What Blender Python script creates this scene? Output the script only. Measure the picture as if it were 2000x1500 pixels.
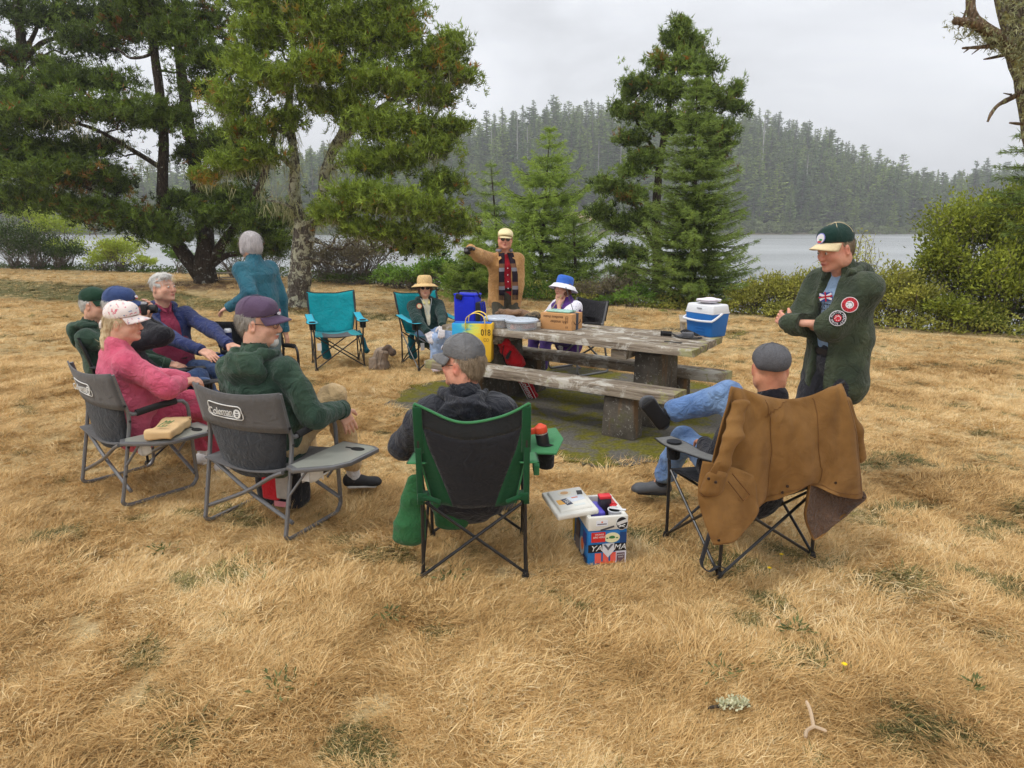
import bpy, bmesh, math, random
import numpy as np
from mathutils import Vector, Matrix

for o in list(bpy.data.objects):
    bpy.data.objects.remove(o, do_unlink=True)
scene = bpy.context.scene
COL = scene.collection
random.seed(7)
R = math.radians

# ------------------------------------------------------------------ camera
F, HOR, CAMH = 1330.0, 435.0, 1.75            # focal length in photo pixels, horizon row, eye height
PITCH = math.atan((750 - HOR) / F)
cd = bpy.data.cameras.new('camera')
cd.sensor_width = 36.0
cd.lens = 36.0 * F / 2000.0
cd.clip_start = 0.05
cd.clip_end = 3000
cam = bpy.data.objects.new('camera', cd)
COL.objects.link(cam)
cam.location = (0, 0, CAMH)
cam.rotation_euler = (math.pi / 2 - PITCH, 0, 0)
scene.camera = cam

# ------------------------------------------------------------------ sky and sun
SUN_EL, SUN_AZ = R(56), R(-60)                 # high, softened by cloud, from behind on the left
world = bpy.data.worlds.new('World')
scene.world = world
world.use_nodes = True
wn = world.node_tree
wn.nodes.clear()
def wnode(t, **k):
    n = wn.nodes.new(t)
    for a, b in k.items():
        setattr(n, a, b)
    return n
w_out = wnode('ShaderNodeOutputWorld')
w_bg = wnode('ShaderNodeBackground')
w_bg.inputs['Strength'].default_value = 0.1
w_sky = wnode('ShaderNodeTexSky', sky_type='NISHITA', sun_disc=False, sun_elevation=SUN_EL,
              sun_rotation=math.pi - SUN_AZ, air_density=1.0, dust_density=3.0)
w_tc = wnode('ShaderNodeTexCoord')
w_sep = wnode('ShaderNodeSeparateXYZ')
wn.links.new(w_tc.outputs['Generated'], w_sep.inputs[0])
w_ramp = wnode('ShaderNodeValToRGB')           # overcast: bright overhead, duller towards the horizon
cr = w_ramp.color_ramp
cr.elements[0].position = 0.0; cr.elements[0].color = (0.66, 0.675, 0.70, 1)
cr.elements[1].position = 1.0; cr.elements[1].color = (1.0, 1.0, 1.0, 1)
e = cr.elements.new(0.28); e.color = (0.62, 0.635, 0.665, 1)
wn.links.new(w_sep.outputs['Z'], w_ramp.inputs[0])
w_map = wnode('ShaderNodeMapping')
w_map.inputs['Scale'].default_value = (1.6, 1.6, 4.2)
w_map.inputs['Location'].default_value = (0.35, 0.2, 0.25)
wn.links.new(w_tc.outputs['Generated'], w_map.inputs[0])
w_noise = wnode('ShaderNodeTexNoise')
w_noise.inputs['Scale'].default_value = 1.5
w_noise.inputs['Detail'].default_value = 5
w_noise.inputs['Roughness'].default_value = 0.5
w_noise.inputs['Distortion'].default_value = 0.4
wn.links.new(w_map.outputs[0], w_noise.inputs['Vector'])
w_mr = wnode('ShaderNodeMapRange')
w_mr.inputs['From Min'].default_value = 0.3; w_mr.inputs['From Max'].default_value = 0.7
w_mr.inputs['To Min'].default_value = 12.6; w_mr.inputs['To Max'].default_value = 19.0
wn.links.new(w_noise.outputs['Fac'], w_mr.inputs['Value'])
w_mul = wnode('ShaderNodeVectorMath', operation='SCALE')
wn.links.new(w_ramp.outputs['Color'], w_mul.inputs[0])
wn.links.new(w_mr.outputs[0], w_mul.inputs['Scale'])
w_mix = wnode('ShaderNodeMix', data_type='RGBA')
w_mix.inputs['Factor'].default_value = 0.93
wn.links.new(w_sky.outputs['Color'], w_mix.inputs[6])
wn.links.new(w_mul.outputs[0], w_mix.inputs[7])
wn.links.new(w_mix.outputs[2], w_bg.inputs['Color'])
wn.links.new(w_bg.outputs[0], w_out.inputs['Surface'])

sd = bpy.data.lights.new('sun', 'SUN')
sd.energy = 1.5
sd.angle = R(10)
sd.color = (1.0, 0.965, 0.91)
sun = bpy.data.objects.new('sun', sd)
COL.objects.link(sun)
# direction towards the sun
_sd = Vector((math.sin(SUN_AZ) * math.cos(SUN_EL), -math.cos(SUN_AZ) * math.cos(SUN_EL), math.sin(SUN_EL)))
sun.rotation_euler = _sd.to_track_quat('Z', 'Y').to_euler()
sun.location = (0, 0, 30)

scene.view_settings.view_transform = 'Standard'
scene.view_settings.look = 'None'
scene.view_settings.exposure = 0.0
scene.view_settings.gamma = 1.0
scene.view_settings.use_curve_mapping = False
scene.cycles.use_denoising = True
scene.cycles.max_bounces = 6
scene.cycles.diffuse_bounces = 3
scene.cycles.glossy_bounces = 3
scene.cycles.transmission_bounces = 6
scene.cycles.transparent_max_bounces = 8
scene.cycles.volume_bounces = 0
scene.cycles.use_adaptive_sampling = True
scene.cycles.adaptive_threshold = 0.02

# ------------------------------------------------------------------ layout helpers
def G(px, py, z=0.0):
    """photo pixel -> point on the level z"""
    u, v = px - 1000, py - 750
    fw = F * math.cos(PITCH) - v * math.sin(PITCH)
    dn = F * math.sin(PITCH) + v * math.cos(PITCH)
    s = (CAMH - z) / dn
    return Vector((u * s, fw * s, z))
def W(px, py, d):
    """photo pixel at the distance d (metres along the ground) -> point"""
    u, v = px - 1000, py - 750
    fw = F * math.cos(PITCH) - v * math.sin(PITCH)
    dn = F * math.sin(PITCH) + v * math.cos(PITCH)
    return Vector((u * d / fw, d, CAMH - dn * d / fw))
def lin(r, g, b):
    f = lambda c: (c / 255 / 12.92) if c / 255 <= 0.04045 else ((c / 255 + 0.055) / 1.055) ** 2.4
    return (f(r), f(g), f(b), 1.0)
def rgb(r, g, b):
    return (r, g, b, 1.0)

# ------------------------------------------------------------------ object helpers
def props(o, label=None, cat=None, group=None, kind=None):
    if label: o['label'] = label
    if cat: o['category'] = cat
    if group: o['group'] = group
    if kind: o['kind'] = kind
    return o
def thing(name, label, cat, loc=(0, 0, 0), rz=0.0, group=None):
    o = bpy.data.objects.new(name, None)
    o.empty_display_size = 0.2
    COL.objects.link(o)
    o.location = loc
    o.rotation_euler = (0, 0, rz)
    return props(o, label, cat, group)
def link(name, me, parent=None):
    o = bpy.data.objects.new(name, me)
    COL.objects.link(o)
    if parent is not None:
        o.parent = parent
    return o
def npmesh(name, V, Fc, mats, smooth=True, mi=None, col=None):
    """mesh from numpy arrays: V (n,3); Fc (m,3) or (m,4)"""
    V = np.asarray(V, np.float32); Fc = np.asarray(Fc, np.int32)
    me = bpy.data.meshes.new(name)
    k = Fc.shape[1]
    me.vertices.add(len(V)); me.vertices.foreach_set('co', V.ravel())
    me.loops.add(Fc.size); me.loops.foreach_set('vertex_index', Fc.ravel())
    me.polygons.add(len(Fc))
    me.polygons.foreach_set('loop_start', np.arange(0, Fc.size, k, dtype=np.int32))
    me.polygons.foreach_set('loop_total', np.full(len(Fc), k, np.int32))
    if mi is not None:
        me.polygons.foreach_set('material_index', np.asarray(mi, np.int32))
    for m in mats: me.materials.append(m)
    if col is not None:
        a = me.color_attributes.new('Col', 'FLOAT_COLOR', 'POINT')
        c = np.ones((len(V), 4), np.float32); c[:, :np.asarray(col).shape[1]] = col
        a.data.foreach_set('color', c.ravel())
    me.polygons.foreach_set('use_smooth', np.full(len(Fc), smooth, bool))
    me.update(calc_edges=True)
    return me

class MB:
    """collects boxes, tubes, sheets and lathes; obj() links them as ONE mesh object"""
    def __init__(s):
        s.v, s.f, s.m = [], [], []
    def add(s, V, Fs, m=0):
        o = len(s.v)
        s.v += [tuple(p) for p in V]
        s.f += [tuple(i + o for i in f) for f in Fs]
        s.m += [m] * len(Fs)
        return s
    def box(s, c, size, rot=None, m=0, taper=(1, 1)):
        hx, hy, hz = size[0] / 2, size[1] / 2, size[2] / 2
        c = Vector(c); V = []
        for z in (-1, 1):
            tx, ty = taper if z > 0 else (1, 1)
            for x, y in ((-1, -1), (1, -1), (1, 1), (-1, 1)):
                p = Vector((x * hx * tx, y * hy * ty, z * hz))
                if rot is not None: p = rot @ p
                V.append(c + p)
        return s.add(V, [(3, 2, 1, 0), (4, 5, 6, 7), (0, 1, 5, 4), (1, 2, 6, 5), (2, 3, 7, 6), (3, 0, 4, 7)], m)
    def tube(s, pts, r, n=8, caps=True, m=0, flat=None):
        pts = [Vector(p) for p in pts]
        rs = r if isinstance(r, (list, tuple)) else [r] * len(pts)
        V, Fs = [], []
        prev = None
        for i, p in enumerate(pts):
            t = (pts[min(i + 1, len(pts) - 1)] - pts[max(i - 1, 0)])
            if t.length < 1e-9: t = Vector((0, 0, 1))
            t.normalize()
            if prev is None:
                a = Vector((0, 0, 1)) if abs(t.z) < 0.9 else Vector((1, 0, 0))
                x = t.cross(a).normalized()
            else:
                x = (prev - t * prev.dot(t))
                if x.length < 1e-6: x = t.orthogonal()
                x.normalize()
            prev = x
            y = t.cross(x)
            for k in range(n):
                an = 2 * math.pi * k / n
                fl = flat if flat else 1.0
                V.append(p + (x * math.cos(an) + y * math.sin(an) * fl) * rs[i])
        for i in range(len(pts) - 1):
            for k in range(n):
                k2 = (k + 1) % n
                Fs.append((i * n + k, i * n + k2, (i + 1) * n + k2, (i + 1) * n + k))
        if caps:
            Fs.append(tuple(range(n - 1, -1, -1)))
            Fs.append(tuple((len(pts) - 1) * n + k for k in range(n)))
        return s.add(V, Fs, m)
    def lathe(s, prof, n=20, c=(0, 0, 0), m=0, sx=1.0, sy=1.0, rot=None, wob=None):
        c = Vector(c); V, Fs = [], []
        for (r, z) in prof:
            for k in range(n):
                a = 2 * math.pi * k / n
                rr = r * (wob(a, z) if wob else 1.0)
                p = Vector((rr * math.cos(a) * sx, rr * math.sin(a) * sy, z))
                if rot is not None: p = rot @ p
                V.append(c + p)
        for i in range(len(prof) - 1):
            for k in range(n):
                k2 = (k + 1) % n
                Fs.append((i * n + k, i * n + k2, (i + 1) * n + k2, (i + 1) * n + k))
        if prof[0][0] > 1e-5: Fs.append(tuple(range(n - 1, -1, -1)))
        if prof[-1][0] > 1e-5: Fs.append(tuple((len(prof) - 1) * n + k for k in range(n)))
        return s.add(V, Fs, m)
    def grid(s, P, m=0, flip=False):
        nu, nv = len(P), len(P[0])
        V = [p for row in P for p in row]
        Fs = []
        for i in range(nu - 1):
            for j in range(nv - 1):
                q = (i * nv + j, (i + 1) * nv + j, (i + 1) * nv + j + 1, i * nv + j + 1)
                Fs.append(q[::-1] if flip else q)
        return s.add(V, Fs, m)
    def poly(s, pts, m=0):
        return s.add(pts, [tuple(range(len(pts)))], m)
    def prism(s, pts, off, m=0):
        """closed outline extruded along off"""
        n = len(pts); off = Vector(off)
        V = [Vector(p) for p in pts] + [Vector(p) + off for p in pts]
        Fs = [tuple(range(n - 1, -1, -1)), tuple(range(n, 2 * n))]
        Fs += [(i, (i + 1) % n, n + (i + 1) % n, n + i) for i in range(n)]
        return s.add(V, Fs, m)
    def mesh(s, name, mats, smooth=True, bevel=0.0, seg=2, angle=40):
        me = bpy.data.meshes.new(name)
        me.from_pydata(s.v, [], s.f)
        for m in (mats if isinstance(mats, (list, tuple)) else [mats]): me.materials.append(m)
        me.polygons.foreach_set('material_index', s.m)
        bm = bmesh.new(); bm.from_mesh(me)
        bmesh.ops.remove_doubles(bm, verts=bm.verts, dist=1e-5)
        bmesh.ops.recalc_face_normals(bm, faces=bm.faces)
        if bevel > 0:
            ed = [e for e in bm.edges if len(e.link_faces) == 2 and e.calc_face_angle(0) > R(35)]
            if ed:
                bmesh.ops.bevel(bm, geom=ed, offset=bevel, segments=seg, affect='EDGES', profile=0.5)
        if smooth:
            for f in bm.faces: f.smooth = True
            for e in bm.edges:
                if len(e.link_faces) == 2 and e.calc_face_angle(0) > R(angle): e.smooth = False
        bm.to_mesh(me); bm.free()
        return me
    def obj(s, name, mats, parent=None, smooth=True, bevel=0.0, seg=2, angle=40, solid=0.0, sub=0):
        o = link(name, s.mesh(name, mats, smooth, bevel, seg, angle), parent)
        if sub:
            mo = o.modifiers.new('sub', 'SUBSURF'); mo.levels = sub; mo.render_levels = sub
        if solid:
            mo = o.modifiers.new('solid', 'SOLIDIFY'); mo.thickness = solid; mo.offset = 0
        return o

def text(name, body, mat, parent, size, M4, extrude=0.0008, shear=0.0, sx=1.0, align='CENTER', space=1.0):
    cu = bpy.data.curves.new(name, 'FONT')
    cu.body = body; cu.size = size; cu.extrude = extrude; cu.shear = shear
    cu.align_x = align; cu.align_y = 'CENTER'; cu.space_character = space
    cu.materials.append(mat)
    tmp = bpy.data.objects.new(name, cu)
    me = bpy.data.meshes.new_from_object(tmp)
    bpy.data.objects.remove(tmp); bpy.data.curves.remove(cu)
    me.name = name
    if not len(me.materials): me.materials.append(mat)
    o = link(name, me, parent)
    o.matrix_basis = M4 @ Matrix.Diagonal((sx, 1, 1, 1))
    return o
def arc_text(name, body, mat, parent, size, M4, rad, a0, a1, th=.0004):
    """letters set round a circle (angles in degrees, clockwise from a0 to a1), joined into one mesh"""
    V, Fs = [], []
    n = len(body); flip = a1 > a0
    for i, ch in enumerate(body):
        if ch == ' ': continue
        cu = bpy.data.curves.new('l', 'FONT'); cu.body = ch; cu.size = size; cu.extrude = th; cu.align_x = 'CENTER'; cu.align_y = 'CENTER'; cu.resolution_u = 2
        tmp = bpy.data.objects.new('l', cu); me = bpy.data.meshes.new_from_object(tmp)
        a = R(a0 + (a1 - a0) * (i + .5) / n)
        X = Matrix.Translation((rad * math.cos(a), rad * math.sin(a), 0)) @ Matrix.Rotation(a + (math.pi / 2 if flip else -math.pi / 2), 4, 'Z')
        o = len(V); V += [M4 @ X @ v.co for v in me.vertices]; Fs += [tuple(k + o for k in p.vertices) for p in me.polygons]
        bpy.data.objects.remove(tmp); bpy.data.curves.remove(cu); bpy.data.meshes.remove(me)
    me = bpy.data.meshes.new(name); me.from_pydata([tuple(v) for v in V], [], Fs); me.materials.append(mat)
    return link(name, me, parent)
def frame(o, x, z):
    """matrix with local X along x, local Z along z, origin o"""
    x = Vector(x).normalized(); z = Vector(z); z = (z - x * z.dot(x)).normalized(); y = z.cross(x)
    return Matrix(((x.x, y.x, z.x, o[0]), (x.y, y.y, z.y, o[1]), (x.z, y.z, z.z, o[2]), (0, 0, 0, 1)))
def copy_tree(o, parent=None):
    c = o.copy(); COL.objects.link(c); c.parent = parent
    for ch in list(o.children): copy_tree(ch, c)
    return c

# ------------------------------------------------------------------ materials
def nodes(name):
    m = bpy.data.materials.new(name); m.use_nodes = True
    nt = m.node_tree; nt.nodes.clear()
    out = nt.nodes.new('ShaderNodeOutputMaterial')
    return m, nt, out
def N(nt, t, ins=None, **k):
    n = nt.nodes.new(t)
    for a, b in k.items(): setattr(n, a, b)
    for a, b in (ins or {}).items():
        if hasattr(b, 'is_linked') or isinstance(b, bpy.types.NodeSocket): nt.links.new(b, n.inputs[a])
        else: n.inputs[a].default_value = b
    return n
def noise(nt, vec, scale, detail=3.0, rough=0.5, dist=0.0):
    n = N(nt, 'ShaderNodeTexNoise', {'Scale': scale, 'Detail': detail, 'Roughness': rough, 'Distortion': dist})
    if vec is not None: nt.links.new(vec, n.inputs['Vector'])
    return n.outputs['Fac']
def ramp(nt, fac, stops):
    n = N(nt, 'ShaderNodeValToRGB'); nt.links.new(fac, n.inputs[0])
    el = n.color_ramp.elements
    while len(el) < len(stops): el.new(0.5)
    for e_, (p, c) in zip(el, stops):
        e_.position = p; e_.color = c if len(c) == 4 else (*c, 1)
    return n.outputs['Color']
def mix(nt, fac, a, b, bt='MIX'):
    n = N(nt, 'ShaderNodeMix', data_type='RGBA', blend_type=bt)
    for i, x in ((0, fac), (6, a), (7, b)):
        if isinstance(x, bpy.types.NodeSocket): nt.links.new(x, n.inputs[i])
        else: n.inputs[i].default_value = x
    return n.outputs[2]
def mrange(nt, v, a, b, c=0.0, d=1.0):
    return N(nt, 'ShaderNodeMapRange', {'Value': v, 'From Min': a, 'From Max': b, 'To Min': c, 'To Max': d}).outputs[0]
def bump(nt, h, strength=0.3, dist=0.01):
    return N(nt, 'ShaderNodeBump', {'Height': h, 'Strength': strength, 'Distance': dist}).outputs[0]
def bsdf(nt, out, col, rough=0.7, spec=0.3, normal=None, metal=0.0, sheen=0.0, trans=0.0, alpha=None):
    b = N(nt, 'ShaderNodeBsdfPrincipled')
    for k, x in (('Base Color', col), ('Roughness', rough), ('Normal', normal), ('Metallic', metal),
                 ('Specular IOR Level', spec), ('Sheen Weight', sheen), ('Transmission Weight', trans)):
        if x is None: continue
        if isinstance(x, bpy.types.NodeSocket): nt.links.new(x, b.inputs[k])
        else: b.inputs[k].default_value = x
    if out is not None: nt.links.new(b.outputs[0], out.inputs['Surface'])
    return b
def sc(c, k): return (min(c[0] * k, 1), min(c[1] * k, 1), min(c[2] * k, 1), 1)

_MC = {}
def fabric(name, c, var=0.18, scale=9, weave=900, bmp=0.25, rough=0.9, sheen=0.15, wrinkle=0.35, wscale=14, fade=None):
    """cloth: slight blotchy wear, fine weave and soft creases in the relief"""
    if name in _MC: return _MC[name]
    m, nt, out = nodes(name)
    tc = N(nt, 'ShaderNodeTexCoord').outputs['Object']
    n1 = noise(nt, tc, scale, 4, 0.6)
    col = mix(nt, mrange(nt, n1, 0.3, 0.7), sc(c, 1 - var), sc(c, 1 + var))
    if fade is not None:
        n3 = noise(nt, tc, 4.5, 3, 0.6)
        col = mix(nt, mrange(nt, n3, 0.42, 0.68), col, fade)
    n2 = noise(nt, tc, weave, 2, 0.6)
    col = mix(nt, 0.25, col, mix(nt, mrange(nt, n2, 0.3, 0.7), sc(c, 0.6), sc(c, 1.35)))
    w = noise(nt, tc, wscale, 4, 0.6, 1.6)
    w2 = noise(nt, tc, wscale * 3.3, 3, 0.6, 2.0)
    b0 = bump(nt, w2, wrinkle * 0.5, 0.007)
    b1 = N(nt, 'ShaderNodeBump', {'Height': w, 'Strength': min(wrinkle * 1.5, 1), 'Distance': 0.035, 'Normal': b0}).outputs[0]
    b2 = N(nt, 'ShaderNodeBump', {'Height': n2, 'Strength': bmp, 'Distance': 0.002, 'Normal': b1}).outputs[0]
    bsdf(nt, out, col, rough, 0.2, b2, sheen=sheen)
    _MC[name] = m
    return m
def plain(name, c, rough=0.5, var=0.08, scale=20, spec=0.4, metal=0.0, bmp=0.05, bscale=120):
    if name in _MC: return _MC[name]
    m, nt, out = nodes(name)
    tc = N(nt, 'ShaderNodeTexCoord').outputs['Object']
    n1 = noise(nt, tc, scale, 4, 0.6)
    col = mix(nt, mrange(nt, n1, 0.3, 0.7), sc(c, 1 - var), sc(c, 1 + var))
    n2 = noise(nt, tc, bscale, 2)
    rg = mrange(nt, n1, 0.2, 0.8, max(rough - 0.1, 0.02), min(rough + 0.1, 1))
    bsdf(nt, out, col, rg, spec, bump(nt, n2, bmp, 0.004), metal)
    _MC[name] = m
    return m
def leafmat(name, c1, c2, dead=None, rough=0.55, trans=0.25, dark=None):
    """foliage: colour from the vertex attribute Col.r (clump) with leaf-to-leaf noise; some light passes through"""
    if name in _MC: return _MC[name]
    m, nt, out = nodes(name)
    at = N(nt, 'ShaderNodeAttribute', attribute_name='Col')
    sp = N(nt, 'ShaderNodeSeparateColor'); nt.links.new(at.outputs['Color'], sp.inputs[0])
    col = mix(nt, sp.outputs[0], c1, c2)
    if dead is not None:
        col = mix(nt, sp.outputs[1], col, dead)
    b = bsdf(nt, None, col, rough, 0.25)
    t = N(nt, 'ShaderNodeBsdfTranslucent', {'Color': col})
    ms = N(nt, 'ShaderNodeMixShader', {0: trans})
    nt.links.new(b.outputs[0], ms.inputs[1]); nt.links.new(t.outputs[0], ms.inputs[2])
    nt.links.new(ms.outputs[0], out.inputs['Surface'])
    _MC[name] = m
    return m
def barkmat(name, c1, c2, lichen=None, ls=7.0, lt=0.56):
    if name in _MC: return _MC[name]
    m, nt, out = nodes(name)
    tc = N(nt, 'ShaderNodeTexCoord').outputs['Object']
    mp = N(nt, 'ShaderNodeMapping', {'Vector': tc, 'Scale': (9, 9, 2.2)}).outputs[0]
    v = N(nt, 'ShaderNodeTexVoronoi', {'Vector': mp, 'Scale': 3.0}, feature='DISTANCE_TO_EDGE').outputs['Distance']
    n1 = noise(nt, mp, 2.5, 5, 0.65)
    h = mix(nt, 0.5, mrange(nt, v, 0, 0.3), n1)
    col = ramp(nt, n1, [(0.25, c1), (0.75, c2)])
    col = mix(nt, mrange(nt, v, 0.0, 0.18, 0.65, 0.0), col, sc(c1, 0.5))
    if lichen is not None:
        n2 = noise(nt, tc, ls, 5, 0.7, 0.5)
        col = mix(nt, mrange(nt, n2, lt, lt + 0.07), col, lichen)
        n3 = noise(nt, tc, ls * 2.3, 4, 0.7)
        col = mix(nt, mrange(nt, n3, 0.6, 0.66, 0, 0.85), col, (0.42, 0.43, 0.38, 1))
    bsdf(nt, out, col, 0.95, 0.1, bump(nt, h, 0.9, 0.03))
    _MC[name] = m
    return m

# ------------------------------------------------------------------ soft bodies: smooth unions of limbs, meshed with surface nets
def _n(a): return np.asarray(a, np.float32)
def surfnet(D, org, h):
    ins = D < 0
    n0, n1, n2 = D.shape
    cnt = np.zeros((n0 - 1, n1 - 1, n2 - 1), np.int8)
    C8 = [(i, j, k) for i in (0, 1) for j in (0, 1) for k in (0, 1)]
    for i, j, k in C8:
        cnt += ins[i:n0 - 1 + i, j:n1 - 1 + j, k:n2 - 1 + k]
    act = (cnt > 0) & (cnt < 8)
    idx = np.full(act.shape, -1, np.int32)
    ai = np.argwhere(act)
    idx[act] = np.arange(len(ai), dtype=np.int32)
    vals = np.stack([D[ai[:, 0] + i, ai[:, 1] + j, ai[:, 2] + k] for i, j, k in C8], 1)
    acc = np.zeros((len(ai), 3), np.float32); c = np.zeros(len(ai), np.float32)
    for a in range(8):
        for b in range(a + 1, 8):
            ca, cb = np.array(C8[a]), np.array(C8[b])
            if np.abs(ca - cb).sum() != 1: continue
            da, db = vals[:, a], vals[:, b]
            cr = (da < 0) != (db < 0)
            t = np.where(cr, da / np.where(cr, da - db, 1), 0)
            acc += np.where(cr[:, None], ca + t[:, None] * (cb - ca), 0)
            c += cr
    V = (acc / c[:, None] + ai) * h + org
    Q = []
    sx = ins[:-1] != ins[1:]
    i, j, k = np.nonzero(sx[:, 1:-1, 1:-1]); j = j + 1; k = k + 1
    q = np.stack([idx[i, j - 1, k - 1], idx[i, j, k - 1], idx[i, j, k], idx[i, j - 1, k]], 1)
    fl = ins[i, j, k]; q[~fl] = q[~fl][:, ::-1]; Q.append(q)
    sy = ins[:, :-1] != ins[:, 1:]
    i, j, k = np.nonzero(sy[1:-1, :, 1:-1]); i = i + 1; k = k + 1
    q = np.stack([idx[i - 1, j, k - 1], idx[i - 1, j, k], idx[i, j, k], idx[i, j, k - 1]], 1)
    fl = ins[i, j, k]; q[~fl] = q[~fl][:, ::-1]; Q.append(q)
    sz = ins[:, :, :-1] != ins[:, :, 1:]
    i, j, k = np.nonzero(sz[1:-1, 1:-1, :]); i = i + 1; j = j + 1
    q = np.stack([idx[i - 1, j - 1, k], idx[i, j - 1, k], idx[i, j, k], idx[i - 1, j, k]], 1)
    fl = ins[i, j, k]; q[~fl] = q[~fl][:, ::-1]; Q.append(q)
    Q = np.concatenate(Q)
    return V, Q[(Q >= 0).all(1)]

def folds(p, f, seed, amp, octs=7):
    """creases: sums of warped waves in random directions"""
    rg = np.random.RandomState(seed)
    t = np.zeros(len(p), np.float32)
    for i in range(octs):
        d = rg.randn(3); d /= np.linalg.norm(d)
        e = rg.randn(3); e /= np.linalg.norm(e)
        ff = f * rg.uniform(0.6, 1.8)
        ph = p @ d * ff * 6.28 + rg.rand() * 6.28 + 1.8 * np.sin(p @ e * ff * 3.3 + rg.rand() * 6.28)
        t += (1 - 2 * np.abs(np.sin(ph * 0.5))) / (1 + 0.35 * i)
    return t * amp / 2.2

class SDF:
    def __init__(s, h=0.01):
        s.h = h; s.p = []; s.fold = []
    def _push(s, fn, lo, hi, k, op):
        s.p.append((fn, _n(lo), _n(hi), k, op)); return s
    def cap(s, a, b, ra, rb=None, k=0.025, op='u'):
        a, b = _n(a), _n(b); rb = ra if rb is None else rb
        ab = b - a; L = max(float(ab @ ab), 1e-9)
        def fn(P):
            q = P - a
            t = np.clip(q @ ab / L, 0, 1)
            return np.sqrt(((q - t[..., None] * ab) ** 2).sum(-1)) - (ra + (rb - ra) * t)
        r = max(ra, rb)
        return s._push(fn, np.minimum(a, b) - r, np.maximum(a, b) + r, k, op)
    def chain(s, pts, rs, k=0.02, op='u'):
        for i in range(len(pts) - 1): s.cap(pts[i], pts[i + 1], rs[i], rs[i + 1], k, op)
        return s
    def ecap(s, a, b, X, ra, rb, k=0.03, op='u'):
        """capsule of elliptic section: ra, rb = (along X, across X)"""
        a, b, X = _n(a), _n(b), _n(X); X = X / np.linalg.norm(X)
        ab = b - a; L = max(float(ab @ ab), 1e-9)
        def fn(P):
            q = P - a
            t = np.clip(q @ ab / L, 0, 1)
            q = q - t[..., None] * ab
            qx = q @ X
            rest = np.maximum((q ** 2).sum(-1) - qx ** 2, 0)
            rx = ra[0] + (rb[0] - ra[0]) * t; ry = ra[1] + (rb[1] - ra[1]) * t
            k0 = np.sqrt((qx / rx) ** 2 + rest / ry ** 2 + 1e-9)
            k1 = np.sqrt((qx / rx ** 2) ** 2 + rest / ry ** 4 + 1e-9)
            return k0 * (k0 - 1) / k1
        r = max(*ra, *rb)
        return s._push(fn, np.minimum(a, b) - r, np.maximum(a, b) + r, k, op)
    def ell(s, c, r, M=None, k=0.02, op='u'):
        c, r = _n(c), _n(r)
        Mi = None if M is None else _n(np.array(M.to_3x3()))      # columns = local axes
        def fn(P):
            q = P - c
            if Mi is not None: q = q @ Mi
            k0 = np.sqrt(((q / r) ** 2).sum(-1) + 1e-9)
            k1 = np.sqrt(((q / r ** 2) ** 2).sum(-1) + 1e-9)
            return k0 * (k0 - 1) / k1
        m = float(r.max()) if Mi is not None else r
        return s._push(fn, c - m, c + m, k, op)
    def box(s, c, hs, M=None, rd=0.01, k=0.02, op='u'):
        c, hs = _n(c), _n(hs)
        Mi = None if M is None else _n(np.array(M.to_3x3()))
        def fn(P):
            q = P - c
            if Mi is not None: q = q @ Mi
            q = np.abs(q) - (hs - rd)
            return np.sqrt((np.maximum(q, 0) ** 2).sum(-1)) + np.minimum(q.max(-1), 0) - rd
        m = float(np.linalg.norm(hs)) if Mi is not None else hs
        return s._push(fn, c - m, c + m, k, op)
    def cut(s, pt, nrm, k=0.006):
        """removes what lies on the side of nrm"""
        pt, nrm = _n(pt), _n(nrm); nrm = nrm / np.linalg.norm(nrm)
        return s._push(lambda P: -((P - pt) @ nrm), None, None, k, 'p') if False else s._pl(pt, nrm, k)
    def _pl(s, pt, nrm, k):
        s.p.append((lambda P: -((P - pt) @ nrm), None, None, k, 's')); return s
    def build(s):
        h = s.h
        ad = [q for q in s.p if q[4] == 'u']
        lo = np.min([q[1] for q in ad], 0) - 3 * h - 0.01
        hi = np.max([q[2] for q in ad], 0) + 3 * h + 0.01
        n = np.ceil((hi - lo) / h).astype(int) + 1
        D = np.full(n, 1.0, np.float32)
        ax = [lo[i] + h * np.arange(n[i], dtype=np.float32) for i in range(3)]
        for fn, a, b, k, op in s.p:
            if a is None: i0, i1 = np.zeros(3, int), n
            else:
                i0 = np.clip(np.floor((a - k - 3 * h - lo) / h).astype(int), 0, n)
                i1 = np.clip(np.ceil((b + k + 3 * h - lo) / h).astype(int) + 1, 0, n)
            if (i1 <= i0).any(): continue
            sl = tuple(slice(i0[q], i1[q]) for q in range(3))
            P = np.stack(np.meshgrid(ax[0][sl[0]], ax[1][sl[1]], ax[2][sl[2]], indexing='ij'), -1)
            d = fn(P)
            cur = D[sl]
            if op == 'u':
                m = np.maximum(k - np.abs(cur - d), 0) / k
                D[sl] = np.minimum(cur, d) - m * m * k / 4
            else:
                d = -d
                m = np.maximum(k - np.abs(cur - d), 0) / k
                D[sl] = np.maximum(cur, d) + m * m * k / 4
        V, Q = surfnet(D, lo.astype(np.float32), h)
        if s.fold:
            g = np.stack(np.gradient(D), -1)
            gi = np.clip(np.round((V - lo) / h).astype(int), 0, n - 1)
            nr = g[gi[:, 0], gi[:, 1], gi[:, 2]]; nr /= np.linalg.norm(nr, axis=1)[:, None] + 1e-9
            for f, seed, amp, mask in s.fold:
                w = folds(V, f, seed, amp)
                if mask is not None: w = w * mask(V)
                V = V + nr * w[:, None]
        return V, Q
    def wrinkle(s, f, amp, seed=1, mask=None):
        s.fold.append((f, seed, amp, mask)); return s
    def obj(s, name, mat, parent, col=None):
        V, Q = s.build()
        c = col(V) if col else None
        return link(name, npmesh(name, V, Q, mat if isinstance(mat, list) else [mat], True, None, c), parent)

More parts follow.
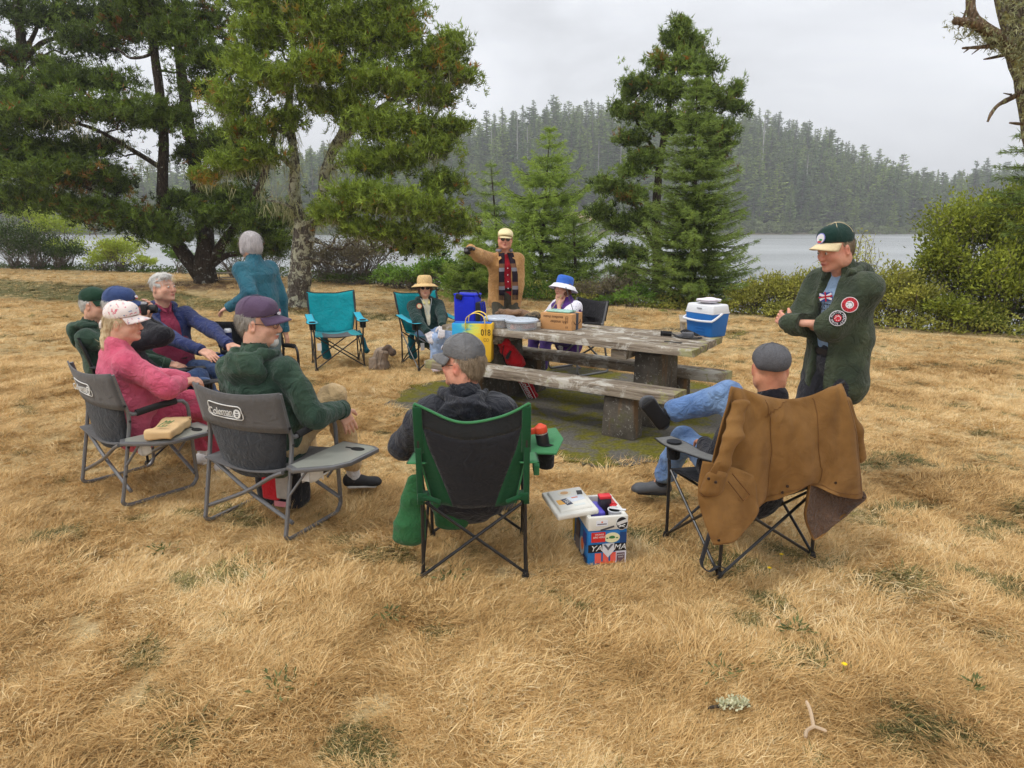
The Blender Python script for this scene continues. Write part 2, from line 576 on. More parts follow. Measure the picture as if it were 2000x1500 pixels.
# ================================================================== THE SETTING
rng = np.random.RandomState(11)
EDGE = np.array([(-90, 34), (-40, 30), (-19, 26.5), (-8.5, 23), (-4.6, 20.4), (-1.3, 17.3), (.6, 15.6), (4.8, 12.9),
                 (6.5, 11.0), (8.5, 10.0), (14, 9.0), (40, 9), (90, 12)], float)
def edge_y(x): return np.interp(x, EDGE[:, 0], EDGE[:, 1])
LAKE_Z = -2.4
PAD = [Vector(p) for p in ((-1.25, 6.45), (.20, 5.0), (.62, 4.72), (1.25, 4.80), (2.75, 6.15), (2.2, 7.3), (.7, 8.35), (-.4, 8.0), (-1.1, 7.2))]
PAD_N = np.array([(p[0], p[1]) for p in PAD])
def in_pad(x, y, grow=0.0):
    c = PAD_N.mean(0); Pq = PAD_N + (PAD_N - c) / np.linalg.norm(PAD_N - c, axis=1)[:, None] * grow
    ins = np.zeros(len(x), bool); n = len(Pq); j = n - 1
    for i in range(n):
        xi, yi = Pq[i]; xj, yj = Pq[j]
        cnd = ((yi > y) != (yj > y)) & (x < (xj - xi) * (y - yi) / (yj - yi + 1e-12) + xi)
        ins ^= cnd; j = i
    return ins
def vnoise(x, y, f, seed, octs=5):
    rg = np.random.RandomState(seed); t = np.zeros(len(x))
    for i in range(octs):
        a = rg.rand() * 6.28; ff = f * rg.uniform(.6, 1.7); b = rg.rand() * 6.28
        t += np.sin((x * np.cos(a) + y * np.sin(a)) * ff * 6.28 + rg.rand() * 6.28 + 1.4 * np.sin((x * np.cos(b) + y * np.sin(b)) * ff * 4 + rg.rand() * 6))
    return t / octs ** .5

# ---- ground: one sheet, level lawn, then the bank down to the lake
def ground_z(x, y):
    d = y - edge_y(x)
    t = np.clip((d - 0.5) / 9.0, 0, 1)
    z = -3.4 * t * t * (3 - 2 * t)
    z = z + 0.014 * vnoise(x, y, .35, 3) * (d < 0) * np.clip(y - 2.0, 0, 1) * np.clip((y - 9) / 4, 0.15, 1)
    dx, dy = x + 8.4, y - 18.9                       # raised mound of needles round the old pine
    z = z + 0.16 * np.exp(-(dx * dx / 6.0 + dy * dy / 1.6)) + 0.06 * np.exp(-((x + 4.45) ** 2 + (y - 14.2) ** 2) / .8)
    return z
gx = np.concatenate([np.linspace(-400, -40, 16)[:-1], np.linspace(-40, 40, 161), np.linspace(40, 400, 16)[1:]])
gy = np.concatenate([np.linspace(-120, -4, 10)[:-1], np.linspace(-4, 60, 161)])
GX, GY = np.meshgrid(gx, gy, indexing='ij')
GZ = ground_z(GX.ravel(), GY.ravel())
Vg = np.stack([GX.ravel(), GY.ravel(), GZ], 1)
a, b = len(gx), len(gy)
ii, jj = np.meshgrid(np.arange(a - 1), np.arange(b - 1), indexing='ij')
base = (ii * b + jj).ravel()
Fg = np.stack([base, base + b, base + b + 1, base + 1], 1)
def ground_mat():
    m, nt, out = nodes('dry_lawn')
    geo = N(nt, 'ShaderNodeNewGeometry').outputs['Position']
    st = N(nt, 'ShaderNodeMapping', {'Vector': geo, 'Scale': (1, .55, 1), 'Rotation': (0, 0, .4)}).outputs[0]
    n1 = noise(nt, geo, .45, 5, .6)
    n2 = noise(nt, st, 7, 6, .7, .6)
    n3 = noise(nt, geo, 60, 3, .7)
    col = ramp(nt, n2, [(.25, (.29, .21, .105)), (.5, (.50, .375, .19)), (.75, (.66, .53, .31))])
    col = mix(nt, mrange(nt, n3, .35, .65, 0, .45), col, (.22, .14, .055, 1))
    col = mix(nt, mrange(nt, n1, .50, .72, 0, .5), col, (.32, .20, .08, 1))
    g1 = noise(nt, geo, 1.1, 5, .65)
    col = mix(nt, mrange(nt, g1, .56, .67, 0, .75), col, (.12, .115, .055, 1))
    # strip of living grass under the trees, and the needle litter round the trunks
    sx = N(nt, 'ShaderNodeSeparateXYZ', {0: geo})
    wob = mrange(nt, noise(nt, geo, .5, 4, .6), 0, 1, -1.2, 1.2)
    ln = N(nt, 'ShaderNodeMath', {0: sx.outputs['X'], 1: -.52}, operation='MULTIPLY').outputs[0]
    ln = N(nt, 'ShaderNodeMath', {0: ln, 1: sx.outputs['Y']}, operation='SUBTRACT').outputs[0]
    ln = N(nt, 'ShaderNodeMath', {0: ln, 1: 11.6}, operation='ADD').outputs[0]
    ln = N(nt, 'ShaderNodeMath', {0: ln, 1: wob}, operation='ADD').outputs[0]
    ab = N(nt, 'ShaderNodeMath', {0: ln}, operation='ABSOLUTE').outputs[0]
    wd = mrange(nt, sx.outputs['X'], -14, -2, 1.9, .35)
    rel = N(nt, 'ShaderNodeMath', {0: ab, 1: wd}, operation='DIVIDE').outputs[0]
    onx = mrange(nt, sx.outputs['X'], -.6, -2.2, 0, 1)
    fac = N(nt, 'ShaderNodeMath', {0: mrange(nt, rel, .7, 1.1, .8, 0), 1: onx}, operation='MULTIPLY').outputs[0]
    col = mix(nt, fac, col, mix(nt, mrange(nt, n3, .3, .7), (.035, .055, .014, 1), (.085, .10, .028, 1)))
    for cx, cy, rx, ry in ((-8.4, 18.7, 2.6, 1.3), (-4.45, 14.1, 1.1, .8)):
        mv = N(nt, 'ShaderNodeMapping', {'Vector': geo, 'Location': (-cx / rx, -cy / ry, 0), 'Scale': (1 / rx, 1 / ry, 0)}).outputs[0]
        ln_ = N(nt, 'ShaderNodeVectorMath', {0: mv}, operation='LENGTH').outputs['Value']
        lw = N(nt, 'ShaderNodeMath', {0: ln_, 1: mrange(nt, n2, 0, 1, -.4, .4)}, operation='ADD').outputs[0]
        col = mix(nt, mrange(nt, lw, .6, 1.0, .85, 0), col, mix(nt, mrange(nt, n3, .3, .7), (.06, .032, .017, 1), (.16, .085, .045, 1)))
    # bank: dark soil and weeds
    col = mix(nt, mrange(nt, sx.outputs['Z'], -.12, -.5), col, (.055, .06, .025, 1))
    h = mix(nt, .5, n2, n3)
    bsdf(nt, out, col, .95, .1, bump(nt, h, .8, .04))
    return m
MAT_LAWN = ground_mat()
g = link('ground', npmesh('ground', Vg, Fg, [MAT_LAWN]))
props(g, 'dry golden lawn sloping to the lake at its far edge', kind='structure')

# ---- lake
m, nt, out = nodes('lake_water')
geo = N(nt, 'ShaderNodeNewGeometry').outputs['Position']
mp = N(nt, 'ShaderNodeMapping', {'Vector': geo, 'Scale': (.35, 1.0, 1)}).outputs[0]
w1 = noise(nt, mp, 2.2, 4, .6, .4)
calm = noise(nt, N(nt, 'ShaderNodeMapping', {'Vector': geo, 'Scale': (.012, .03, 1)}).outputs[0], 1.0, 3, .5)
st_ = mrange(nt, calm, .40, .62, .4, 1.0)
b = N(nt, 'ShaderNodeBump', {'Height': w1, 'Strength': st_, 'Distance': .5}).outputs[0]
bs = bsdf(nt, out, (.14, .155, .155, 1), .30, .5, b)
bs.inputs['IOR'].default_value = 1.33
gl = N(nt, 'ShaderNodeBsdfGlossy', {'Color': (.86, .88, .89, 1), 'Roughness': .42, 'Normal': b})
ms = N(nt, 'ShaderNodeMixShader', {0: mrange(nt, calm, .35, .65, .44, .2)})
nt.links.new(bs.outputs[0], ms.inputs[1]); nt.links.new(gl.outputs[0], ms.inputs[2]); nt.links.new(ms.outputs[0], out.inputs['Surface'])
me = npmesh('lake', [(-700, 18, LAKE_Z), (700, 18, LAKE_Z), (700, 900, LAKE_Z), (-700, 900, LAKE_Z)], [(0, 1, 2, 3)], [m], False)
props(link('lake', me), 'grey rippled lake reflecting the overcast sky', kind='structure')

# ---- far hills
RID = np.array([(-1500, 330), (-400, 330), (100, 335), (300, 330), (520, 300), (760, 245), (900, 225), (1080, 190), (1200, 196), (1330, 205),
                (1480, 213), (1560, 232), (1650, 280), (1750, 310), (1850, 316), (1930, 300), (2050, 288), (2300, 300), (3500, 330)], float)
def shore_y(x): return 243 + 5 * np.sin(x * .03) + 3 * np.sin(x * .11 + 1) + np.clip(x - 60, 0, 400) * .25
TREE_H = 31.0
def hill_z(x, y):
    px = 1000 + F * x / np.maximum(y, 1)
    yr = shore_y(x) + 105
    top = CAMH + (HOR - np.interp(px, RID[:, 0], RID[:, 1])) / F * yr - TREE_H
    top = np.maximum(top, 3.0)
    t = np.clip((y - shore_y(x)) / 105, -.2, 1)
    s = np.where(t > 0, np.sin(np.clip(t, 0, 1) * math.pi / 2) ** 1.15, t * .6)
    back = np.clip((y - yr) / 250, 0, 1)
    return np.maximum(LAKE_Z - .1 + (top - LAKE_Z) * s * (1 - back * .3) + .7 * np.sin(x * .05 + y * .04) * np.clip(t, 0, 1), -3.8)
hx = np.linspace(-620, 760, 150); hy = np.concatenate([np.linspace(225, 380, 60), np.linspace(400, 700, 12)])
HX, HY = np.meshgrid(hx, hy, indexing='ij')
Vh = np.stack([HX.ravel(), HY.ravel(), hill_z(HX.ravel(), HY.ravel())], 1)
a, b = len(hx), len(hy)
ii, jj = np.meshgrid(np.arange(a - 1), np.arange(b - 1), indexing='ij')
base = (ii * b + jj).ravel()
Fh = np.stack([base, base + b, base + b + 1, base + 1], 1)
m, nt, out = nodes('hill_ground')
geo = N(nt, 'ShaderNodeNewGeometry').outputs['Position']
n1 = noise(nt, geo, .12, 5, .6)
col = ramp(nt, n1, [(.3, (.02, .03, .012)), (.7, (.06, .075, .03))])
sx = N(nt, 'ShaderNodeSeparateXYZ', {0: geo})
def spot(cx, cy, rx, ry, col, c):
    mv = N(nt, 'ShaderNodeMapping', {'Vector': geo, 'Location': (-cx / rx, -cy / ry, 0), 'Scale': (1 / rx, 1 / ry, 0)}).outputs[0]
    l = N(nt, 'ShaderNodeVectorMath', {0: mv}, operation='LENGTH').outputs['Value']
    l = N(nt, 'ShaderNodeMath', {0: l, 1: mrange(nt, noise(nt, geo, .2, 4, .6), 0, 1, -.5, .5)}, operation='ADD').outputs[0]
    return mix(nt, mrange(nt, l, .8, 1.0, 1, 0), col, c)
col = spot(22, 252, 15, 12, col, (.42, .30, .18, 1))
col = mix(nt, mrange(nt, sx.outputs['Z'], LAKE_Z + .9, LAKE_Z + .2), col, (.20, .17, .12, 1))
bsdf(nt, out, col, .95, .1)
props(link('hill', npmesh('hill', Vh, Fh, [m])), 'wooded hillside rising beyond the lake', kind='structure')

# ---- concrete pad under the picnic table
m, nt, out = nodes('mossy_concrete')
geo = N(nt, 'ShaderNodeNewGeometry').outputs['Position']
n1 = noise(nt, geo, 1.7, 6, .7, .5); n2 = noise(nt, geo, 45, 4, .7); n3 = noise(nt, geo, 8, 4, .6)
col = ramp(nt, n2, [(.3, (.075, .068, .058)), (.7, (.15, .14, .12))])
vor = N(nt, 'ShaderNodeTexVoronoi', {'Vector': geo, 'Scale': 55.0, 'Randomness': 1.0})
col = mix(nt, mrange(nt, vor.outputs['Distance'], .12, .2, .5, 0), col, (.33, .32, .30, 1))
mossf = N(nt, 'ShaderNodeMath', {0: mrange(nt, n1, .45, .52), 1: mrange(nt, n3, .30, .5)}, operation='MULTIPLY').outputs[0]
col = mix(nt, mossf, col, mix(nt, mrange(nt, n2, .3, .7), (.065, .062, .012, 1), (.18, .165, .022, 1)))
bsdf(nt, out, col, .95, .1, bump(nt, mix(nt, mossf, n2, n3), .6, .02))
# ragged outline
pts = []
for i in range(len(PAD)):
    p, q = PAD[i], PAD[(i + 1) % len(PAD)]
    for k in range(10):
        t = k / 10; c = p.lerp(q, t)
        pts.append(Vector((c.x + random.gauss(0, .035), c.y + random.gauss(0, .035), .016)))
mb = MB(); mb.prism([Vector((p.x, p.y, -.06)) for p in pts], (0, 0, .076))
o = mb.obj('concrete_pad', m, None, smooth=False)
props(o, 'mossy concrete pad under the big picnic table', kind='structure')

# ---- haze over the lake
m, nt, out = nodes('haze_air')
v = N(nt, 'ShaderNodeVolumePrincipled', {'Color': (.93, .95, 1, 1), 'Density': 0.00095, 'Anisotropy': 0.0})
nt.links.new(v.outputs[0], out.inputs['Volume'])
mb = MB(); mb.box((40, 330, 35), (1700, 1300, 80))
props(mb.obj('haze', m, None, smooth=False), 'thin grey mist hanging over lake and hills', kind='stuff')

# ================================================================== TREES
def unit(v): return v / (np.linalg.norm(v, axis=-1, keepdims=True) + 1e-9)
def needles(C, A, size, K, width, spread, rg, tint, dead=None):
    """K thin triangles round every tuft centre C, leaning along A; returns V, F, col"""
    n = len(C)
    d = unit(np.repeat(A, K, 0) + rg.randn(n * K, 3) * spread)
    L = np.repeat(np.asarray(size) * np.ones(n), K)
    c = np.repeat(C, K, 0) + rg.randn(n * K, 3) * (L * .18)[:, None]
    L = L * rg.uniform(.7, 1.25, n * K)
    w = unit(np.cross(d, rg.randn(n * K, 3))) * (width * L)[:, None]
    tip = c + d * L[:, None]
    V = np.stack([c - w * .5, c + w * .5, tip + w * .12], 1).reshape(-1, 3)
    Fc = np.arange(n * K * 3).reshape(-1, 3)
    t = np.clip(np.repeat(tint, K) + rg.randn(n * K) * .10, 0, 1)
    dd = np.zeros(n) if dead is None else dead
    col = np.stack([np.repeat(t, 3), np.repeat(np.repeat(dd, K), 3), np.zeros(n * K * 3)], 1)
    return V, Fc, col
def merge(L):
    Vs, Fs, Cs, o = [], [], [], 0
    for V, Fc, c in L:
        Vs.append(V); Fs.append(Fc + o); Cs.append(c); o += len(V)
    return np.concatenate(Vs), np.concatenate(Fs), np.concatenate(Cs)
def bez(p, q, sag, n=7, wob=.0):
    p, q = Vector(p), Vector(q); out_ = []
    L = (q - p).length
    for i in range(n):
        t = i / (n - 1); c = p.lerp(q, t)
        c += Vector((0, 0, sag * L * 4 * t * (1 - t)))
        if 0 < i < n - 1: c += Vector((random.gauss(0, wob), random.gauss(0, wob), random.gauss(0, wob))) * L
        out_.append(c)
    return out_
def smooth_path(pts, n=4):
    """Catmull-Rom through the points"""
    P = [Vector(p) for p in pts]; out_ = []
    for i in range(len(P) - 1):
        a, b, c, d = P[max(i - 1, 0)], P[i], P[i + 1], P[min(i + 2, len(P) - 1)]
        for k in range(n):
            t = k / n
            out_.append(.5 * ((2 * b) + (c - a) * t + (2 * a - 5 * b + 4 * c - d) * t * t + (3 * b - a - 3 * c + d) * t ** 3))
    out_.append(P[-1]); return out_
def limb(mb, pts, r0, r1, n=9, flare=0.0, wob=.06):
    P = smooth_path(pts); k = len(P)
    rs = [(r0 + (r1 - r0) * (i / (k - 1)) ** .8) * (1 + random.uniform(-wob, wob)) for i in range(k)]
    if flare:
        for i in range(min(4, k)): rs[i] *= 1 + flare * (1 - i / 4) ** 2
    mb.tube(P, rs, n)
    return P

PINE_G = leafmat('green_pine_needles', lin(36, 54, 22), lin(146, 170, 76), dead=lin(170, 110, 50))
PINE = leafmat('pine_needles', lin(26, 40, 14), lin(150, 172, 66), dead=lin(176, 110, 48))
PINE_D = leafmat('dark_pine_needles', lin(20, 33, 12), lin(118, 142, 52), dead=lin(150, 92, 45))
SPRUCE = leafmat('spruce_needles', lin(38, 58, 24), lin(150, 174, 82), dead=lin(110, 80, 50))
HEMLOCK = leafmat('hemlock_needles', lin(58, 84, 28), lin(172, 196, 86), dead=lin(120, 90, 50))
LICHEN = leafmat('hanging_lichen', lin(116, 120, 84), lin(196, 196, 152), trans=.15, rough=.9)
BARK_P = barkmat('pine_bark', lin(66, 60, 54), lin(130, 122, 112), lichen=lin(182, 182, 160), ls=7, lt=.50)
BARK_D = barkmat('old_pine_bark', lin(46, 39, 33), lin(92, 80, 68), lichen=lin(110, 108, 84), ls=4, lt=.66)
BARK_S = barkmat('spruce_bark', lin(60, 50, 42), lin(104, 92, 80))

def pine(label, base, stems, pads, leaf, bark, rg, group=None, tuft=.11, K=9, lich=None, rstem=.3, twigc=1.0, dens=1.0, flare=.5):
    """stems: list of (points, r0, r1); pads: (centre, (rx,ry,rz), tint, n sub-branches)"""
    b = Vector(base)
    t = thing('pine_tree', label, 'tree', b, group=group)
    mt, ml = MB(), MB()
    paths = []
    for i, (pts, r0, r1) in enumerate(stems):
        P = limb(mt, [Vector(p) - b for p in pts], r0, r1, 12 if r0 > .12 else 7, flare if i == 0 else 0)
        paths += [(p, r0) for p in P]
    L, LL = [], []
    for (c, r, tint, ns) in pads:
        c = np.array(Vector(c) - b); r = np.array(r)
        # nearest, lower point of a stem carries the pad
        best = min(paths, key=lambda q: (q[0] - Vector(c)).length + max(0, q[0].z - c[2] + .15) * 3)
        bl = (best[0] - Vector(c)).length
        r0 = min(.012 + .016 * bl, .08)
        bp = bez(best[0], c, -.06 if best[0].z < c[2] else .05, 7, .05)
        limb(ml, bp, r0, .012, 5)
        u = unit(rg.randn(ns, 3)); u[:, 2] = np.abs(u[:, 2]) * .9 - .25
        S = c + u * r * (rg.rand(ns, 1) ** .4)
        for j in range(ns):
            st = Vector(c + (S[j] - c) * -.1 + rg.randn(3) * r * .12)
            ml.tube(bez(st, S[j], -.08, 4, .06), [.011, .009, .007, .004], 4)
            nsh = max(5, int(19 * dens)); npt = 4; n = nsh * npt
            ts = rg.rand(nsh) ** .55
            sh = c + (S[j] - c) * (ts * 1.12)[:, None] + rg.randn(nsh, 3) * (r * [.30, .30, .27]) * (.5 + ts[:, None] * .7)
            P = np.repeat(sh, npt, 0) + rg.randn(n, 3) * (tuft * .42)
            A = unit(unit(S[j] - c + 1e-6) * .6 + np.array([0, 0, .75]) + rg.randn(n, 3) * .35)
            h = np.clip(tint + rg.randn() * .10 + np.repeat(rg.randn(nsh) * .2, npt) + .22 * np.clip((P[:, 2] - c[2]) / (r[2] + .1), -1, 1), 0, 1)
            de = (rg.rand(n) < .012).astype(float) * rg.uniform(.5, 1, n)
            if rg.rand() < .02: de = rg.uniform(.3, .8, n)
            if j % 3 == 0:                             # bare twig ends poking out
                q_ = Vector(c + (S[j] - c) * .5 + rg.randn(3) * r * .2); ml.tube([q_, q_ + Vector(rg.randn(3) * r * .32 + [0, 0, -.03])], [.010, .003], 3, False)
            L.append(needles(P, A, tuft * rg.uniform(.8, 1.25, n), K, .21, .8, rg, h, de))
            if lich and rg.rand() < lich[0]:
                m_ = lich[1]
                Q = c + (S[j] - c) * rg.uniform(.0, .85, (m_, 1)) + rg.randn(m_, 3) * .05
                LL.append(needles(Q, np.tile([0, 0, -1.], (m_, 1)), rg.uniform(.06, .22, m_), 5, .07, .28, rg, rg.uniform(.2, 1, m_)))
    if lich:                                          # beards along the stems and inner limbs
        for p, r0 in paths:
            if r0 < .2 and p.z > 1.0:
                m_ = 7
                Q = np.array(p) + rg.randn(m_, 3) * .09
                LL.append(needles(Q, np.tile([0, 0, -1.], (m_, 1)), rg.uniform(.08, .3, m_), 5, .06, .3, rg, rg.uniform(.2, 1, m_)))
    mt.obj('trunk', bark, t, angle=80)
    ml.obj('limbs', bark, t, angle=80)['kind'] = 'stuff'
    V, Fc, c_ = merge(L)
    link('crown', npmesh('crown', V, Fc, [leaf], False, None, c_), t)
    if LL:
        V, Fc, c_ = merge(LL)
        o = link('lichen_beards', npmesh('lichen_beards', V, Fc, [LICHEN], False, None, c_), t); o['kind'] = 'stuff'
    return t

def pad_px(px, py, d, rx, ry, tint=.45, ns=12, dep=.8):
    k = d / F
    return (W(px, py, d), (rx * k, max(rx, ry) * k * dep, ry * k), tint, ns)

rg = np.random.RandomState(5)
# --- the old dark pine on the left
dA = 18.9
bA = G(405, 566); bA = W(405, 566, dA); bA.z = .1
PA = lambda x, y, dd=0: W(x, y, dA + dd)
stemsA = [
    ([W(405, 574, dA), PA(402, 545), PA(398, 515), PA(402, 480), PA(398, 440, .3), PA(388, 380, .5), PA(378, 300, .6), PA(362, 200, .8), PA(350, 100, 1), PA(340, -60, 1)], .34, .10),
    ([PA(396, 545), PA(368, 508), PA(342, 470), PA(326, 430), PA(318, 385), PA(318, 330), PA(320, 270), PA(312, 180), PA(300, 90), PA(285, -60)], .21, .09),
    ([PA(410, 515), PA(432, 480), PA(462, 440), PA(490, 400, -.4), PA(520, 330, -.6), PA(540, 240, -.8)], .17, .06),
    ([PA(412, 520), PA(440, 500), PA(466, 494), PA(510, 470, -.8)], .10, .05),
    ([PA(322, 440), PA(280, 420), PA(200, 380, -.6), PA(120, 345, -1)], .09, .03),
    ([PA(318, 330), PA(270, 300), PA(180, 250, -.8), PA(90, 230, -1.2)], .08, .03),
]
padsA = [pad_px(*(q[:3] + (q[3] * 1.05, q[4] * 1.12, min(q[5] + .08, 1), int(q[6] * 1.25)))) for q in (
    (235, 425, 18.2, 82, 32, .52, 18), (300, 445, 18.6, 60, 30, .5, 12), (190, 410, 18.0, 45, 22, .5, 9), (420, 425, 18.4, 70, 36, .45, 16), (455, 385, 18.8, 55, 28, .4, 12),
    (120, 345, 18.0, 90, 42, .45, 20), (60, 320, 18.6, 70, 40, .38, 15), (185, 350, 18.5, 60, 34, .4, 12), (235, 365, 19, 40, 25, .35, 8),
    (70, 235, 18.2, 80, 42, .5, 18), (160, 215, 18.0, 80, 38, .52, 18), (250, 225, 18.2, 75, 40, .5, 18), (320, 235, 18.6, 55, 36, .42, 12), (10, 280, 18.4, 60, 45, .4, 12),
    (120, 165, 19, 80, 32, .42, 16), (215, 160, 19.3, 60, 30, .38, 12), (30, 185, 19, 60, 34, .42, 12),
    (330, 70, 18.8, 60, 36, .5, 14), (300, 20, 19.2, 70, 40, .42, 15), (395, 50, 19, 60, 60, .4, 16), (410, 120, 18.6, 60, 45, .5, 14), (400, 180, 18.8, 52, 40, .42, 12),
    (250, 60, 19.6, 50, 44, .36, 12), (440, 280, 18.5, 60, 36, .42, 14), (380, 300, 19.4, 50, 30, .3, 9), (470, 330, 19.0, 46, 30, .38, 9), (50, 385, 18.4, 70, 30, .42, 12), (130, 405, 18.2, 56, 26, .45, 10), (340, 465, 18.5, 46, 22, .45, 8), (490, 480, 18.3, 46, 30, .3, 9), (548, 430, 18.8, 36, 34, .3, 8), (90, 290, 18.8, 70, 30, .36, 11), (200, 290, 18.9, 50, 22, .4, 8), (500, 440, 18.0, 40, 40, .3, 10),
    (530, 480, 18.2, 40, 26, .3, 9), (170, 80, 19.8, 60, 40, .34, 12), (360, -40, 19, 120, 60, .4, 18), (230, -40, 19.5, 90, 50, .38, 12), (150, 300, 19, 60, 26, .36, 10), (350, 395, 18.8, 40, 20, .45, 8))]
pine('old dark pine with trunks forking low beside the water, over the group on the left', bA, stemsA, padsA, PINE_D, BARK_D, rg, 'shore pines on the lawn edge', tuft=.115, K=6, lich=(.10, 4), flare=.75, dens=.95)

# --- the lichen pine
dB = 14.2
PB = lambda x, y, dd=0: W(x, y, dB + dd)
bB = W(582, 603, dB); bB.z = 0.03
stemsB = [
    ([W(582, 610, dB), PB(583, 580), PB(586, 540), PB(590, 490), PB(594, 455), PB(596, 430)], .255, .21),
    ([PB(594, 440), PB(580, 405), PB(574, 370), PB(576, 320), PB(570, 270), PB(564, 220, .2), PB(570, 140, .3), PB(574, 60, .4), PB(570, -80, .5)], .135, .045),
    ([PB(598, 440), PB(622, 420), PB(630, 395), PB(634, 340), PB(652, 290), PB(672, 250), PB(690, 190, .2), PB(708, 110, .2), PB(720, 20, .2), PB(724, -80)], .14, .045),
    ([PB(655, 285), PB(700, 245, -.3), PB(760, 200, -.5), PB(830, 160, -.4), PB(890, 140, -.2)], .085, .02),
    ([PB(640, 330), PB(700, 310, -.5), PB(770, 300, -.8), PB(840, 310, -.8)], .07, .02),
    ([PB(602, 425), PB(650, 400, -.6), PB(720, 385, -1.0), PB(800, 400, -1.2)], .075, .02),
    ([PB(576, 330), PB(530, 300, -.4), PB(470, 330, -.8), PB(400, 345, -1.0)], .06, .018),
    ([PB(572, 270), PB(520, 240, -.3), PB(460, 215, -.6), PB(420, 200, -.6)], .06, .018),
    ([PB(588, 420), PB(560, 400, -.3), PB(520, 390, -.6)], .05, .018),
]
padsB = [pad_px(*(q[:3] + (q[3] * 1.0, q[4] * 1.08, min(q[5] + .08, 1), int(q[6] * 1.2)))) for q in (
    (450, 200, 13.6, 52, 40, .6, 14), (480, 130, 13.7, 52, 42, .62, 14), (520, 70, 13.8, 60, 46, .6, 16), (580, 20, 13.8, 70, 50, .6, 18), (640, 70, 13.6, 60, 46, .62, 16), (540, 160, 13.5, 60, 40, .66, 16),
    (610, 140, 13.3, 56, 40, .64, 15), (690, 40, 13.8, 60, 60, .56, 16), (740, 90, 13.9, 58, 52, .55, 16), (790, 60, 14.2, 48, 50, .5, 13), (760, 10, 14.2, 60, 50, .5, 14), (830, 130, 14.0, 56, 46, .52, 16),
    (880, 95, 14.2, 40, 40, .5, 11), (905, 150, 14.2, 36, 28, .5, 9), (860, 190, 14.0, 48, 28, .5, 12), (780, 170, 13.6, 56, 38, .58, 15), (720, 160, 13.5, 50, 40, .6, 14), (820, 245, 13.8, 60, 30, .52, 15),
    (890, 250, 14.2, 36, 18, .48, 8), (740, 250, 13.3, 56, 40, .6, 16), (680, 215, 13.6, 46, 36, .55, 12), (790, 310, 13.4, 62, 36, .55, 16), (850, 290, 13.8, 45, 30, .5, 11), (720, 320, 13.2, 50, 30, .56, 13),
    (700, 385, 13.0, 60, 34, .64, 16), (770, 400, 12.9, 60, 38, .62, 17), (835, 410, 13.2, 52, 36, .56, 14), (860, 360, 13.6, 46, 30, .5, 11), (890, 440, 13.4, 44, 36, .5, 12), (650, 420, 13.0, 46, 26, .62, 12),
    (760, 455, 13.2, 60, 26, .55, 14), (820, 480, 13.4, 56, 26, .48, 12), (440, 320, 13.3, 40, 20, .6, 9), (500, 300, 13.5, 46, 26, .5, 10), (480, 255, 13.6, 46, 26, .55, 10), (400, 345, 13.2, 26, 12, .6, 6),
    (620, 200, 13.8, 45, 35, .5, 10), (560, 235, 13.8, 45, 28, .5, 9), (655, 130, 14.2, 45, 40, .45, 10), (700, 450, 13.0, 40, 24, .6, 9), (640, -30, 14, 130, 50, .5, 22), (500, 10, 14, 50, 40, .55, 10))]
pine('lichen-hung pine with pale speckled trunk standing behind the teal folding chairs', bB, stemsB, padsB, PINE, BARK_P, rg, 'shore pines on the lawn edge', tuft=.090, K=6, lich=(.7, 10), dens=1.0, flare=.35)

# --- dim pine far left behind, only its upper limbs show
dC = 24.0
PC = lambda x, y, dd=0: W(x, y, dC + dd)
bC = W(-70, 545, dC); bC.z = -.02
stemsC = [([bC, PC(-50, 400), PC(-5, 250), PC(40, 120), PC(34, 20), PC(30, -60)], .26, .10),
          ([PC(38, 130), PC(80, 85), PC(130, 70), PC(180, 60)], .11, .03), ([PC(40, 110), PC(70, 60), PC(90, -20)], .1, .03), ([PC(30, 170), PC(60, 130), PC(100, 100)], .08, .03)]
padsC = [pad_px(*q) for q in ((70, 40, 24, 60, 36, .3, 12), (140, 30, 24.4, 70, 40, .32, 14), (20, 110, 23.6, 50, 30, .32, 9), (180, 90, 24, 50, 30, .32, 10), (90, 130, 24.3, 60, 30, .3, 10),
         (30, 20, 24.3, 50, 30, .3, 8), (120, -20, 24.4, 90, 40, .3, 12), (20, 330, 24, 60, 40, .3, 10), (30, 400, 24, 60, 25, .3, 8), (210, 30, 24.4, 40, 40, .3, 9))]
pine('dim bare-limbed pine in the top corner behind the old dark pine', bC, stemsC, padsC, PINE_D, BARK_D, rg, 'shore pines on the lawn edge', tuft=.15, K=6, flare=.3, dens=.8)

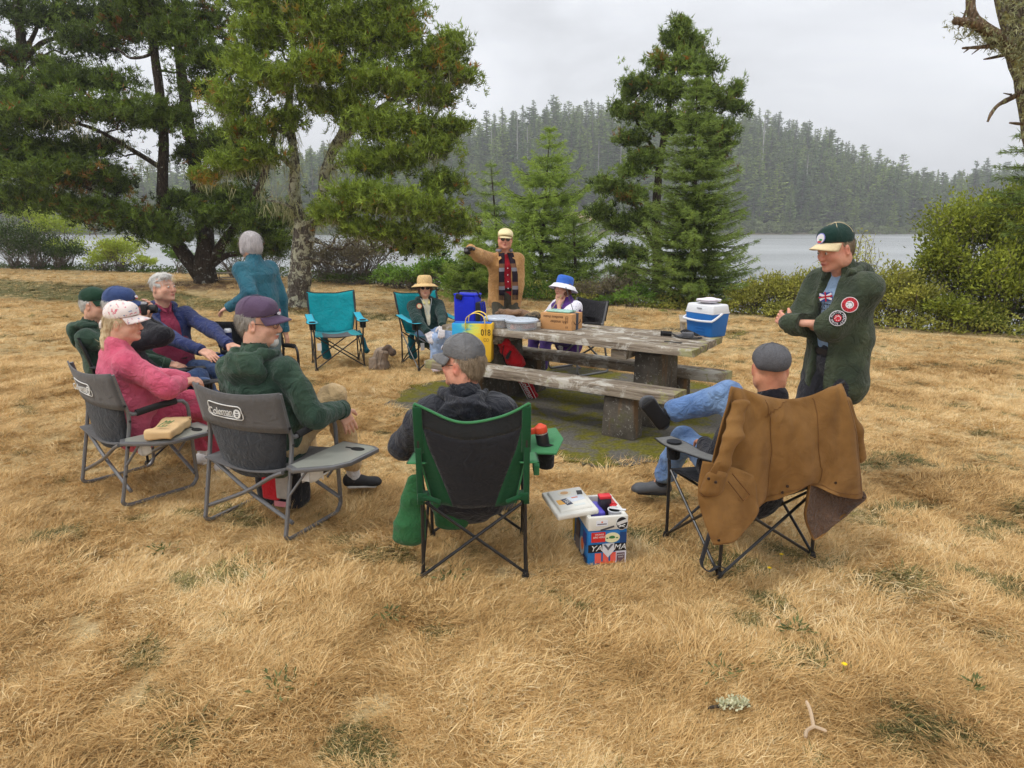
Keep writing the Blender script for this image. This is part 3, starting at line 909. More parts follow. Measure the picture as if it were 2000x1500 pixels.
# --- tall tapering pine behind the spruce
dD = 16.6
PD = lambda x, y, dd=0: W(x, y, dD + dd)
bD = W(1285, 585, dD); bD.z = -.05
stemsD = [([bD, PD(1284, 520), PD(1282, 400), PD(1292, 300), PD(1308, 200), PD(1318, 110), PD(1324, 40)], .16, .02),
          ([PD(1284, 500), PD(1262, 450), PD(1240, 400), PD(1200, 350)], .08, .02), ([PD(1290, 310), PD(1250, 250), PD(1230, 200)], .05, .02), ([PD(1300, 260), PD(1360, 230), PD(1420, 190)], .05, .02)]
padsD = [pad_px(*q) for q in ((1326, 52, 16.6, 14, 22, .5, 6), (1310, 85, 16.5, 22, 24, .5, 7), (1350, 90, 16.6, 26, 28, .5, 8), (1290, 125, 16.4, 26, 26, .52, 8), (1335, 130, 16.2, 34, 30, .52, 10), (1380, 130, 16.7, 24, 30, .5, 8),
         (1262, 165, 16.5, 24, 28, .5, 8), (1310, 180, 16.1, 40, 34, .52, 12), (1370, 185, 16.4, 36, 32, .52, 11), (1232, 175, 16.6, 18, 34, .5, 7), (1240, 225, 16.4, 32, 28, .5, 9), (1290, 240, 16.0, 44, 30, .5, 12), (1360, 245, 16.6, 50, 30, .5, 12),
         (1425, 210, 16.7, 30, 18, .5, 7), (1440, 180, 16.8, 14, 22, .5, 5), (1405, 260, 16.7, 34, 26, .5, 9), (1230, 275, 16.4, 26, 24, .5, 8), (1260, 310, 16.2, 34, 24, .5, 9), (1225, 335, 16.2, 30, 18, .5, 8), (1400, 310, 16.8, 30, 22, .45, 7),
         (1185, 365, 16.0, 36, 20, .5, 9), (1230, 385, 16.0, 36, 24, .5, 9), (1175, 420, 16.0, 22, 22, .45, 7), (1210, 440, 16.0, 34, 22, .42, 8), (1250, 430, 16.2, 30, 26, .4, 8), (1200, 490, 15.8, 30, 26, .4, 8), (1250, 500, 16, 30, 26, .36, 8), (1225, 540, 15.6, 34, 26, .36, 9),
         (1416, 285, 16.8, 30, 14, .45, 6), (1206, 215, 16.7, 16, 22, .5, 5))]
pine('tall tapering pine standing close behind the layered spruce', bD, stemsD, padsD, PINE_G, BARK_S, rg, 'conifers on the bank', tuft=.095, K=6, dens=1.0, flare=.2)

def spruce(name, label, base, top, prof, whorls, per, leaf, rg, droop=.25, upturn=.18, twig=.17, lay=1.0, group=None, lean=(0, 0), tint=.5, gap=0.0, r0=.09):
    """prof: list of (height fraction, branch length)"""
    b = Vector(base); H = (Vector(top) - b)
    t = thing(name, label, 'tree', b, group=group)
    mt, ml = MB(), MB()
    P = [H * (i / 9) for i in range(10)]
    mt.tube(P, [r0 * (1 - .93 * i / 9) for i in range(10)], 9)
    pf = np.array(prof)
    L = []
    for w in range(whorls):
        f = pf[0, 0] + (pf[-1, 0] - pf[0, 0]) * (w + rg.uniform(-.3, .3)) / (whorls - 1)
        f = min(max(f, .01), .995)
        Lb = np.interp(f, pf[:, 0], pf[:, 1])
        a0 = rg.rand() * 6.28
        for k in range(per):
            if rg.rand() < gap: continue
            a = a0 + 6.283 * k / per + rg.uniform(-.35, .35)
            l = Lb * rg.uniform(.62, 1.12)
            o_ = np.array(H * f)
            dirn = np.array([math.cos(a), math.sin(a), 0])
            n = max(4, int(l / .05))
            tt = np.linspace(0, 1, n)
            z = -droop * l * tt + upturn * l * 1.6 * tt ** 2.6 + rg.uniform(-.06, .12) * l * tt
            C = o_ + dirn * (l * tt)[:, None] + np.stack([0 * tt, 0 * tt, z], 1)
            if l > .25:
                ml.tube([C[0], C[n // 3], C[2 * n // 3], C[-1]], [.006 + .01 * l, .005 + .006 * l, .004 + .003 * l, .003], 4, False)
            side = np.array([-dirn[1], dirn[0], 0])
            for s in (-1, 1):
                tl = twig * (1.15 - .75 * tt) * rg.uniform(.6, 1.2, n) * min(1, .45 + l * .55)
                m0 = tt > .10
                Cc = C[m0]; tl_ = tl[m0]
                nn = len(Cc)
                d = unit(side * s * .85 + dirn * .65 + np.array([0, 0, -.10]) + rg.randn(nn, 3) * .22)
                # every twig: flat spray of short needles
                kk = 4
                for q in range(kk):
                    Q = Cc + d * (tl_ * (.15 + .62 * q / (kk - 1)))[:, None] + rg.randn(nn, 3) * .012
                    tn = np.clip(tint - .2 + .38 * tt[m0] + .14 * q / kk + rg.randn() * .1 + rg.randn(nn) * .06, 0, 1)
                    L.append(needles(Q, d, np.maximum(tl_ * .5, .045), 3, .17, .42, rg, tn))
            tip = C[-2:]
            L.append(needles(tip, np.tile(dirn + [0, 0, .15], (2, 1)), np.full(2, .11), 7, .14, .5, rg, np.clip(np.full(2, tint + .25), 0, 1)))
    top_ = np.array([np.array(H) * q for q in np.linspace(.90, 1.0, 9)])
    L.append(needles(top_, np.tile([0, 0, 1.], (9, 1)), np.full(9, .12), 10, .10, .6, rg, np.full(9, tint)))
    mt.obj('trunk', BARK_S, t, angle=80); ml.obj('limbs', BARK_S, t, angle=80)
    V, Fc, c_ = merge(L)
    link('crown', npmesh('crown', V, Fc, [leaf], False, None, c_), t)
    return t
bE = W(1352, 592, 14.6); bE.z = -.02
spruce('spruce_tree', 'layered green spruce with sweeping branches down to the lawn', bE, W(1362, 128, 14.6),
       [(.02, 1.25), (.15, 1.45), (.35, 1.15), (.55, .85), (.75, .5), (.9, .22), (1.0, .05)], 36, 11, SPRUCE, rg, .20, .15, .24, group='conifers on the bank', tint=.5)
bF = W(1050, 590, 19.0); bF.z = -.9
spruce('hemlock_tree', 'bright green young hemlock with wide airy limbs behind the pointing man', bF, W(1074, 252, 19.0),
       [(.05, 2.3), (.35, 2.2), (.55, 1.75), (.75, 1.0), (.9, .45), (1, .08)], 21, 8, HEMLOCK, rg, .12, .26, .36, group='conifers on the bank', tint=.62, gap=.18)
bF2 = W(985, 580, 20.5); bF2.z = -1.0
spruce('hemlock_tree', 'small pale hemlock between the lichen pine and the airy hemlock', bF2, W(958, 318, 20.5),
       [(.05, 1.6), (.5, 1.3), (.8, .6), (1, .08)], 15, 6, HEMLOCK, rg, .15, .2, .32, group='conifers on the bank', tint=.42, gap=.2)
bF3 = W(1130, 575, 17.5); bF3.z = -.7
spruce('hemlock_tree', 'low dark young hemlock behind the woman in the bucket hat', bF3, W(1120, 430, 17.5),
       [(.05, 1.5), (.5, 1.0), (.8, .5), (1, .08)], 12, 7, HEMLOCK, rg, .1, .15, .3, group='conifers on the bank', tint=.35, gap=.1)
bF4 = W(930, 585, 16.6); bF4.z = -.3
spruce('hemlock_tree', 'dense low hemlock boughs directly behind the blue cooler bag', bF4, W(925, 470, 16.6),
       [(.05, 1.3), (.5, 1.0), (.8, .5), (1, .08)], 12, 8, HEMLOCK, rg, .1, .15, .3, group='conifers on the bank', tint=.5)

# --- dead snag leaning in from the right edge, with a living spruce behind it
def snag():
    d = 7.2
    P = lambda x, y, dd=0: W(x, y, d + dd)
    b = W(2110, 720, d); b.z = 0
    t = thing('dead_tree', 'lichen-crusted dead trunk with broken branches leaning in at the top right', 'tree', b)
    mt = MB()
    limb(mt, [Vector(p) - b for p in (b, P(2092, 520), P(2072, 360), P(2053, 220), P(2030, 110), P(2006, 0), P(1985, -120), P(1970, -220))], .28, .23, 16, .3, .05)
    mt.obj('trunk', barkmat('snag_bark', lin(70, 62, 52), lin(138, 130, 116), lichen=lin(150, 148, 96), ls=11, lt=.5), t, angle=80)
    m1 = lambda r0, r1, *pts: limb(mb, [Vector(p) - b for p in pts], r0, r1, 8, 0, .14)
    mb = MB()
    m1(.075, .055, P(1985, 105), P(1950, 78, -.1), P(1925, 58, -.2), P(1902, 40, -.25))
    m1(.05, .035, P(1905, 42, -.25), P(1896, 18, -.25), P(1897, -20, -.2))
    m1(.055, .03, P(1925, 58, -.2), P(1900, 46, -.3), P(1876, 42, -.35), P(1863, 40, -.36))
    m1(.012, .006, P(1880, 44, -.35), P(1872, 55, -.36)); m1(.012, .006, P(1882, 36, -.35), P(1886, 20, -.36))
    m1(.014, .006, P(1900, 60, -.3), P(1892, 72, -.3)); m1(.010, .004, P(1868, 38, -.36), P(1862, 32, -.36))
    m1(.04, .010, P(1985, 84), P(1950, 88, -.1), P(1915, 92, -.2), P(1880, 94, -.25))
    m1(.010, .004, P(1895, 93, -.25), P(1882, 103, -.28)); m1(.010, .004, P(1915, 93, -.2), P(1898, 106, -.24))
    m1(.03, .006, P(1990, 98), P(1950, 110, -.05), P(1921, 116, -.1))
    m1(.035, .010, P(2010, 172), P(1978, 190), P(1950, 205, -.1), P(1936, 222, -.15), P(1929, 238, -.15))
    m1(.012, .004, P(1975, 185), P(1960, 182)); m1(.03, .008, P(2050, 240), P(2000, 242), P(1972, 240, -.1))
    mb.obj('branch', [barkmat('snag_wood', lin(84, 70, 56), lin(150, 126, 102), lichen=lin(140, 140, 92), ls=14, lt=.56)], t, angle=80)
    L = []
    for q in range(260):
        yy = rg.uniform(0, 330); xx = np.interp(yy, [0, 110, 220, 360], [2006, 2030, 2053, 2072]) - rg.uniform(0, 55)
        c = np.array(P(xx, yy, -.27) - b)[None] + rg.randn(1, 3) * .01
        L.append(needles(c, np.array([[-.3, -.6, -.5]]), np.array([rg.uniform(.03, .07)]), 7, .22, .7, rg, rg.uniform(0, .7, 1)))
    for q in range(200):
        u = rg.rand(); xx, yy = 1985 - 118 * u, 105 - 63 * u
        c = np.array(P(xx, yy, -.1 - .2 * u) - b)[None] + rg.randn(1, 3) * .045
        L.append(needles(c, np.array([[-.1, -.4, -.6]]), np.array([rg.uniform(.02, .06)]), 6, .22, .8, rg, rg.uniform(0, .7, 1)))
    V, Fc, c_ = merge(L)
    o = link('lichen_beards', npmesh('lichen_beards', V, Fc, [LICHEN], False, None, c_), t); o['kind'] = 'stuff'
snag()
bS = W(2060, 640, 11.5); bS.z = -.1
spruce('spruce_tree', 'dark spruce behind the dead trunk, only branch tips in view', bS, W(2075, 150, 11.5),
       [(.05, 1.1), (.5, 1.05), (.72, .9), (.9, .35), (1, .05)], 20, 7, SPRUCE, rg, .3, .12, .26, group='conifers on the bank', tint=.3)

# ================================================================== SHRUBS
def leaves(C, A, size, rg, tint, asp=.5):
    """one folded leaf (two triangles) per centre"""
    n = len(C)
    d = unit(A + rg.randn(n, 3) * .7)
    w = unit(np.cross(d, rg.randn(n, 3)))
    s = np.asarray(size) * np.ones(n) * rg.uniform(.7, 1.3, n)
    a = C; tip = C + d * s[:, None]; mid = C + d * (s * .5)[:, None]
    nrm = np.cross(d, w)
    l = mid + w * (s * asp * .5)[:, None] + nrm * (s * .12)[:, None]; r = mid - w * (s * asp * .5)[:, None] + nrm * (s * .12)[:, None]
    V = np.stack([a, l, tip, r], 1).reshape(-1, 3)
    i = np.arange(n)[:, None] * 4
    Fc = np.concatenate([i + [0, 2, 1], i + [0, 3, 2]])
    col = np.stack([np.repeat(np.clip(tint, 0, 1), 4), np.zeros(n * 4), np.zeros(n * 4)], 1)
    return V, Fc, col
TWIG = plain('grey_twigs', lin(112, 102, 92), .9)
def shrub(name, label, base, lobes, leaf, rg, nleaf, size, tint=.5, group=None, ns=26, twig=None, cat='shrub', asp=.5, bare=0.0):
    b = Vector(base)
    t = thing(name, label, cat, b, group=group)
    ml = MB(); L = []
    tot = sum(r[0] * r[2] for c, r in lobes)
    for c, r in lobes:
        c = np.array(Vector(c) - b); r = np.array(r)
        k = max(6, int(ns * (r[0] * r[2] / tot) * len(lobes) ** .5))
        u = unit(rg.randn(k, 3)); u[:, 2] = np.where(u[:, 2] < -.2, -u[:, 2], u[:, 2])
        S = c + u * r * rg.uniform(.62, 1.08, (k, 1))
        root = np.array([c[0] * .7, c[1] * .7, 0])
        for j in range(k):
            p0 = root + rg.randn(3) * .08 * [1, 1, 0]
            pth = bez(p0, S[j], .06, 5, .05)
            ml.tube(pth, [.014, .011, .008, .006, .003], 4, False)
            for q in range(3):
                st = pth[rg.randint(2, 5)]
                ml.tube([st, st + Vector(rg.randn(3) * r * .16 + [0, 0, .05])], [.005, .002], 3, False)
        n = int(nleaf * (r[0] * r[2]) / tot)
        n = int(n * (1 - bare))
        j = rg.randint(0, k, n)
        off = rg.randn(n, 3) * r * .13
        P = c + (S[j] - c) * (rg.rand(n, 1) ** .4) + off
        P[:, 2] = np.maximum(P[:, 2], .02)
        A = unit(unit(P - c + 1e-6) + [0, 0, .5])
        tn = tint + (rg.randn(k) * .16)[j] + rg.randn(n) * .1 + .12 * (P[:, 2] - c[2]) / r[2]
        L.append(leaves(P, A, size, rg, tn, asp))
    ml.obj('stems', twig or TWIG, t, angle=80)
    V, Fc, c_ = merge(L)
    link('foliage', npmesh('foliage', V, Fc, [leaf], False, None, c_), t)
    return t
L_RIGHT = leafmat('waxmyrtle_leaf', lin(50, 66, 20), lin(166, 176, 62))
L_WILLOW = leafmat('willow_leaf', lin(116, 140, 44), lin(206, 218, 96))
L_DARK = leafmat('dark_shrub_leaf', lin(36, 54, 24), lin(104, 126, 52))
L_SALAL = leafmat('salal_leaf', lin(46, 78, 24), lin(140, 178, 68))
L_DRY = leafmat('dry_shrub_leaf', lin(96, 88, 66), lin(150, 142, 108))
L_MIX = leafmat('bank_shrub_leaf', lin(84, 92, 34), lin(196, 194, 92))
def lob(px, py, d, rx, ry, dep=.8):
    k = d / F
    return (W(px, py, d), (rx * k, rx * k * dep, ry * k))
def base_at(px, d, z=None):
    p = W(px, 500, d); x = np.array([p.x]); y = np.array([p.y])
    return (p.x, p.y, float(ground_z(x, y)[0]) - .03)
GRP = 'shrubs along the lake bank'
shrub('shrub', 'big rounded glossy green bush at the right edge of the lawn', base_at(1900, 12.2), [lob(1900, 470, 12.2, 115, 85), lob(1975, 430, 12.4, 70, 70), lob(1840, 540, 11.8, 60, 90), lob(1945, 570, 11.4, 110, 90), lob(1995, 520, 11.6, 70, 120), lob(1870, 620, 11.2, 80, 40)], L_RIGHT, rg, 36000, .066, .55, GRP, 90)
shrub('shrub', 'low yellowish bush in front of the water behind the man with crossed arms', base_at(1770, 12.2), [lob(1745, 575, 12.0, 70, 55), lob(1800, 600, 11.6, 60, 45), lob(1705, 600, 12.2, 40, 42)], L_MIX, rg, 13000, .055, .52, GRP, 50)
shrub('shrub', 'thin twiggy bush with pale leaf tips rising beside the man with crossed arms', base_at(1690, 12.8), [lob(1660, 530, 12.8, 60, 70), lob(1620, 560, 13.2, 50, 50)], L_MIX, rg, 2200, .045, .7, GRP, 50)
shrub('shrub', 'scrubby brown and green bush between spruce and man with crossed arms', base_at(1500, 13.4), [lob(1510, 575, 13.5, 60, 40), lob(1570, 575, 13.2, 55, 45), lob(1460, 590, 13.6, 50, 36), lob(1550, 610, 12.9, 60, 24)], L_MIX, rg, 13000, .055, .46, GRP, 60)
shrub('shrub', 'dry grey twiggy bush at the foot of the tall pine', base_at(1205, 15.2), [lob(1205, 565, 15.2, 70, 34), lob(1160, 570, 15.4, 50, 26)], L_DRY, rg, 2600, .05, .4, GRP, 60)
shrub('shrub', 'green bush spreading under the spruce branches on its left', base_at(1240, 14.6), [lob(1245, 580, 14.6, 45, 22), lob(1200, 590, 14.8, 40, 14)], L_SALAL, rg, 2600, .06, .5, GRP, 26)
shrub('shrub', 'fresh green salal bush behind the straw hat', base_at(830, 18.2), [lob(800, 545, 18.4, 60, 30), lob(850, 530, 18.0, 50, 40), lob(760, 540, 18.9, 40, 24)], L_SALAL, rg, 6500, .075, .55, GRP, 46)
shrub('shrub', 'rounded green bush beside the blue cooler bag', base_at(905, 16.8), [lob(905, 555, 16.7, 45, 34), lob(950, 565, 16.4, 40, 26)], L_SALAL, rg, 4600, .07, .6, GRP, 34)
shrub('shrub', 'grey leafless thicket behind the lichen pine trunk', base_at(670, 20.2), [lob(660, 508, 20.4, 76, 42), lob(725, 500, 20.2, 64, 46), lob(620, 515, 20.6, 46, 38)], L_DRY, rg, 8200, .06, .35, GRP, 110)
shrub('shrub', 'low green weeds in front of the grey thicket', base_at(690, 19.8), [lob(690, 545, 20.0, 90, 12), lob(770, 552, 19.2, 50, 12)], L_DARK, rg, 2600, .06, .5, GRP, 24)
shrub('shrub', 'bright yellow-green willow bush at the water under the old pine', base_at(232, 25.5), [lob(235, 497, 25.4, 52, 38), lob(195, 512, 25.6, 36, 26), lob(285, 515, 25.2, 26, 18)], L_WILLOW, rg, 5600, .085, .6, GRP, 40)
shrub('shrub', 'pale willow bush beside the dark bush at the left edge', base_at(110, 27.0), [lob(110, 450, 28, 60, 40), lob(60, 425, 28.5, 50, 30), lob(30, 415, 29, 50, 26), lob(130, 490, 27, 40, 30)], L_WILLOW, rg, 6200, .09, .5, GRP, 60)
shrub('shrub', 'dark dense bush at the left edge of the lawn', base_at(60, 26.6), [lob(75, 490, 26.6, 70, 44), lob(10, 480, 27, 70, 54), lob(130, 500, 26.2, 46, 32)], L_DARK, rg, 9500, .08, .3, GRP, 60)
shrub('shrub', 'small green bush at the water just left of the old pine trunk', base_at(350, 24.3), [lob(350, 508, 24.2, 32, 28)], L_SALAL, rg, 2200, .075, .5, GRP, 14)
shrub('shrub', 'greenish bush behind the standing woman in teal', base_at(470, 22.4), [lob(455, 498, 22.4, 60, 44), lob(530, 500, 21.8, 60, 44)], L_DARK, rg, 8200, .06, .6, GRP, 50)
shrub('shrub', 'dark low bush behind the woman in the bucket hat', base_at(1080, 16.2), [lob(1060, 575, 16.2, 70, 20), lob(1130, 580, 15.8, 50, 18)], L_SALAL, rg, 4200, .06, .3, GRP, 34)
# rank growth all along the top of the bank
def undergrowth(name, label, x0, x1, n, hmax, depth, leaf, size, tint):
    x = rg.uniform(x0, x1, n); y = edge_y(x) + .15 + rg.rand(n) ** 1.4 * depth
    hh = hmax * (.35 + .65 * np.clip(.5 + .5 * vnoise(x, y, .7, 13), 0, 1)) * np.clip((y - edge_y(x)) / .5, .25, 1)
    z = ground_z(x, y) + hh * rg.rand(n) ** .7
    C_ = np.stack([x, y, z], 1)
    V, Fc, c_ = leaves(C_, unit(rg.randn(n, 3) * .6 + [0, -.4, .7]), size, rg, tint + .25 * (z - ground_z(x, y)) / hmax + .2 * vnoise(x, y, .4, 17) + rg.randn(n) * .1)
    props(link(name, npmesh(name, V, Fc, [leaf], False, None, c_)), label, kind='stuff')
undergrowth('bank_undergrowth', 'low leafy growth along the bank behind the picnic table', -2.5, 12.5, 17000, .55, 1.3, L_MIX, .06, .40)
undergrowth('bank_weeds', 'low green weeds along the lawn edge under the pines', -26, -2.5, 11000, .32, 1.6, L_DARK, .075, .45)

# ================================================================== FAR FOREST
FIR_A = leafmat('far_fir', lin(34, 52, 26), lin(126, 148, 78), trans=.1, rough=.8)
_nt = FIR_A.node_tree; _oi = _nt.nodes.new('ShaderNodeObjectInfo'); _pb = [n for n in _nt.nodes if n.type == 'BSDF_PRINCIPLED'][0]
_src = _pb.inputs['Base Color'].links[0].from_socket                # each tree its own tone, from blue-green to yellow-green
_tone = ramp(_nt, _oi.outputs['Random'], [(0, (.55, .68, .80)), (.5, (1, 1, 1)), (.8, (1.35, 1.3, .95)), (1, (1.8, 1.65, 1.1))])
_mx = mix(_nt, 1.0, _src, _tone, 'MULTIPLY')
for _q in [n for n in _nt.nodes if n.type in ('BSDF_PRINCIPLED', 'BSDF_TRANSLUCENT')]: _nt.links.new(_mx, _q.inputs[0])
FTRK = plain('far_trunk', lin(120, 112, 104), .9)
def far_fir(seed, slim=1.0, thin=0.0):
    r_ = np.random.RandomState(seed)
    H = 1.0; L = []; mb = MB()
    nw = 26
    for w in range(nw):
        f = .12 + .86 * w / nw
        l = .20 * slim * (1 - f) ** (.55 + .1 * (seed % 4)) * r_.uniform(.65, 1.2) + .008
        k = 8 if f < .7 else 6
        for j in range(k):
            if r_.rand() < thin: continue
            a = r_.rand() * 6.28; ll = l * r_.uniform(.6, 1.15)
            d = np.array([math.cos(a), math.sin(a), -.22 + .15 * f])
            s = np.array([-d[1], d[0], 0])
            o_ = np.array([0, 0, f + r_.uniform(-.012, .012)])
            q = 4
            for m_ in range(q):
                u = (m_ + .6) / q
                c = o_ + d * ll * u + [0, 0, .25 * ll * u * u]
                wv = ll * .30 * (1.15 - .7 * u)
                e_ = r_.randn(3) * .006
                L.append((np.stack([c - d * ll * .2, c + s * wv + e_ - [0, 0, .01], c + d * ll * .18 + e_, c - s * wv - [0, 0, .012] - e_]),
                          np.array([[0, 1, 2], [0, 2, 3]]), np.tile([np.clip(.25 + .45 * u + r_.randn() * .14, 0, 1), 0, 0], (4, 1))))
    V, Fc, c_ = merge(L)
    mb.tube([(0, 0, -.02), (0, 0, .5), (0, 0, .98)], [.013, .009, .002], 5)
    Vt = np.array(mb.v); Ft = np.array([f for f in mb.f if len(f) == 4]); Ft = np.concatenate([Ft[:, :3], Ft[:, [0, 2, 3]]])
    nV = len(V)
    V = np.concatenate([V, Vt]); Fa = np.concatenate([Fc, Ft + nV]); c_ = np.concatenate([c_, np.zeros((len(Vt), 3))])
    mi = np.concatenate([np.zeros(len(Fc), int), np.ones(len(Ft), int)])
    return npmesh('conifer', V, Fa, [FIR_A, FTRK], False, mi, c_)
def far_snag(seed):
    mb = MB(); r_ = np.random.RandomState(seed)
    mb.tube([(0, 0, -.02), (.004, 0, .5), (0, .004, 1)], [.014, .011, .005], 6)
    for i in range(7):
        z = r_.uniform(.4, .95); a = r_.rand() * 6.28
        mb.tube([(0, 0, z), (math.cos(a) * .05, math.sin(a) * .05, z + .01)], [.003, .001], 3)
    return mb.mesh('dead_trunk', [plain('bleached_wood', lin(146, 144, 140), .9)])
VAR = [far_fir(100 + i, s, t) for i, (s, t) in enumerate(((1.1, 0), (.85, .05), (1.4, .1), (.75, .15), (1.2, .25), (1.0, .05), (1.7, .35)))]
rf = np.random.RandomState(21)
cand = []
for i in range(9000):
    y = 0; x = rf.uniform(-330, 420); s = float(shore_y(np.array([x]))[0])
    y = s + 2 + 125 * rf.rand()
    px = 1000 + F * x / y
    if px < -260 or px > 2260: continue
    cand.append((x, y, px, s))
keep = []
cell = {}
for x, y, px, s in cand:
    if ((x - 22) / 15) ** 2 + ((y - 252) / 12) ** 2 < 1: continue
    k = (int(x // 5.6), int(y // 5.6))
    if k in cell: continue
    cell[k] = 1; keep.append((x, y, px, s))
keep.sort(key=lambda q: q[1] - q[3])
far = []
for i, (x, y, px, s) in enumerate(keep):
    t = (y - s) / 105
    h = rf.uniform(13, 22) if t < .12 else rf.uniform(15, 28) * (1.0 if t < .7 else .92)
    if rf.rand() < .06: h *= 1.18
    if t < .05: h *= rf.uniform(.3, .8)
    if px > 1700: h *= .9
    far.append((x, y, float(hill_z(np.array([x]), np.array([y]))[0]), h, rf.randint(0, len(VAR)), rf.rand() * 6.28, px, t))
ind = sorted(range(len(far)), key=lambda i: -(far[i][3] / far[i][1]) * (1.0 if 0 < far[i][6] < 2000 else .2) * (1.4 if far[i][7] < .2 or far[i][7] > .85 else .8))[:285]
iset = set(ind)
for i in ind:
    x, y, z, h, v, a, px, t = far[i]
    o = link('conifer', VAR[v]); o.location = (x, y, z - .3); o.rotation_euler = (0, 0, a); o.scale = (h, h, h)
    props(o, 'tall misty conifer in the forest on the hill across the lake', 'tree', 'conifers across the lake')
SN = far_snag(3)
for k, (px, py, y, h) in enumerate(((1168, 345, 268, 13), (1128, 340, 272, 9), (1212, 322, 268, 9), (1030, 300, 275, 10), (1010, 290, 280, 12), (960, 300, 280, 10), (1490, 290, 285, 14), (1575, 350, 275, 9))):
    p = W(px, py, y)
    o = link('dead_tree', SN); o.location = p; z = float(hill_z(np.array([p.x]), np.array([p.y]))[0]); o.location.z = z - .3
    hh = max(p.z + h - z, 8); o.scale = (hh * .9, hh * .9, hh)
    props(o, 'bleached bare trunk among the conifers across the lake', 'tree', 'bare trunks across the lake')

# the rest of the wood: points that carry the same conifers
def instancer(name, P, rot, scl, idx, meshes, label, rgbm=None):
    me = bpy.data.meshes.new(name); n = len(P)
    me.vertices.add(n); me.vertices.foreach_set('co', np.asarray(P, np.float32).ravel())
    for nm, tp, arr in (('rot', 'FLOAT_VECTOR', rot), ('scl', 'FLOAT_VECTOR', scl), ('idx', 'INT', idx)):
        a = me.attributes.new(nm, tp, 'POINT')
        a.data.foreach_set('vector' if tp == 'FLOAT_VECTOR' else 'value', np.asarray(arr, np.float32 if tp != 'INT' else np.int32).ravel())
    o = link(name, me); props(o, label, kind='stuff')
    co = bpy.data.collections.new(name + '_kinds')
    for k, mm in enumerate(meshes):
        q = bpy.data.objects.new('%s_kind' % name, mm); co.objects.link(q)
    ng = bpy.data.node_groups.new(name, 'GeometryNodeTree')
    ng.interface.new_socket('Geometry', in_out='INPUT', socket_type='NodeSocketGeometry')
    ng.interface.new_socket('Geometry', in_out='OUTPUT', socket_type='NodeSocketGeometry')
    gi = ng.nodes.new('NodeGroupInput'); go = ng.nodes.new('NodeGroupOutput')
    ci = ng.nodes.new('GeometryNodeCollectionInfo'); ci.inputs['Collection'].default_value = co
    ci.inputs['Separate Children'].default_value = True; ci.inputs['Reset Children'].default_value = True
    ip = ng.nodes.new('GeometryNodeInstanceOnPoints'); ip.inputs['Pick Instance'].default_value = True
    def attr(nm, tp):
        a = ng.nodes.new('GeometryNodeInputNamedAttribute'); a.data_type = tp; a.inputs['Name'].default_value = nm
        return a.outputs[0]
    L_ = ng.links
    L_.new(gi.outputs[0], ip.inputs['Points']); L_.new(ci.outputs[0], ip.inputs['Instance'])
    L_.new(attr('idx', 'INT'), ip.inputs['Instance Index'])
    L_.new(attr('rot', 'FLOAT_VECTOR'), ip.inputs['Rotation'])
    L_.new(attr('scl', 'FLOAT_VECTOR'), ip.inputs['Scale'])
    L_.new(ip.outputs[0], go.inputs[0])
    mo = o.modifiers.new('scatter', 'NODES'); mo.node_group = ng
    return o
rest = [f for i, f in enumerate(far) if i not in iset]
instancer('far_forest', [(f[0], f[1], f[2] - .3) for f in rest], [(0, 0, f[5]) for f in rest], [(f[3],) * 3 for f in rest], [f[4] for f in rest], VAR,
          'misty conifer forest covering the hills across the lake')
# scrub on the far waterline
sb = []
for i in range(420):
    x = rf.uniform(-330, 420); s = float(shore_y(np.array([x]))[0]); y = s + rf.uniform(.5, 7)
    sb.append((x, y, float(hill_z(np.array([x]), np.array([y]))[0]), rf.uniform(1.5, 4)))
r_ = np.random.RandomState(9)
Q = unit(r_.randn(160, 3)) * [.5, .5, .5] + [0, 0, .4]
Vb, Fb, cb_ = leaves(Q, unit(Q - [0, 0, .2]), .3, r_, r_.uniform(.5, 1, 160))
SBM = npmesh('scrub', Vb, Fb, [leafmat('far_scrub', lin(70, 84, 50), lin(128, 140, 88), trans=.1)], False, None, cb_)
instancer('shore_scrub', [q[:3] for q in sb], [(0, 0, i) for i in range(len(sb))], [(q[3] * 1.2, q[3] * 1.2, q[3]) for q in sb], [0] * len(sb), [SBM], 'pale low scrub along the far waterline')

# ================================================================== GRASS
def grassmat(name, stops, gstops=None):
    m, nt, out = nodes(name)
    geo = N(nt, 'ShaderNodeNewGeometry').outputs['Position']
    oi = N(nt, 'ShaderNodeObjectInfo').outputs['Random']
    at = N(nt, 'ShaderNodeAttribute', attribute_name='Col')
    sp = N(nt, 'ShaderNodeSeparateColor'); nt.links.new(at.outputs['Color'], sp.inputs[0])
    n1 = noise(nt, geo, .8, 4, .6)
    f = N(nt, 'ShaderNodeMath', {0: sp.outputs[0], 1: oi}, operation='ADD').outputs[0]
    f = N(nt, 'ShaderNodeMath', {0: f, 1: mrange(nt, n1, .32, .68, -.25, .9)}, operation='ADD').outputs[0]
    col = ramp(nt, mrange(nt, f, 0.2, 2.5), stops)
    b = bsdf(nt, None, col, .6, .25)
    t = N(nt, 'ShaderNodeBsdfTranslucent', {'Color': col})
    ms = N(nt, 'ShaderNodeMixShader', {0: .25})
    nt.links.new(b.outputs[0], ms.inputs[1]); nt.links.new(t.outputs[0], ms.inputs[2])
    nt.links.new(ms.outputs[0], out.inputs['Surface'])
    return m
STRAW = grassmat('straw_blades', [(.0, lin(136, 106, 62)), (.22, lin(192, 155, 98)), (.5, lin(224, 190, 132)), (.75, lin(242, 217, 164)), (1, lin(252, 236, 198))])
GREEN = grassmat('green_blades', [(.0, lin(64, 66, 36)), (.4, lin(104, 104, 60)), (.75, lin(136, 130, 78)), (1, lin(176, 160, 100))])
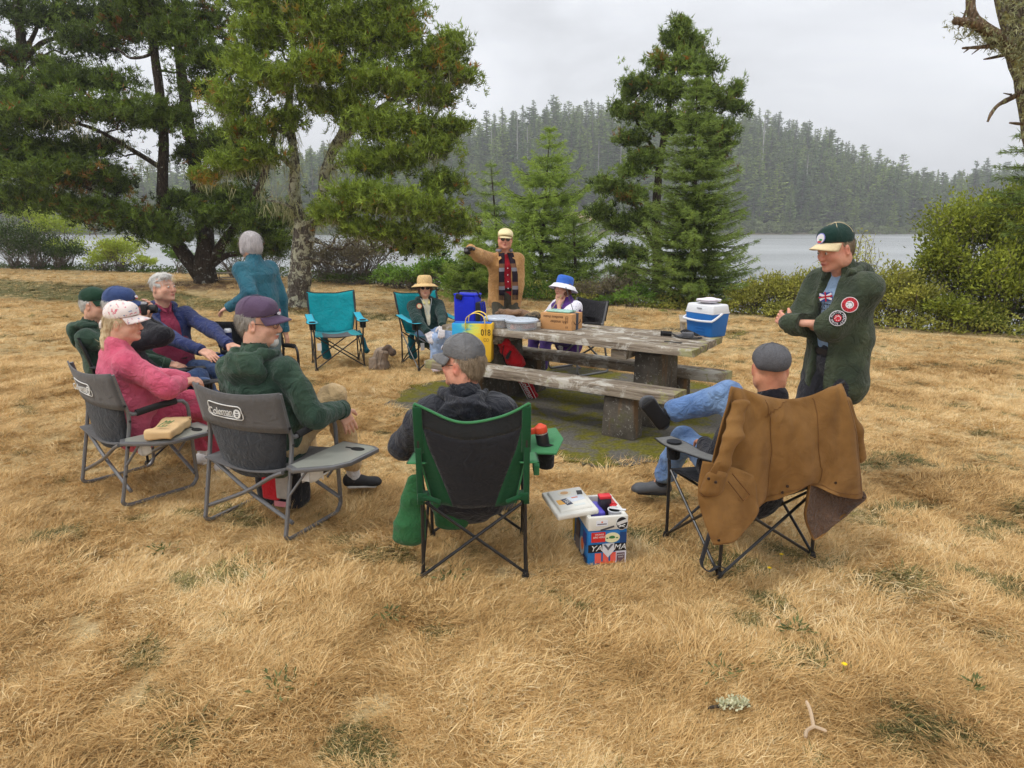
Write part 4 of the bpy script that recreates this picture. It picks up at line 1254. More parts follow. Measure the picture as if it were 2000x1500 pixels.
def tuft(seed, n, lmin, lmax, rad, mats, width=.0026, lean=.9, green=0.0, flat=.35):
    r_ = np.random.RandomState(seed); Vs, Fs, Cs, mi, o = [], [], [], [], 0
    for i in range(n):
        a = r_.normal(0, .75); l = r_.uniform(lmin, lmax)
        if r_.rand() < .2: a = r_.rand() * 6.28
        d = np.array([math.cos(a), math.sin(a)]); p = r_.randn(2) * rad
        side = np.array([-d[1], d[0], 0]) * width * r_.uniform(.7, 1.3)
        el = r_.uniform(.35, 1.25) * (1 - flat) + .15
        pts = []; pos = np.array([p[0], p[1], -.004])
        for k in range(3):
            pts.append(pos.copy())
            e_ = el - lean * k * .55
            pos = pos + np.array([d[0] * math.cos(e_), d[1] * math.cos(e_), math.sin(e_)]) * l / 2.2
            pos[2] = max(pos[2], .003 + .012 * r_.rand())
        V = np.array([pts[0] - side, pts[0] + side, pts[1] - side * .8, pts[1] + side * .8, pts[2]])
        Vs.append(V); Fs += [(o, o + 1, o + 3), (o, o + 3, o + 2), (o + 2, o + 3, o + 4)]; o += 5
        Cs.append(np.tile([r_.rand(), 0, 0], (5, 1))); mi += [1 if r_.rand() < green else 0] * 3
    return npmesh('grass_tuft', np.concatenate(Vs), np.array(Fs), mats, True, mi, np.concatenate(Cs))
TU = [tuft(1, 30, .05, .13, .030, [STRAW, GREEN], width=.0017), tuft(2, 32, .04, .10, .036, [STRAW, GREEN], width=.0016), tuft(3, 22, .07, .16, .024, [STRAW, GREEN], flat=.1, width=.0015),
      tuft(4, 34, .04, .10, .04, [STRAW, GREEN], flat=.65, width=.0017), tuft(5, 28, .05, .12, .03, [STRAW, GREEN], green=.12, width=.0017), tuft(6, 30, .04, .10, .028, [STRAW, GREEN], green=.8, width=.0026),
      tuft(7, 9, .10, .20, .02, [STRAW, GREEN], width=.0018, lean=.5, flat=-.1)]
rgr = np.random.RandomState(77)
def scatter(n, y0, y1, xm, pw=1.0):
    y = y0 + (y1 - y0) * rgr.rand(n) ** pw
    x = (rgr.rand(n) * 2 - 1) * (y * .84 + xm + .35)
    return x, y
X, Y, S = [], [], []
for n, y0, y1, xm, s, pw in ((24000, 1.0, 2.6, .3, .74, .8), (36000, 2.6, 4.6, .4, .76, .8), (50000, 4.6, 9, .6, .80, .75), (34000, 9, 16, 1.0, .9, .8), (22000, 16, 27, 2, 1.2, .8)):
    x, y = scatter(n, y0, y1, xm, pw)
    ok = (y < edge_y(x) - .1) & ~in_pad(x, y, -.05)
    X.append(x[ok]); Y.append(y[ok]); S.append(np.full(ok.sum(), s))
X, Y, S = map(np.concatenate, (X, Y, S))
gz = ground_z(X, Y)
flow = vnoise(X, Y, .55, 5) * 1.4 + vnoise(X, Y, 1.7, 8) * .8 - .5
rot = np.stack([rgr.normal(0, .16, len(X)), rgr.normal(0, .16, len(X)), flow + rgr.normal(0, .5, len(X))], 1)
u = rgr.rand(len(X))
idx = np.select([u < .20, u < .40, u < .48, u < .78, u < .96], [0, 1, 2, 3, 4], 6)
gn = vnoise(X, Y, 1.5, 31, 7)
thr = np.where(X > 1.0, np.where(Y < 5, .5, .7), 1.05) - np.where((Y < 4), .0, -.25)
idx = np.where((gn > thr) & (rgr.rand(len(X)) < .8), 5, idx)
strip = np.abs(-.52 * X + 11.6 - Y) / np.interp(X, [-14, -2], [1.9, .35])
idx = np.where((strip < 1) & (X < -1.0) & (rgr.rand(len(X)) < .8), 5, idx)
scl = S * rgr.uniform(.7, 1.3, len(X)) * (1 + .3 * np.clip(vnoise(X, Y, .9, 55), -1, 1))
bare = vnoise(X, Y, 2.1, 91, 7)
ok = ~((bare > 1.1) & (rgr.rand(len(X)) < .82))
scl3 = np.stack([scl, scl, scl * rgr.uniform(.34, .85, len(X))], 1)
instancer('grass', np.stack([X, Y, gz], 1)[ok], rot[ok], scl3[ok], idx[ok], TU, 'dry golden grass covering the lawn')

# ================================================================== PICNIC TABLE AND BENCHES
def woodmat(name, wear=0.0):
    m, nt, out = nodes(name)
    tc = N(nt, 'ShaderNodeTexCoord').outputs['Object']
    oi = N(nt, 'ShaderNodeObjectInfo')
    off = N(nt, 'ShaderNodeVectorMath', {0: tc}, operation='ADD')
    cmb = N(nt, 'ShaderNodeCombineXYZ', {0: oi.outputs['Random'], 1: oi.outputs['Random'], 2: oi.outputs['Random']}).outputs[0]
    cms = N(nt, 'ShaderNodeVectorMath', {0: cmb, 'Scale': 7.0}, operation='SCALE').outputs[0]
    nt.links.new(cms, off.inputs[1]); v = off.outputs[0]
    st = N(nt, 'ShaderNodeMapping', {'Vector': v, 'Scale': (1.6, 26, 26)}).outputs[0]
    g1 = noise(nt, st, 1.0, 6, .7, .5)
    st2 = N(nt, 'ShaderNodeMapping', {'Vector': v, 'Scale': (3.0, 60, 60)}).outputs[0]
    g2 = noise(nt, st2, 1.0, 4, .7, .3)
    p1 = noise(nt, v, 5.0, 6, .72, .6)
    p2 = noise(nt, N(nt, 'ShaderNodeMapping', {'Vector': v, 'Scale': (3, 12, 12)}).outputs[0], 1.5, 5, .7)
    col = ramp(nt, g1, [(.30, (.070, .052, .038)), (.46, (.20, .160, .120)), (.62, (.35, .30, .235)), (.8, (.54, .50, .43))])
    col = mix(nt, mrange(nt, g2, .38, .28, 0, .8), col, (.045, .036, .028, 1))
    col = mix(nt, mrange(nt, p1, .52, .60, 0, .65), col, (.60, .58, .52, 1))
    col = mix(nt, mrange(nt, p2, .60, .70, 0, .6), col, (.09, .06, .045, 1))
    p3 = noise(nt, v, 9.0, 5, .7)
    xs = N(nt, 'ShaderNodeSeparateXYZ', {0: tc}).outputs['X']
    endf = mrange(nt, N(nt, 'ShaderNodeMath', {0: xs}, operation='ABSOLUTE').outputs[0], .85, 1.27, .0, .13)
    yl = N(nt, 'ShaderNodeMath', {0: p3, 1: endf}, operation='ADD').outputs[0]
    col = mix(nt, mrange(nt, yl, .62, .70, 0, .7), col, (.30, .29, .10, 1))
    h = mix(nt, .5, g1, g2)
    bsdf(nt, out, col, .9, .15, bump(nt, h, 1.0, .02))
    return m
WOOD = woodmat('weathered_timber')
m, nt, out = nodes('mossy_post')
tc = N(nt, 'ShaderNodeTexCoord').outputs['Object']
n1 = noise(nt, tc, 4, 6, .7); n2 = noise(nt, tc, 40, 3, .7); n3 = noise(nt, N(nt, 'ShaderNodeMapping', {'Vector': tc, 'Scale': (6, 6, 1)}).outputs[0], 1.5, 4)
col = ramp(nt, n1, [(.3, (.055, .048, .040)), (.7, (.16, .14, .115))])
col = mix(nt, mrange(nt, n2, .60, .66, 0, .7), col, (.38, .37, .33, 1))
col = mix(nt, mrange(nt, n3, .56, .66, 0, .7), col, (.19, .11, .055, 1))
col = mix(nt, mrange(nt, noise(nt, tc, 3, 5, .7), .58, .66, 0, .7), col, (.10, .105, .03, 1))
bsdf(nt, out, col, .95, .1, bump(nt, n2, .6, .01))
POST = m

def plank_bm(L, wd, th, seed, nl=44):
    """one weathered plank centred on the origin: nibbled edges, slightly uneven top"""
    r_ = np.random.RandomState(seed)
    xs = np.linspace(-L / 2, L / 2, nl)
    nib = [np.convolve(r_.rand(nl + 6) ** 4, np.ones(3) / 3, 'same')[3:-3] * .022 for _ in range(4)]
    ws = np.cumsum(r_.randn(nl)) * .0012
    mb = MB(); rings = []
    for i, x in enumerate(xs):
        a, b_ = -wd / 2 + nib[0][i], wd / 2 - nib[1][i]
        zt = th / 2 + ws[i] * .5
        c = .008
        dx = 0
        if i in (0, nl - 1):
            dx = (1 if i == 0 else -1) * .004
        jit = [r_.uniform(-.012, .012) if i in (0, nl - 1) else 0 for _ in range(8)]
        ring = [(x + jit[0], a, -th / 2 + c), (x + jit[1], a + nib[2][i] * .4, zt - c), (x + jit[2], a + c + nib[2][i] * .5, zt), (x + jit[3], (a + b_) / 2 + .01, zt - .002 + r_.uniform(-.002, .002)), (x + jit[4], b_ - c, zt),
                (x + jit[5], b_, zt - c), (x + jit[6], b_ - nib[3][i] * .4, -th / 2 + c), (x + jit[7], 0, -th / 2)]
        rings.append(ring)
    n = 8; V = [p for rg_ in rings for p in rg_]
    Fs = [(i * n + k, (i + 1) * n + k, (i + 1) * n + (k + 1) % n, i * n + (k + 1) % n) for i in range(nl - 1) for k in range(n)]
    Fs += [tuple(range(n)), tuple((nl - 1) * n + k for k in range(n - 1, -1, -1))]
    mb.add(V, Fs); return mb
E_ = Vector((-.829, .559, 0)); W_ = Vector((.559, .829, 0))
TABZ = .76
NR = Vector((1.43, 5.33, 0))
TL = 2.55
tc_ = NR + E_ * TL / 2 + W_ * .41
TRZ = math.atan2(-E_.y, -E_.x)
table = thing('picnic_table', 'massive weathered timber picnic table loaded with bags and boxes', 'table', tc_, TRZ)
for i in range(4):
    o = plank_bm(TL + random.uniform(-.02, .02), .202, .062, 40 + i).obj('plank', WOOD, table, angle=50)
    o.location = (random.uniform(-.008, .008), -.308 + i * .2055, TABZ - .032)
for x in (.62, -.72):
    mb = MB(); mb.box((0, 0, 0), (.15, .70, .085)); o = mb.obj('cross_beam', WOOD, table, bevel=.012); o.location = (x, -.02, TABZ - .063 - .044)
for x in (.82, -.86):
    mb = MB(); mb.box((0, 0, 0), (.24, .50, .655), taper=(.94, .94)); o = mb.obj('pedestal', POST, table, bevel=.02); o.location = (x, 0, .325)
def bench(label, right_near, L, wd=.245):
    c = Vector((right_near[0], right_near[1], 0)) + E_ * L / 2 + W_ * wd / 2
    t = thing('bench', label, 'bench', c, TRZ, 'benches of the big picnic table')
    for i in range(1):
        o = plank_bm(L, wd, .085, 60 + int(c.x * 10)).obj('plank', WOOD, t, angle=50); o.location = (0, 0, .4075)
    for x in (.78, -.80):
        mb = MB(); mb.box((0, 0, 0), (.30, .19, .36), taper=(.93, .93)); o = mb.obj('pedestal', POST, t, bevel=.02); o.location = (x, .01, .183)
    return t
bench('weathered bench on the near side of the big table carrying the yellow tote', (1.253, 5.078), 2.54)
bench('weathered bench on the far side of the big table', (1.847, 5.82), 2.56)

# far tables
def far_table(label, p, rz, metal=False):
    t = thing('picnic_table', label, 'table', p, rz, 'smaller picnic tables at the lawn edge')
    if metal:
        for i in range(4):
            mb = MB(); mb.box((0, -.27 + i * .18, .74), (1.7, .17, .04)); mb.obj('plank', WOOD, t, bevel=.005)
        for y in (-.62, .62):
            mb = MB(); mb.box((0, y, .44), (1.7, .24, .04)); mb.obj('seat', WOOD, t, bevel=.005)
        mt = plain('dark_steel', lin(70, 66, 62), .6)
        for x in (-.55, .55):
            mb = MB()
            mb.tube(smooth_path([(x, -.62, .42), (x, -.62, .10), (x, -.5, .03), (x, .5, .03), (x, .62, .10), (x, .62, .42)], 3), .022, 7)
            mb.tube([(x, -.3, .03), (x, -.22, .72)], .022, 7); mb.tube([(x, .3, .03), (x, .22, .72)], .022, 7); mb.tube([(x, -.25, .4), (x, .25, .4)], .02, 6)
            mb.obj('leg_frame', mt, t)
    else:
        cm = plain('far_concrete', lin(170, 160, 146), .9, .2)
        mb = MB(); mb.box((0, 0, .73), (1.5, .66, .06)); mb.obj('tabletop', cm, t, bevel=.01)
        for y in (-.46, .46):
            mb = MB(); mb.box((0, y, .44), (1.5, .22, .05)); mb.obj('seat', cm, t, bevel=.01)
            for x in (-.55, .55):
                mb = MB(); mb.box((x, y, .205), (.14, .12, .41)); mb.obj('post', cm, t, bevel=.01)
        for x in (-.55, .55):
            mb = MB(); mb.box((x, 0, .35), (.15, .35, .70)); mb.obj('post', cm, t, bevel=.01)
    t.scale = (.52,) * 3
    return t
p = W(1362, 648, 11.0); p.z = 0; far_table('pale concrete picnic table half hidden behind the blue hard cooler', p, R(78))
mb = MB(); mb.prism([p + Vector((.85 * math.cos(a) * (1 + .1 * math.sin(3 * a)), .5 * math.sin(a), -.05)) for a in [k * 6.283 / 28 for k in range(28)]], (0, 0, .058))
props(mb.obj('concrete_pad', bpy.data.materials['mossy_concrete'], None, smooth=False), 'dark worn pad under the pale concrete table', kind='structure')
p = G(449, 560); far_table('small metal-legged picnic table beyond the old pine', p, R(10), True)

# ================================================================== CHAIRS
GREYM = plain('grey_steel', lin(112, 112, 114), .38, .06, spec=.5, metal=.35)
BLACKM = plain('black_steel', lin(30, 30, 32), .35, .05, spec=.5)
PLB = plain('black_plastic', lin(24, 24, 26), .5)
RIVET = plain('rivet', lin(36, 36, 38), .4)
WHITE_PRINT = plain('white_print', lin(224, 224, 222), .6, .03)
TAG = plain('white_tag', lin(226, 226, 226), .7, .04)
def sheet(name, mat, parent, fn, nu, nv, th=.004, mats=None, mi=None):
    """cloth panel: fn(u, v) -> point, u, v in 0..1"""
    P = [[Vector(fn(i / nu, j / nv)) for j in range(nv + 1)] for i in range(nu + 1)]
    mb = MB(); mb.grid(P)
    if mi:
        k = 0
        for i in range(nu):
            for j in range(nv):
                mb.m[k] = mi((i + .5) / nu, (j + .5) / nv); k += 1
    return mb.obj(name, mats or mat, parent, solid=th, angle=80)
def lerp(a, b, t): return a + (b - a) * t

def director_chair(label, p, rz, cfab, cmesh, metal, table_side=0, logo=True, group=None, sx=1.0, bag=True):
    t = thing('director_chair', label, 'chair', p, rz, group)
    hw = .285 * sx
    for s in (-1, 1):
        x = s * hw
        mb = MB()
        mb.tube(smooth_path([(x, -.185, .86), (x, -.15, .70), (x, -.125, .585), (x, -.15, .42), (x, -.215, .10), (x, -.225, .06), (x, -.20, .032), (x, -.12, .028), (x, .14, .028), (x, .21, .032), (x, .245, .07), (x, .25, .12), (x, .245, .42), (x, .243, .56), (x, .225, .605), (x, .18, .625), (x, 0, .612), (x, -.09, .598), (x, -.125, .612)], 4), .0125, 8)
        mb.obj('side_frame', metal, t)
        mb = MB(); mb.tube([(x, .17, .628), (x, .05, .619), (x, -.08, .602)], .021, 10); mb.obj('armrest', plain('foam_grip', lin(34, 33, 34), .85), t)
        mb = MB()
        for (y, z) in ((-.145, .66), (-.155, .40), (-.19, .22), (.247, .40), (-.127, .56)):
            mb.tube([(x + s * .011, y, z), (x + s * .018, y, z)], .008, 8)
        o = mb.obj('rivets', RIVET, t); o['kind'] = 'stuff'
    for y, z0, z1 in ((-.185, .115, .42), (.225, .115, .42)):
        for s in (-1, 1):
            mb = MB()
            yy = y + s * .012
            mb.tube(smooth_path([(s * (hw + .01), yy, z0), (0, yy, (z0 + z1) / 2 - .01), (-s * (hw - .10), yy, z1 - .04), (-s * (hw - .012), yy, z1)], 4), .012, 8)
            mb.obj('cross_brace', metal, t)
    fb, fm = cfab, cmesh
    zb = lambda v: lerp(.635, .872, v)
    def back(u, v):
        x = lerp(-hw - .012, hw + .012, u)
        y = lerp(-.138, -.188, v) - .045 * math.sin(math.pi * u) ** .8 - .013
        z = zb(v) - .028 * math.sin(math.pi * u) * (1 if v > .5 else .3)
        return (x, y, z)
    bk = sheet('backrest', fb, t, back, 16, 6, .010)
    def low(u, v):
        sag = math.sin(math.pi * u) ** .7
        x = lerp(-hw + .01 + .055 * (1 - v), hw - .01 - .055 * (1 - v), u)
        return (x, lerp(-.115, -.145, v) - .05 * sag - .02 * math.sin(math.pi * v) * sag, lerp(.40, .665, v) - .06 * (1 - v) * sag)
    sheet('lower_back', fm, t, low, 14, 8, .003)
    def seat(u, v):
        sag = math.sin(math.pi * u) * (.4 + .6 * math.sin(math.pi * min(v + .15, 1)))
        return (lerp(-hw + .015, hw - .015, u), lerp(-.20, .25, v), .425 - .055 * sag)
    sheet('seat', fb, t, seat, 10, 8, .008)
    if logo:
        yb = -.258 - .038
        M0 = lambda dx, z, dy=0: frame((dx, back((dx + hw) / (2 * hw), .5)[1] - .009 + dy, z), (-1, 0, 0), (0, -1, -.12))
        lg = thing('logo', None, None); lg.parent = t
        mb = MB()
        cx, cz, w2, h2, r = -.06, .752, .125, .050, .02
        def P(x, z):
            u = (x + hw) / (2 * hw); v = (z - .635) / .237
            q = back(u, v); return Vector((q[0], q[1] - .0095, q[2]))
        ring = []
        for (sx_, sz_, a0) in ((1, 1, 0), (-1, 1, 90), (-1, -1, 180), (1, -1, 270)):
            for k in range(5):
                a = R(a0 + k * 22.5); ring.append((cx + sx_ * (w2 - r) + r * math.cos(a), cz + sz_ * (h2 - r) + r * math.sin(a)))
        ring.append(ring[0])
        # densify long runs
        rr = []
        for (x0, z0), (x1, z1) in zip(ring[:-1], ring[1:]):
            n = max(1, int(math.hypot(x1 - x0, z1 - z0) / .02))
            rr += [(lerp(x0, x1, k / n), lerp(z0, z1, k / n)) for k in range(n)]
        rr.append(ring[0])
        mb.tube([P(x, z) for x, z in rr], .0032, 5)
        mb.obj('logo_frame', WHITE_PRINT, t)
        mb = MB(); mb.tube([P(cx + w2 - .02, cz - h2 + .013), P(cx, cz - h2 + .013), P(cx - w2 + .02, cz - h2 + .013)], .0022, 5); mb.obj('logo_line', WHITE_PRINT, t)
        # word: x runs from the viewer's left to right, seen from behind
        q = P(cx - .028, cz + .004)
        text('lettering', 'Coleman', WHITE_PRINT, t, .062, frame(q + Vector((0, -.003, 0)), (1, 0.10, 0), (0.10, -1, -.2)), .0016, sx=.76, space=.95)
        # lantern badge
        mb = MB(); q = P(cx + w2 - .034, cz + .006)
        for a0 in range(0, 1):
            mb.lathe([(.0265, -.001), (.0265, .001)], 18, q, rot=Matrix.Rotation(R(90), 3, 'X'))
        mb.obj('lantern_badge', WHITE_PRINT, t)
        mb = MB()
        for dz, wd_ in ((.012, .011), (-.002, .016), (-.012, .010)):
            mb.box(q + Vector((0, -.002, dz)), (wd_ * 1.6, .002, .006))
        mb.obj('lantern_mark', fb, t)
        bpy.data.objects.remove(lg)
    if table_side:
        s = table_side
        x0, x1 = s * (hw + .018), s * (hw + .30)
        pts = [(x0, -.20, .44), (x0 + s * .07, -.23, .44), (x1 - s * .05, -.10, .44), (x1, .0, .44), (x1, .26, .44), (x1 - s * .05, .29, .44), (x0, .29, .44)]
        mb = MB(); mb.prism(pts, (0, 0, .024)); tt = mb.obj('side_table', metal, t, bevel=.005)
        mb = MB(); cpt = Vector(((x0 + x1) / 2, .06, .464)); mb.prism([cpt + (Vector(q) - Vector(((x0 + x1) / 2, .06, .44))) * .9 for q in pts], (0, 0, .0025))
        mb.obj('table_panel', plain('table_panel', lin(138, 140, 132), .35, .05), tt)
        mb = MB(); c = Vector(((x0 + x1) / 2 + s * .04, .19, .4668)); mb.prism([c + Vector((.045 * math.cos(a), .028 * math.sin(a), 0)) for a in [k * .3927 for k in range(16)]], (0, 0, .002)); mb.box(c + Vector((-s * .06, .0, .001)), (.05, .012, .002))
        mb.obj('cup_slot_shade', plain('hole_shade_black', lin(14, 14, 14), .9), tt)  # black shape laid on the panel, painted as the slot's dark inside
        for y in (-.12, .2):
            mb = MB(); mb.tube([(x0 + s * .085, y, .438), (s * (hw + .004), y - .06, .28)], .008, 6); mb.obj('table_strut', metal, t)
        if bag:
            sheet('clear_pouch', plain('clear_film', lin(196, 194, 190), .25, .04, spec=.6), t, lambda u, v: (lerp(x0 + s * .01, x0 + s * .16, u), -.10 + .02 * math.sin(9 * u), .438 - .10 * v * (1 - .35 * u) + .008 * math.sin(12 * u + 4 * v)), 6, 4, .001)
            mb = MB(); mb.box((x0 + s * .05, -.115, .39), (.055, .001, .07)); mb.obj('care_tag', TAG, t, smooth=False)
    return t

def camp_chair(label, p, rz, main, trim, panel, group=None, w=1.0, h=1.0, vneck=0.0, band=None, cup=True, metal=None, armmat=None, back_h=.86, sideband=False, tilt=0.0, open_seat=True):
    """folding quad chair; local +Y is the way the sitter looks"""
    metal = metal or BLACKM
    t = thing('camp_chair', label, 'chair', p, rz, group)
    a = .265 * w
    for s in (-1, 1):
        mb = MB(); mb.tube(smooth_path([(s * a * 1.0, -.235, .015), (s * (a - .005), -.235, .40), (s * a, -.25, .52), (s * a, -.33 - tilt, back_h * .985)], 3), .0095, 7); mb.obj('rear_leg', metal, t)
        mb = MB(); mb.tube([(s * a, .24, .015), (s * a, .245, .40), (s * (a + .012), .25, .585)], .0095, 7); mb.obj('front_leg', metal, t)
        for y, y2 in ((-.235, .24), (.24, -.235)):
            mb = MB(); mb.tube([(s * (a + .006), y, .03), (s * (a - .004), y2, .415)], .008, 7); mb.obj('side_brace', metal, t)
        for y in (-.24, .245):
            mb = MB(); mb.tube([(s * a, y + s * .009, .03), (-s * (a - .02), y + s * .009, .415)], .008, 7); mb.obj('cross_brace', metal, t)
            mb = MB(); mb.lathe([(.012, 0), (.020, .004), (.020, .02), (.012, .045)], 10, (s * a, y, .0)); mb.obj('foot', PLB, t)
    def back(u, v):
        uu = u * 2 - 1
        sag = math.cos(uu * math.pi / 2)
        wd = lerp(a * .80, a + .012, min(v * 1.6, 1)) if sideband or True else a
        z = lerp(.40, back_h, v) - vneck * sag * v ** 2 - .03 * sag * v - .02 * (1 - v) * sag
        y = lerp(-.215, -.335 - tilt, v ** 1.15) - .035 * sag * math.sin(math.pi * (v * .9 + .05))
        return (uu * wd, y + .004 * math.sin(9 * u + 7 * v), z + .003 * math.sin(13 * u))
    if sideband:
        lim = lambda v: .50 + .36 * min(v / .80, 1)            # where the dark centre ends, narrow at the seat
        seg = lambda u0, u1, va, vb: (lambda u, v: back((lerp(u0(lerp(va, vb, v)), u1(lerp(va, vb, v)), u) + 1) / 2, lerp(va, vb, v)))
        sheet('backrest', main, t, seg(lambda v: -lim(v), lambda v: lim(v), 0, .80), 20, 16, .006)
        for s in (-1, 1):
            sheet('side_band', trim, t, seg(lambda v: s * lim(v), lambda v: s * 1.0, 0, .80), 4, 16, .006)
        sheet('top_band', panel, t, seg(lambda v: -1.0, lambda v: 1.0, .80, 1), 24, 5, .006)
    else:
        sheet('backrest', None, t, back, 14, 12, .006, [main, panel], (lambda u, v: 1 if (band and v > band) else 0))
    mb = MB(); mb.tube([Vector(back(i / 24, 1.0)) + Vector((0, -.002, .003)) for i in range(25)], .007, 6)
    for s in (0, 1): mb.tube([Vector(back(s, j / 12)) for j in range(13)], .006, 6)
    mb.obj('edge_binding', armmat if sideband else PLB, t)
    def seat(u, v):
        uu = u * 2 - 1; sag = math.cos(uu * math.pi / 2)
        return (uu * lerp(a * .82, a - .005, v), lerp(-.215, .25, v), .42 - .055 * sag * math.sin(math.pi * min(v * .8 + .18, 1)) - .012 * v * sag)
    sheet('seat', None, t, seat, 12, 10, .006, [main, panel], (lambda u, v: 1 if abs(u * 2 - 1) < .72 and v > .12 else 0))
    for s in (-1, 1):
        am = armmat or main
        def arm(u, v):
            wd = .045 + (.022 if u > .55 else 0) * math.sin(math.pi * min(max((u - .5) / .55, 0), 1))
            return (s * (a + .012) + (v - .5) * 2 * wd, lerp(-.27, .31, u), lerp(.63, .585, u) - .018 * math.sin(math.pi * u) + .006 * (v - .5) ** 2)
        ar = sheet('armrest', am, t, arm, 14, 4, .007)
        mb = MB(); mb.tube([arm(i / 14, 0) for i in range(15)] + [arm(1, .5)] + [arm(1 - i / 14, 1) for i in range(15)], .0045, 5); mb.obj('arm_binding', PLB if not sideband else trim, ar)
        if cup:
            c = (s * (a + .012), .20, .593)
            mb = MB(); mb.lathe([(.034, .004), (.040, .005), (.040, .001), (.034, 0)], 18, c); mb.obj('cup_ring', PLB, ar)
            mb = MB(); mb.lathe([(.0, .0018), (.036, .0018)], 18, c); mb.obj('cup_hole_shade', plain('hole_shade_black', lin(14, 14, 14), .9), ar)  # closed black disc, its colour stands in for the shade inside the hole
            mb = MB(); mb.lathe([(.030, -.095), (.036, -.09), (.040, -.02), (.040, -.004)], 16, c); mb.obj('cup_pouch', fabric('pouch_black', lin(26, 26, 28)), ar)
    return t
def facing(dx, dy):                       # rotation that turns local +Y towards (dx, dy)
    return math.atan2(-dx, dy)
def cfab(name, r, g, b, **k): return fabric(name, lin(r, g, b), **k)
CH = 'folding chairs round the picnic table'
DG = cfab('grey_polyester', 92, 90, 90, var=.08, wrinkle=.2); DM = cfab('grey_mesh', 52, 54, 58, var=.12, wrinkle=.4)
BK = cfab('black_polyester', 34, 34, 38, var=.15, wrinkle=.3); BKM = cfab('black_mesh', 30, 30, 34)
fwd6 = Vector((.42, .91, 0)).normalized(); c6 = (G(550, 1070) + G(378, 1025)) / 2 + fwd6 * .23 + Vector((.05, 0, 0))
chair6 = director_chair('grey folding chair with printed logo and side table under the man in the purple cap', c6, facing(.42, .91), DG, DM, GREYM, 1, True, CH, 1.08)
fwd5 = Vector((.62, .78, 0)).normalized(); c5 = (G(255, 992) + G(178, 942)) / 2 + fwd5 * .23 + Vector((-.01, -.07, 0))
chair5 = director_chair('grey folding chair with side table holding a paper bag, under the woman in pink', c5, facing(.62, .78), DG, DM, GREYM, 1, True, CH, 1.10)

GRN = cfab('green_webbing', 20, 70, 40, var=.1, wrinkle=.15); GRL = cfab('light_green_binding', 62, 124, 80, var=.08, wrinkle=.1)
fwd10 = Vector((.08, .99, 0)).normalized(); c10 = (G(1010, 1130) + G(812, 1112)) / 2 + fwd10 * .235
chair10 = camp_chair('black and green folding chair with scooped back seen from behind', c10 + Vector((.025, -.05, 0)), facing(-.02, .99), BK, GRN, cfab('black_panel', 38, 40, 42, wrinkle=.25), CH, .97, vneck=.06, back_h=.93, sideband=True, cup=False, armmat=GRL, tilt=-.04)
# green straps, cup pocket and bag of that chair
for s in (-1, 1):
    mb = MB(); mb.box((s * .255, -.278, .80), (.044, .022, .24), Matrix.Rotation(R(8), 3, 'X')); mb.obj('pole_sleeve', GRN, chair10, bevel=.006)
    mb = MB(); mb.box((s * .258, -.262, .56), (.03, .012, .30), Matrix.Rotation(R(5), 3, 'X')); mb.obj('strap', GRN, chair10, bevel=.004)
    mb = MB(); mb.box((s * .245, -.245, .455), (.05, .05, .04)); mb.tube([(s * .242, -.26, .46), (s * .16, -.262, .425)], .014, 7); mb.obj('corner_strap', GRN, chair10, bevel=.006)
mb = MB(); mb.prism([(.29, -.02, .585), (.42, -.05, .590), (.47, .10, .62), (.44, .24, .64), (.30, .24, .62)], (0, 0, .012)); mb.obj('arm_table', GRL, chair10, bevel=.004)
mb = MB(); mb.lathe([(.036, -.12), (.043, -.11), (.048, 0)], 18, (.375, .07, .600)); mb.obj('cup_pouch', fabric('pouch_black', lin(26, 26, 28)), chair10)
mb = MB(); mb.lathe([(.0, .002), (.046, .002), (.05, .004)], 18, (.375, .07, .612)); mb.obj('cup_hole_shade', plain('hole_shade_black', lin(14, 14, 14), .9), chair10)  # black disc across the pocket paints the darkness within
for i in range(3):
    mb = MB(); mb.prism([Vector((.30, -.10 + .05 * i, .50)), Vector((.33, -.10 + .05 * i, .50)), Vector((.33, -.07 + .05 * i, .52)), Vector((.30, -.07 + .05 * i, .52))], (0, 0, .05)); mb.obj('side_pocket', GRL if i != 1 else BK, chair10, bevel=.003)

TEAL = cfab('teal_polyester', 10, 142, 152, var=.12, wrinkle=.35, wscale=9); TEALD = cfab('dark_teal_polyester', 16, 96, 112, var=.1); GSEAT = cfab('seat_mesh_grey', 84, 84, 86)  # TEALD: darker teal cloth for the hanging bag
TB = cfab('turquoise_arm', 30, 165, 190, var=.08)
c = (G(608, 715) + G(706, 722)) / 2 + Vector((0, .12, 0))
teal = camp_chair('empty teal folding chair with storage bag hanging behind its legs', c, facing(.36, -.93), TEAL, TEAL, GSEAT, CH, 1.08, back_h=.90, tilt=.06, armmat=TB)
g_ = SDF(.012); g_.ecap((.13, -.30, .34), (.10, -.30, .06), (1, 0, 0), (.055, .035), (.06, .04)).ecap((-.30, -.10, .40), (-.36, .02, .18), (0, 1, 0), (.05, .03), (.06, .04)); g_.wrinkle(5, .012)
g_.obj('hanging_bag', TEALD, teal)
mb = MB(); mb.box((.24, .262, .30), (.05, .002, .09)); mb.obj('care_tag', TAG, teal, smooth=False)
p7 = G(815, 712)
teal2 = copy_tree(teal); teal2.location = (-1.02, 8.42, 0); teal2.rotation_euler.z = facing(.55, -.83)
teal2['label'] = 'teal folding chair under the woman in the straw hat'
RED = cfab('red_trim', 200, 34, 44, var=.1)
c4 = Vector((-2.64, 5.11, 0)); 
chair4 = camp_chair('black and red folding chair under the man in the navy cap', c4, facing(.83, .55), BK, RED, RED, CH, 1.05, back_h=.94, band=.86, tilt=.05)
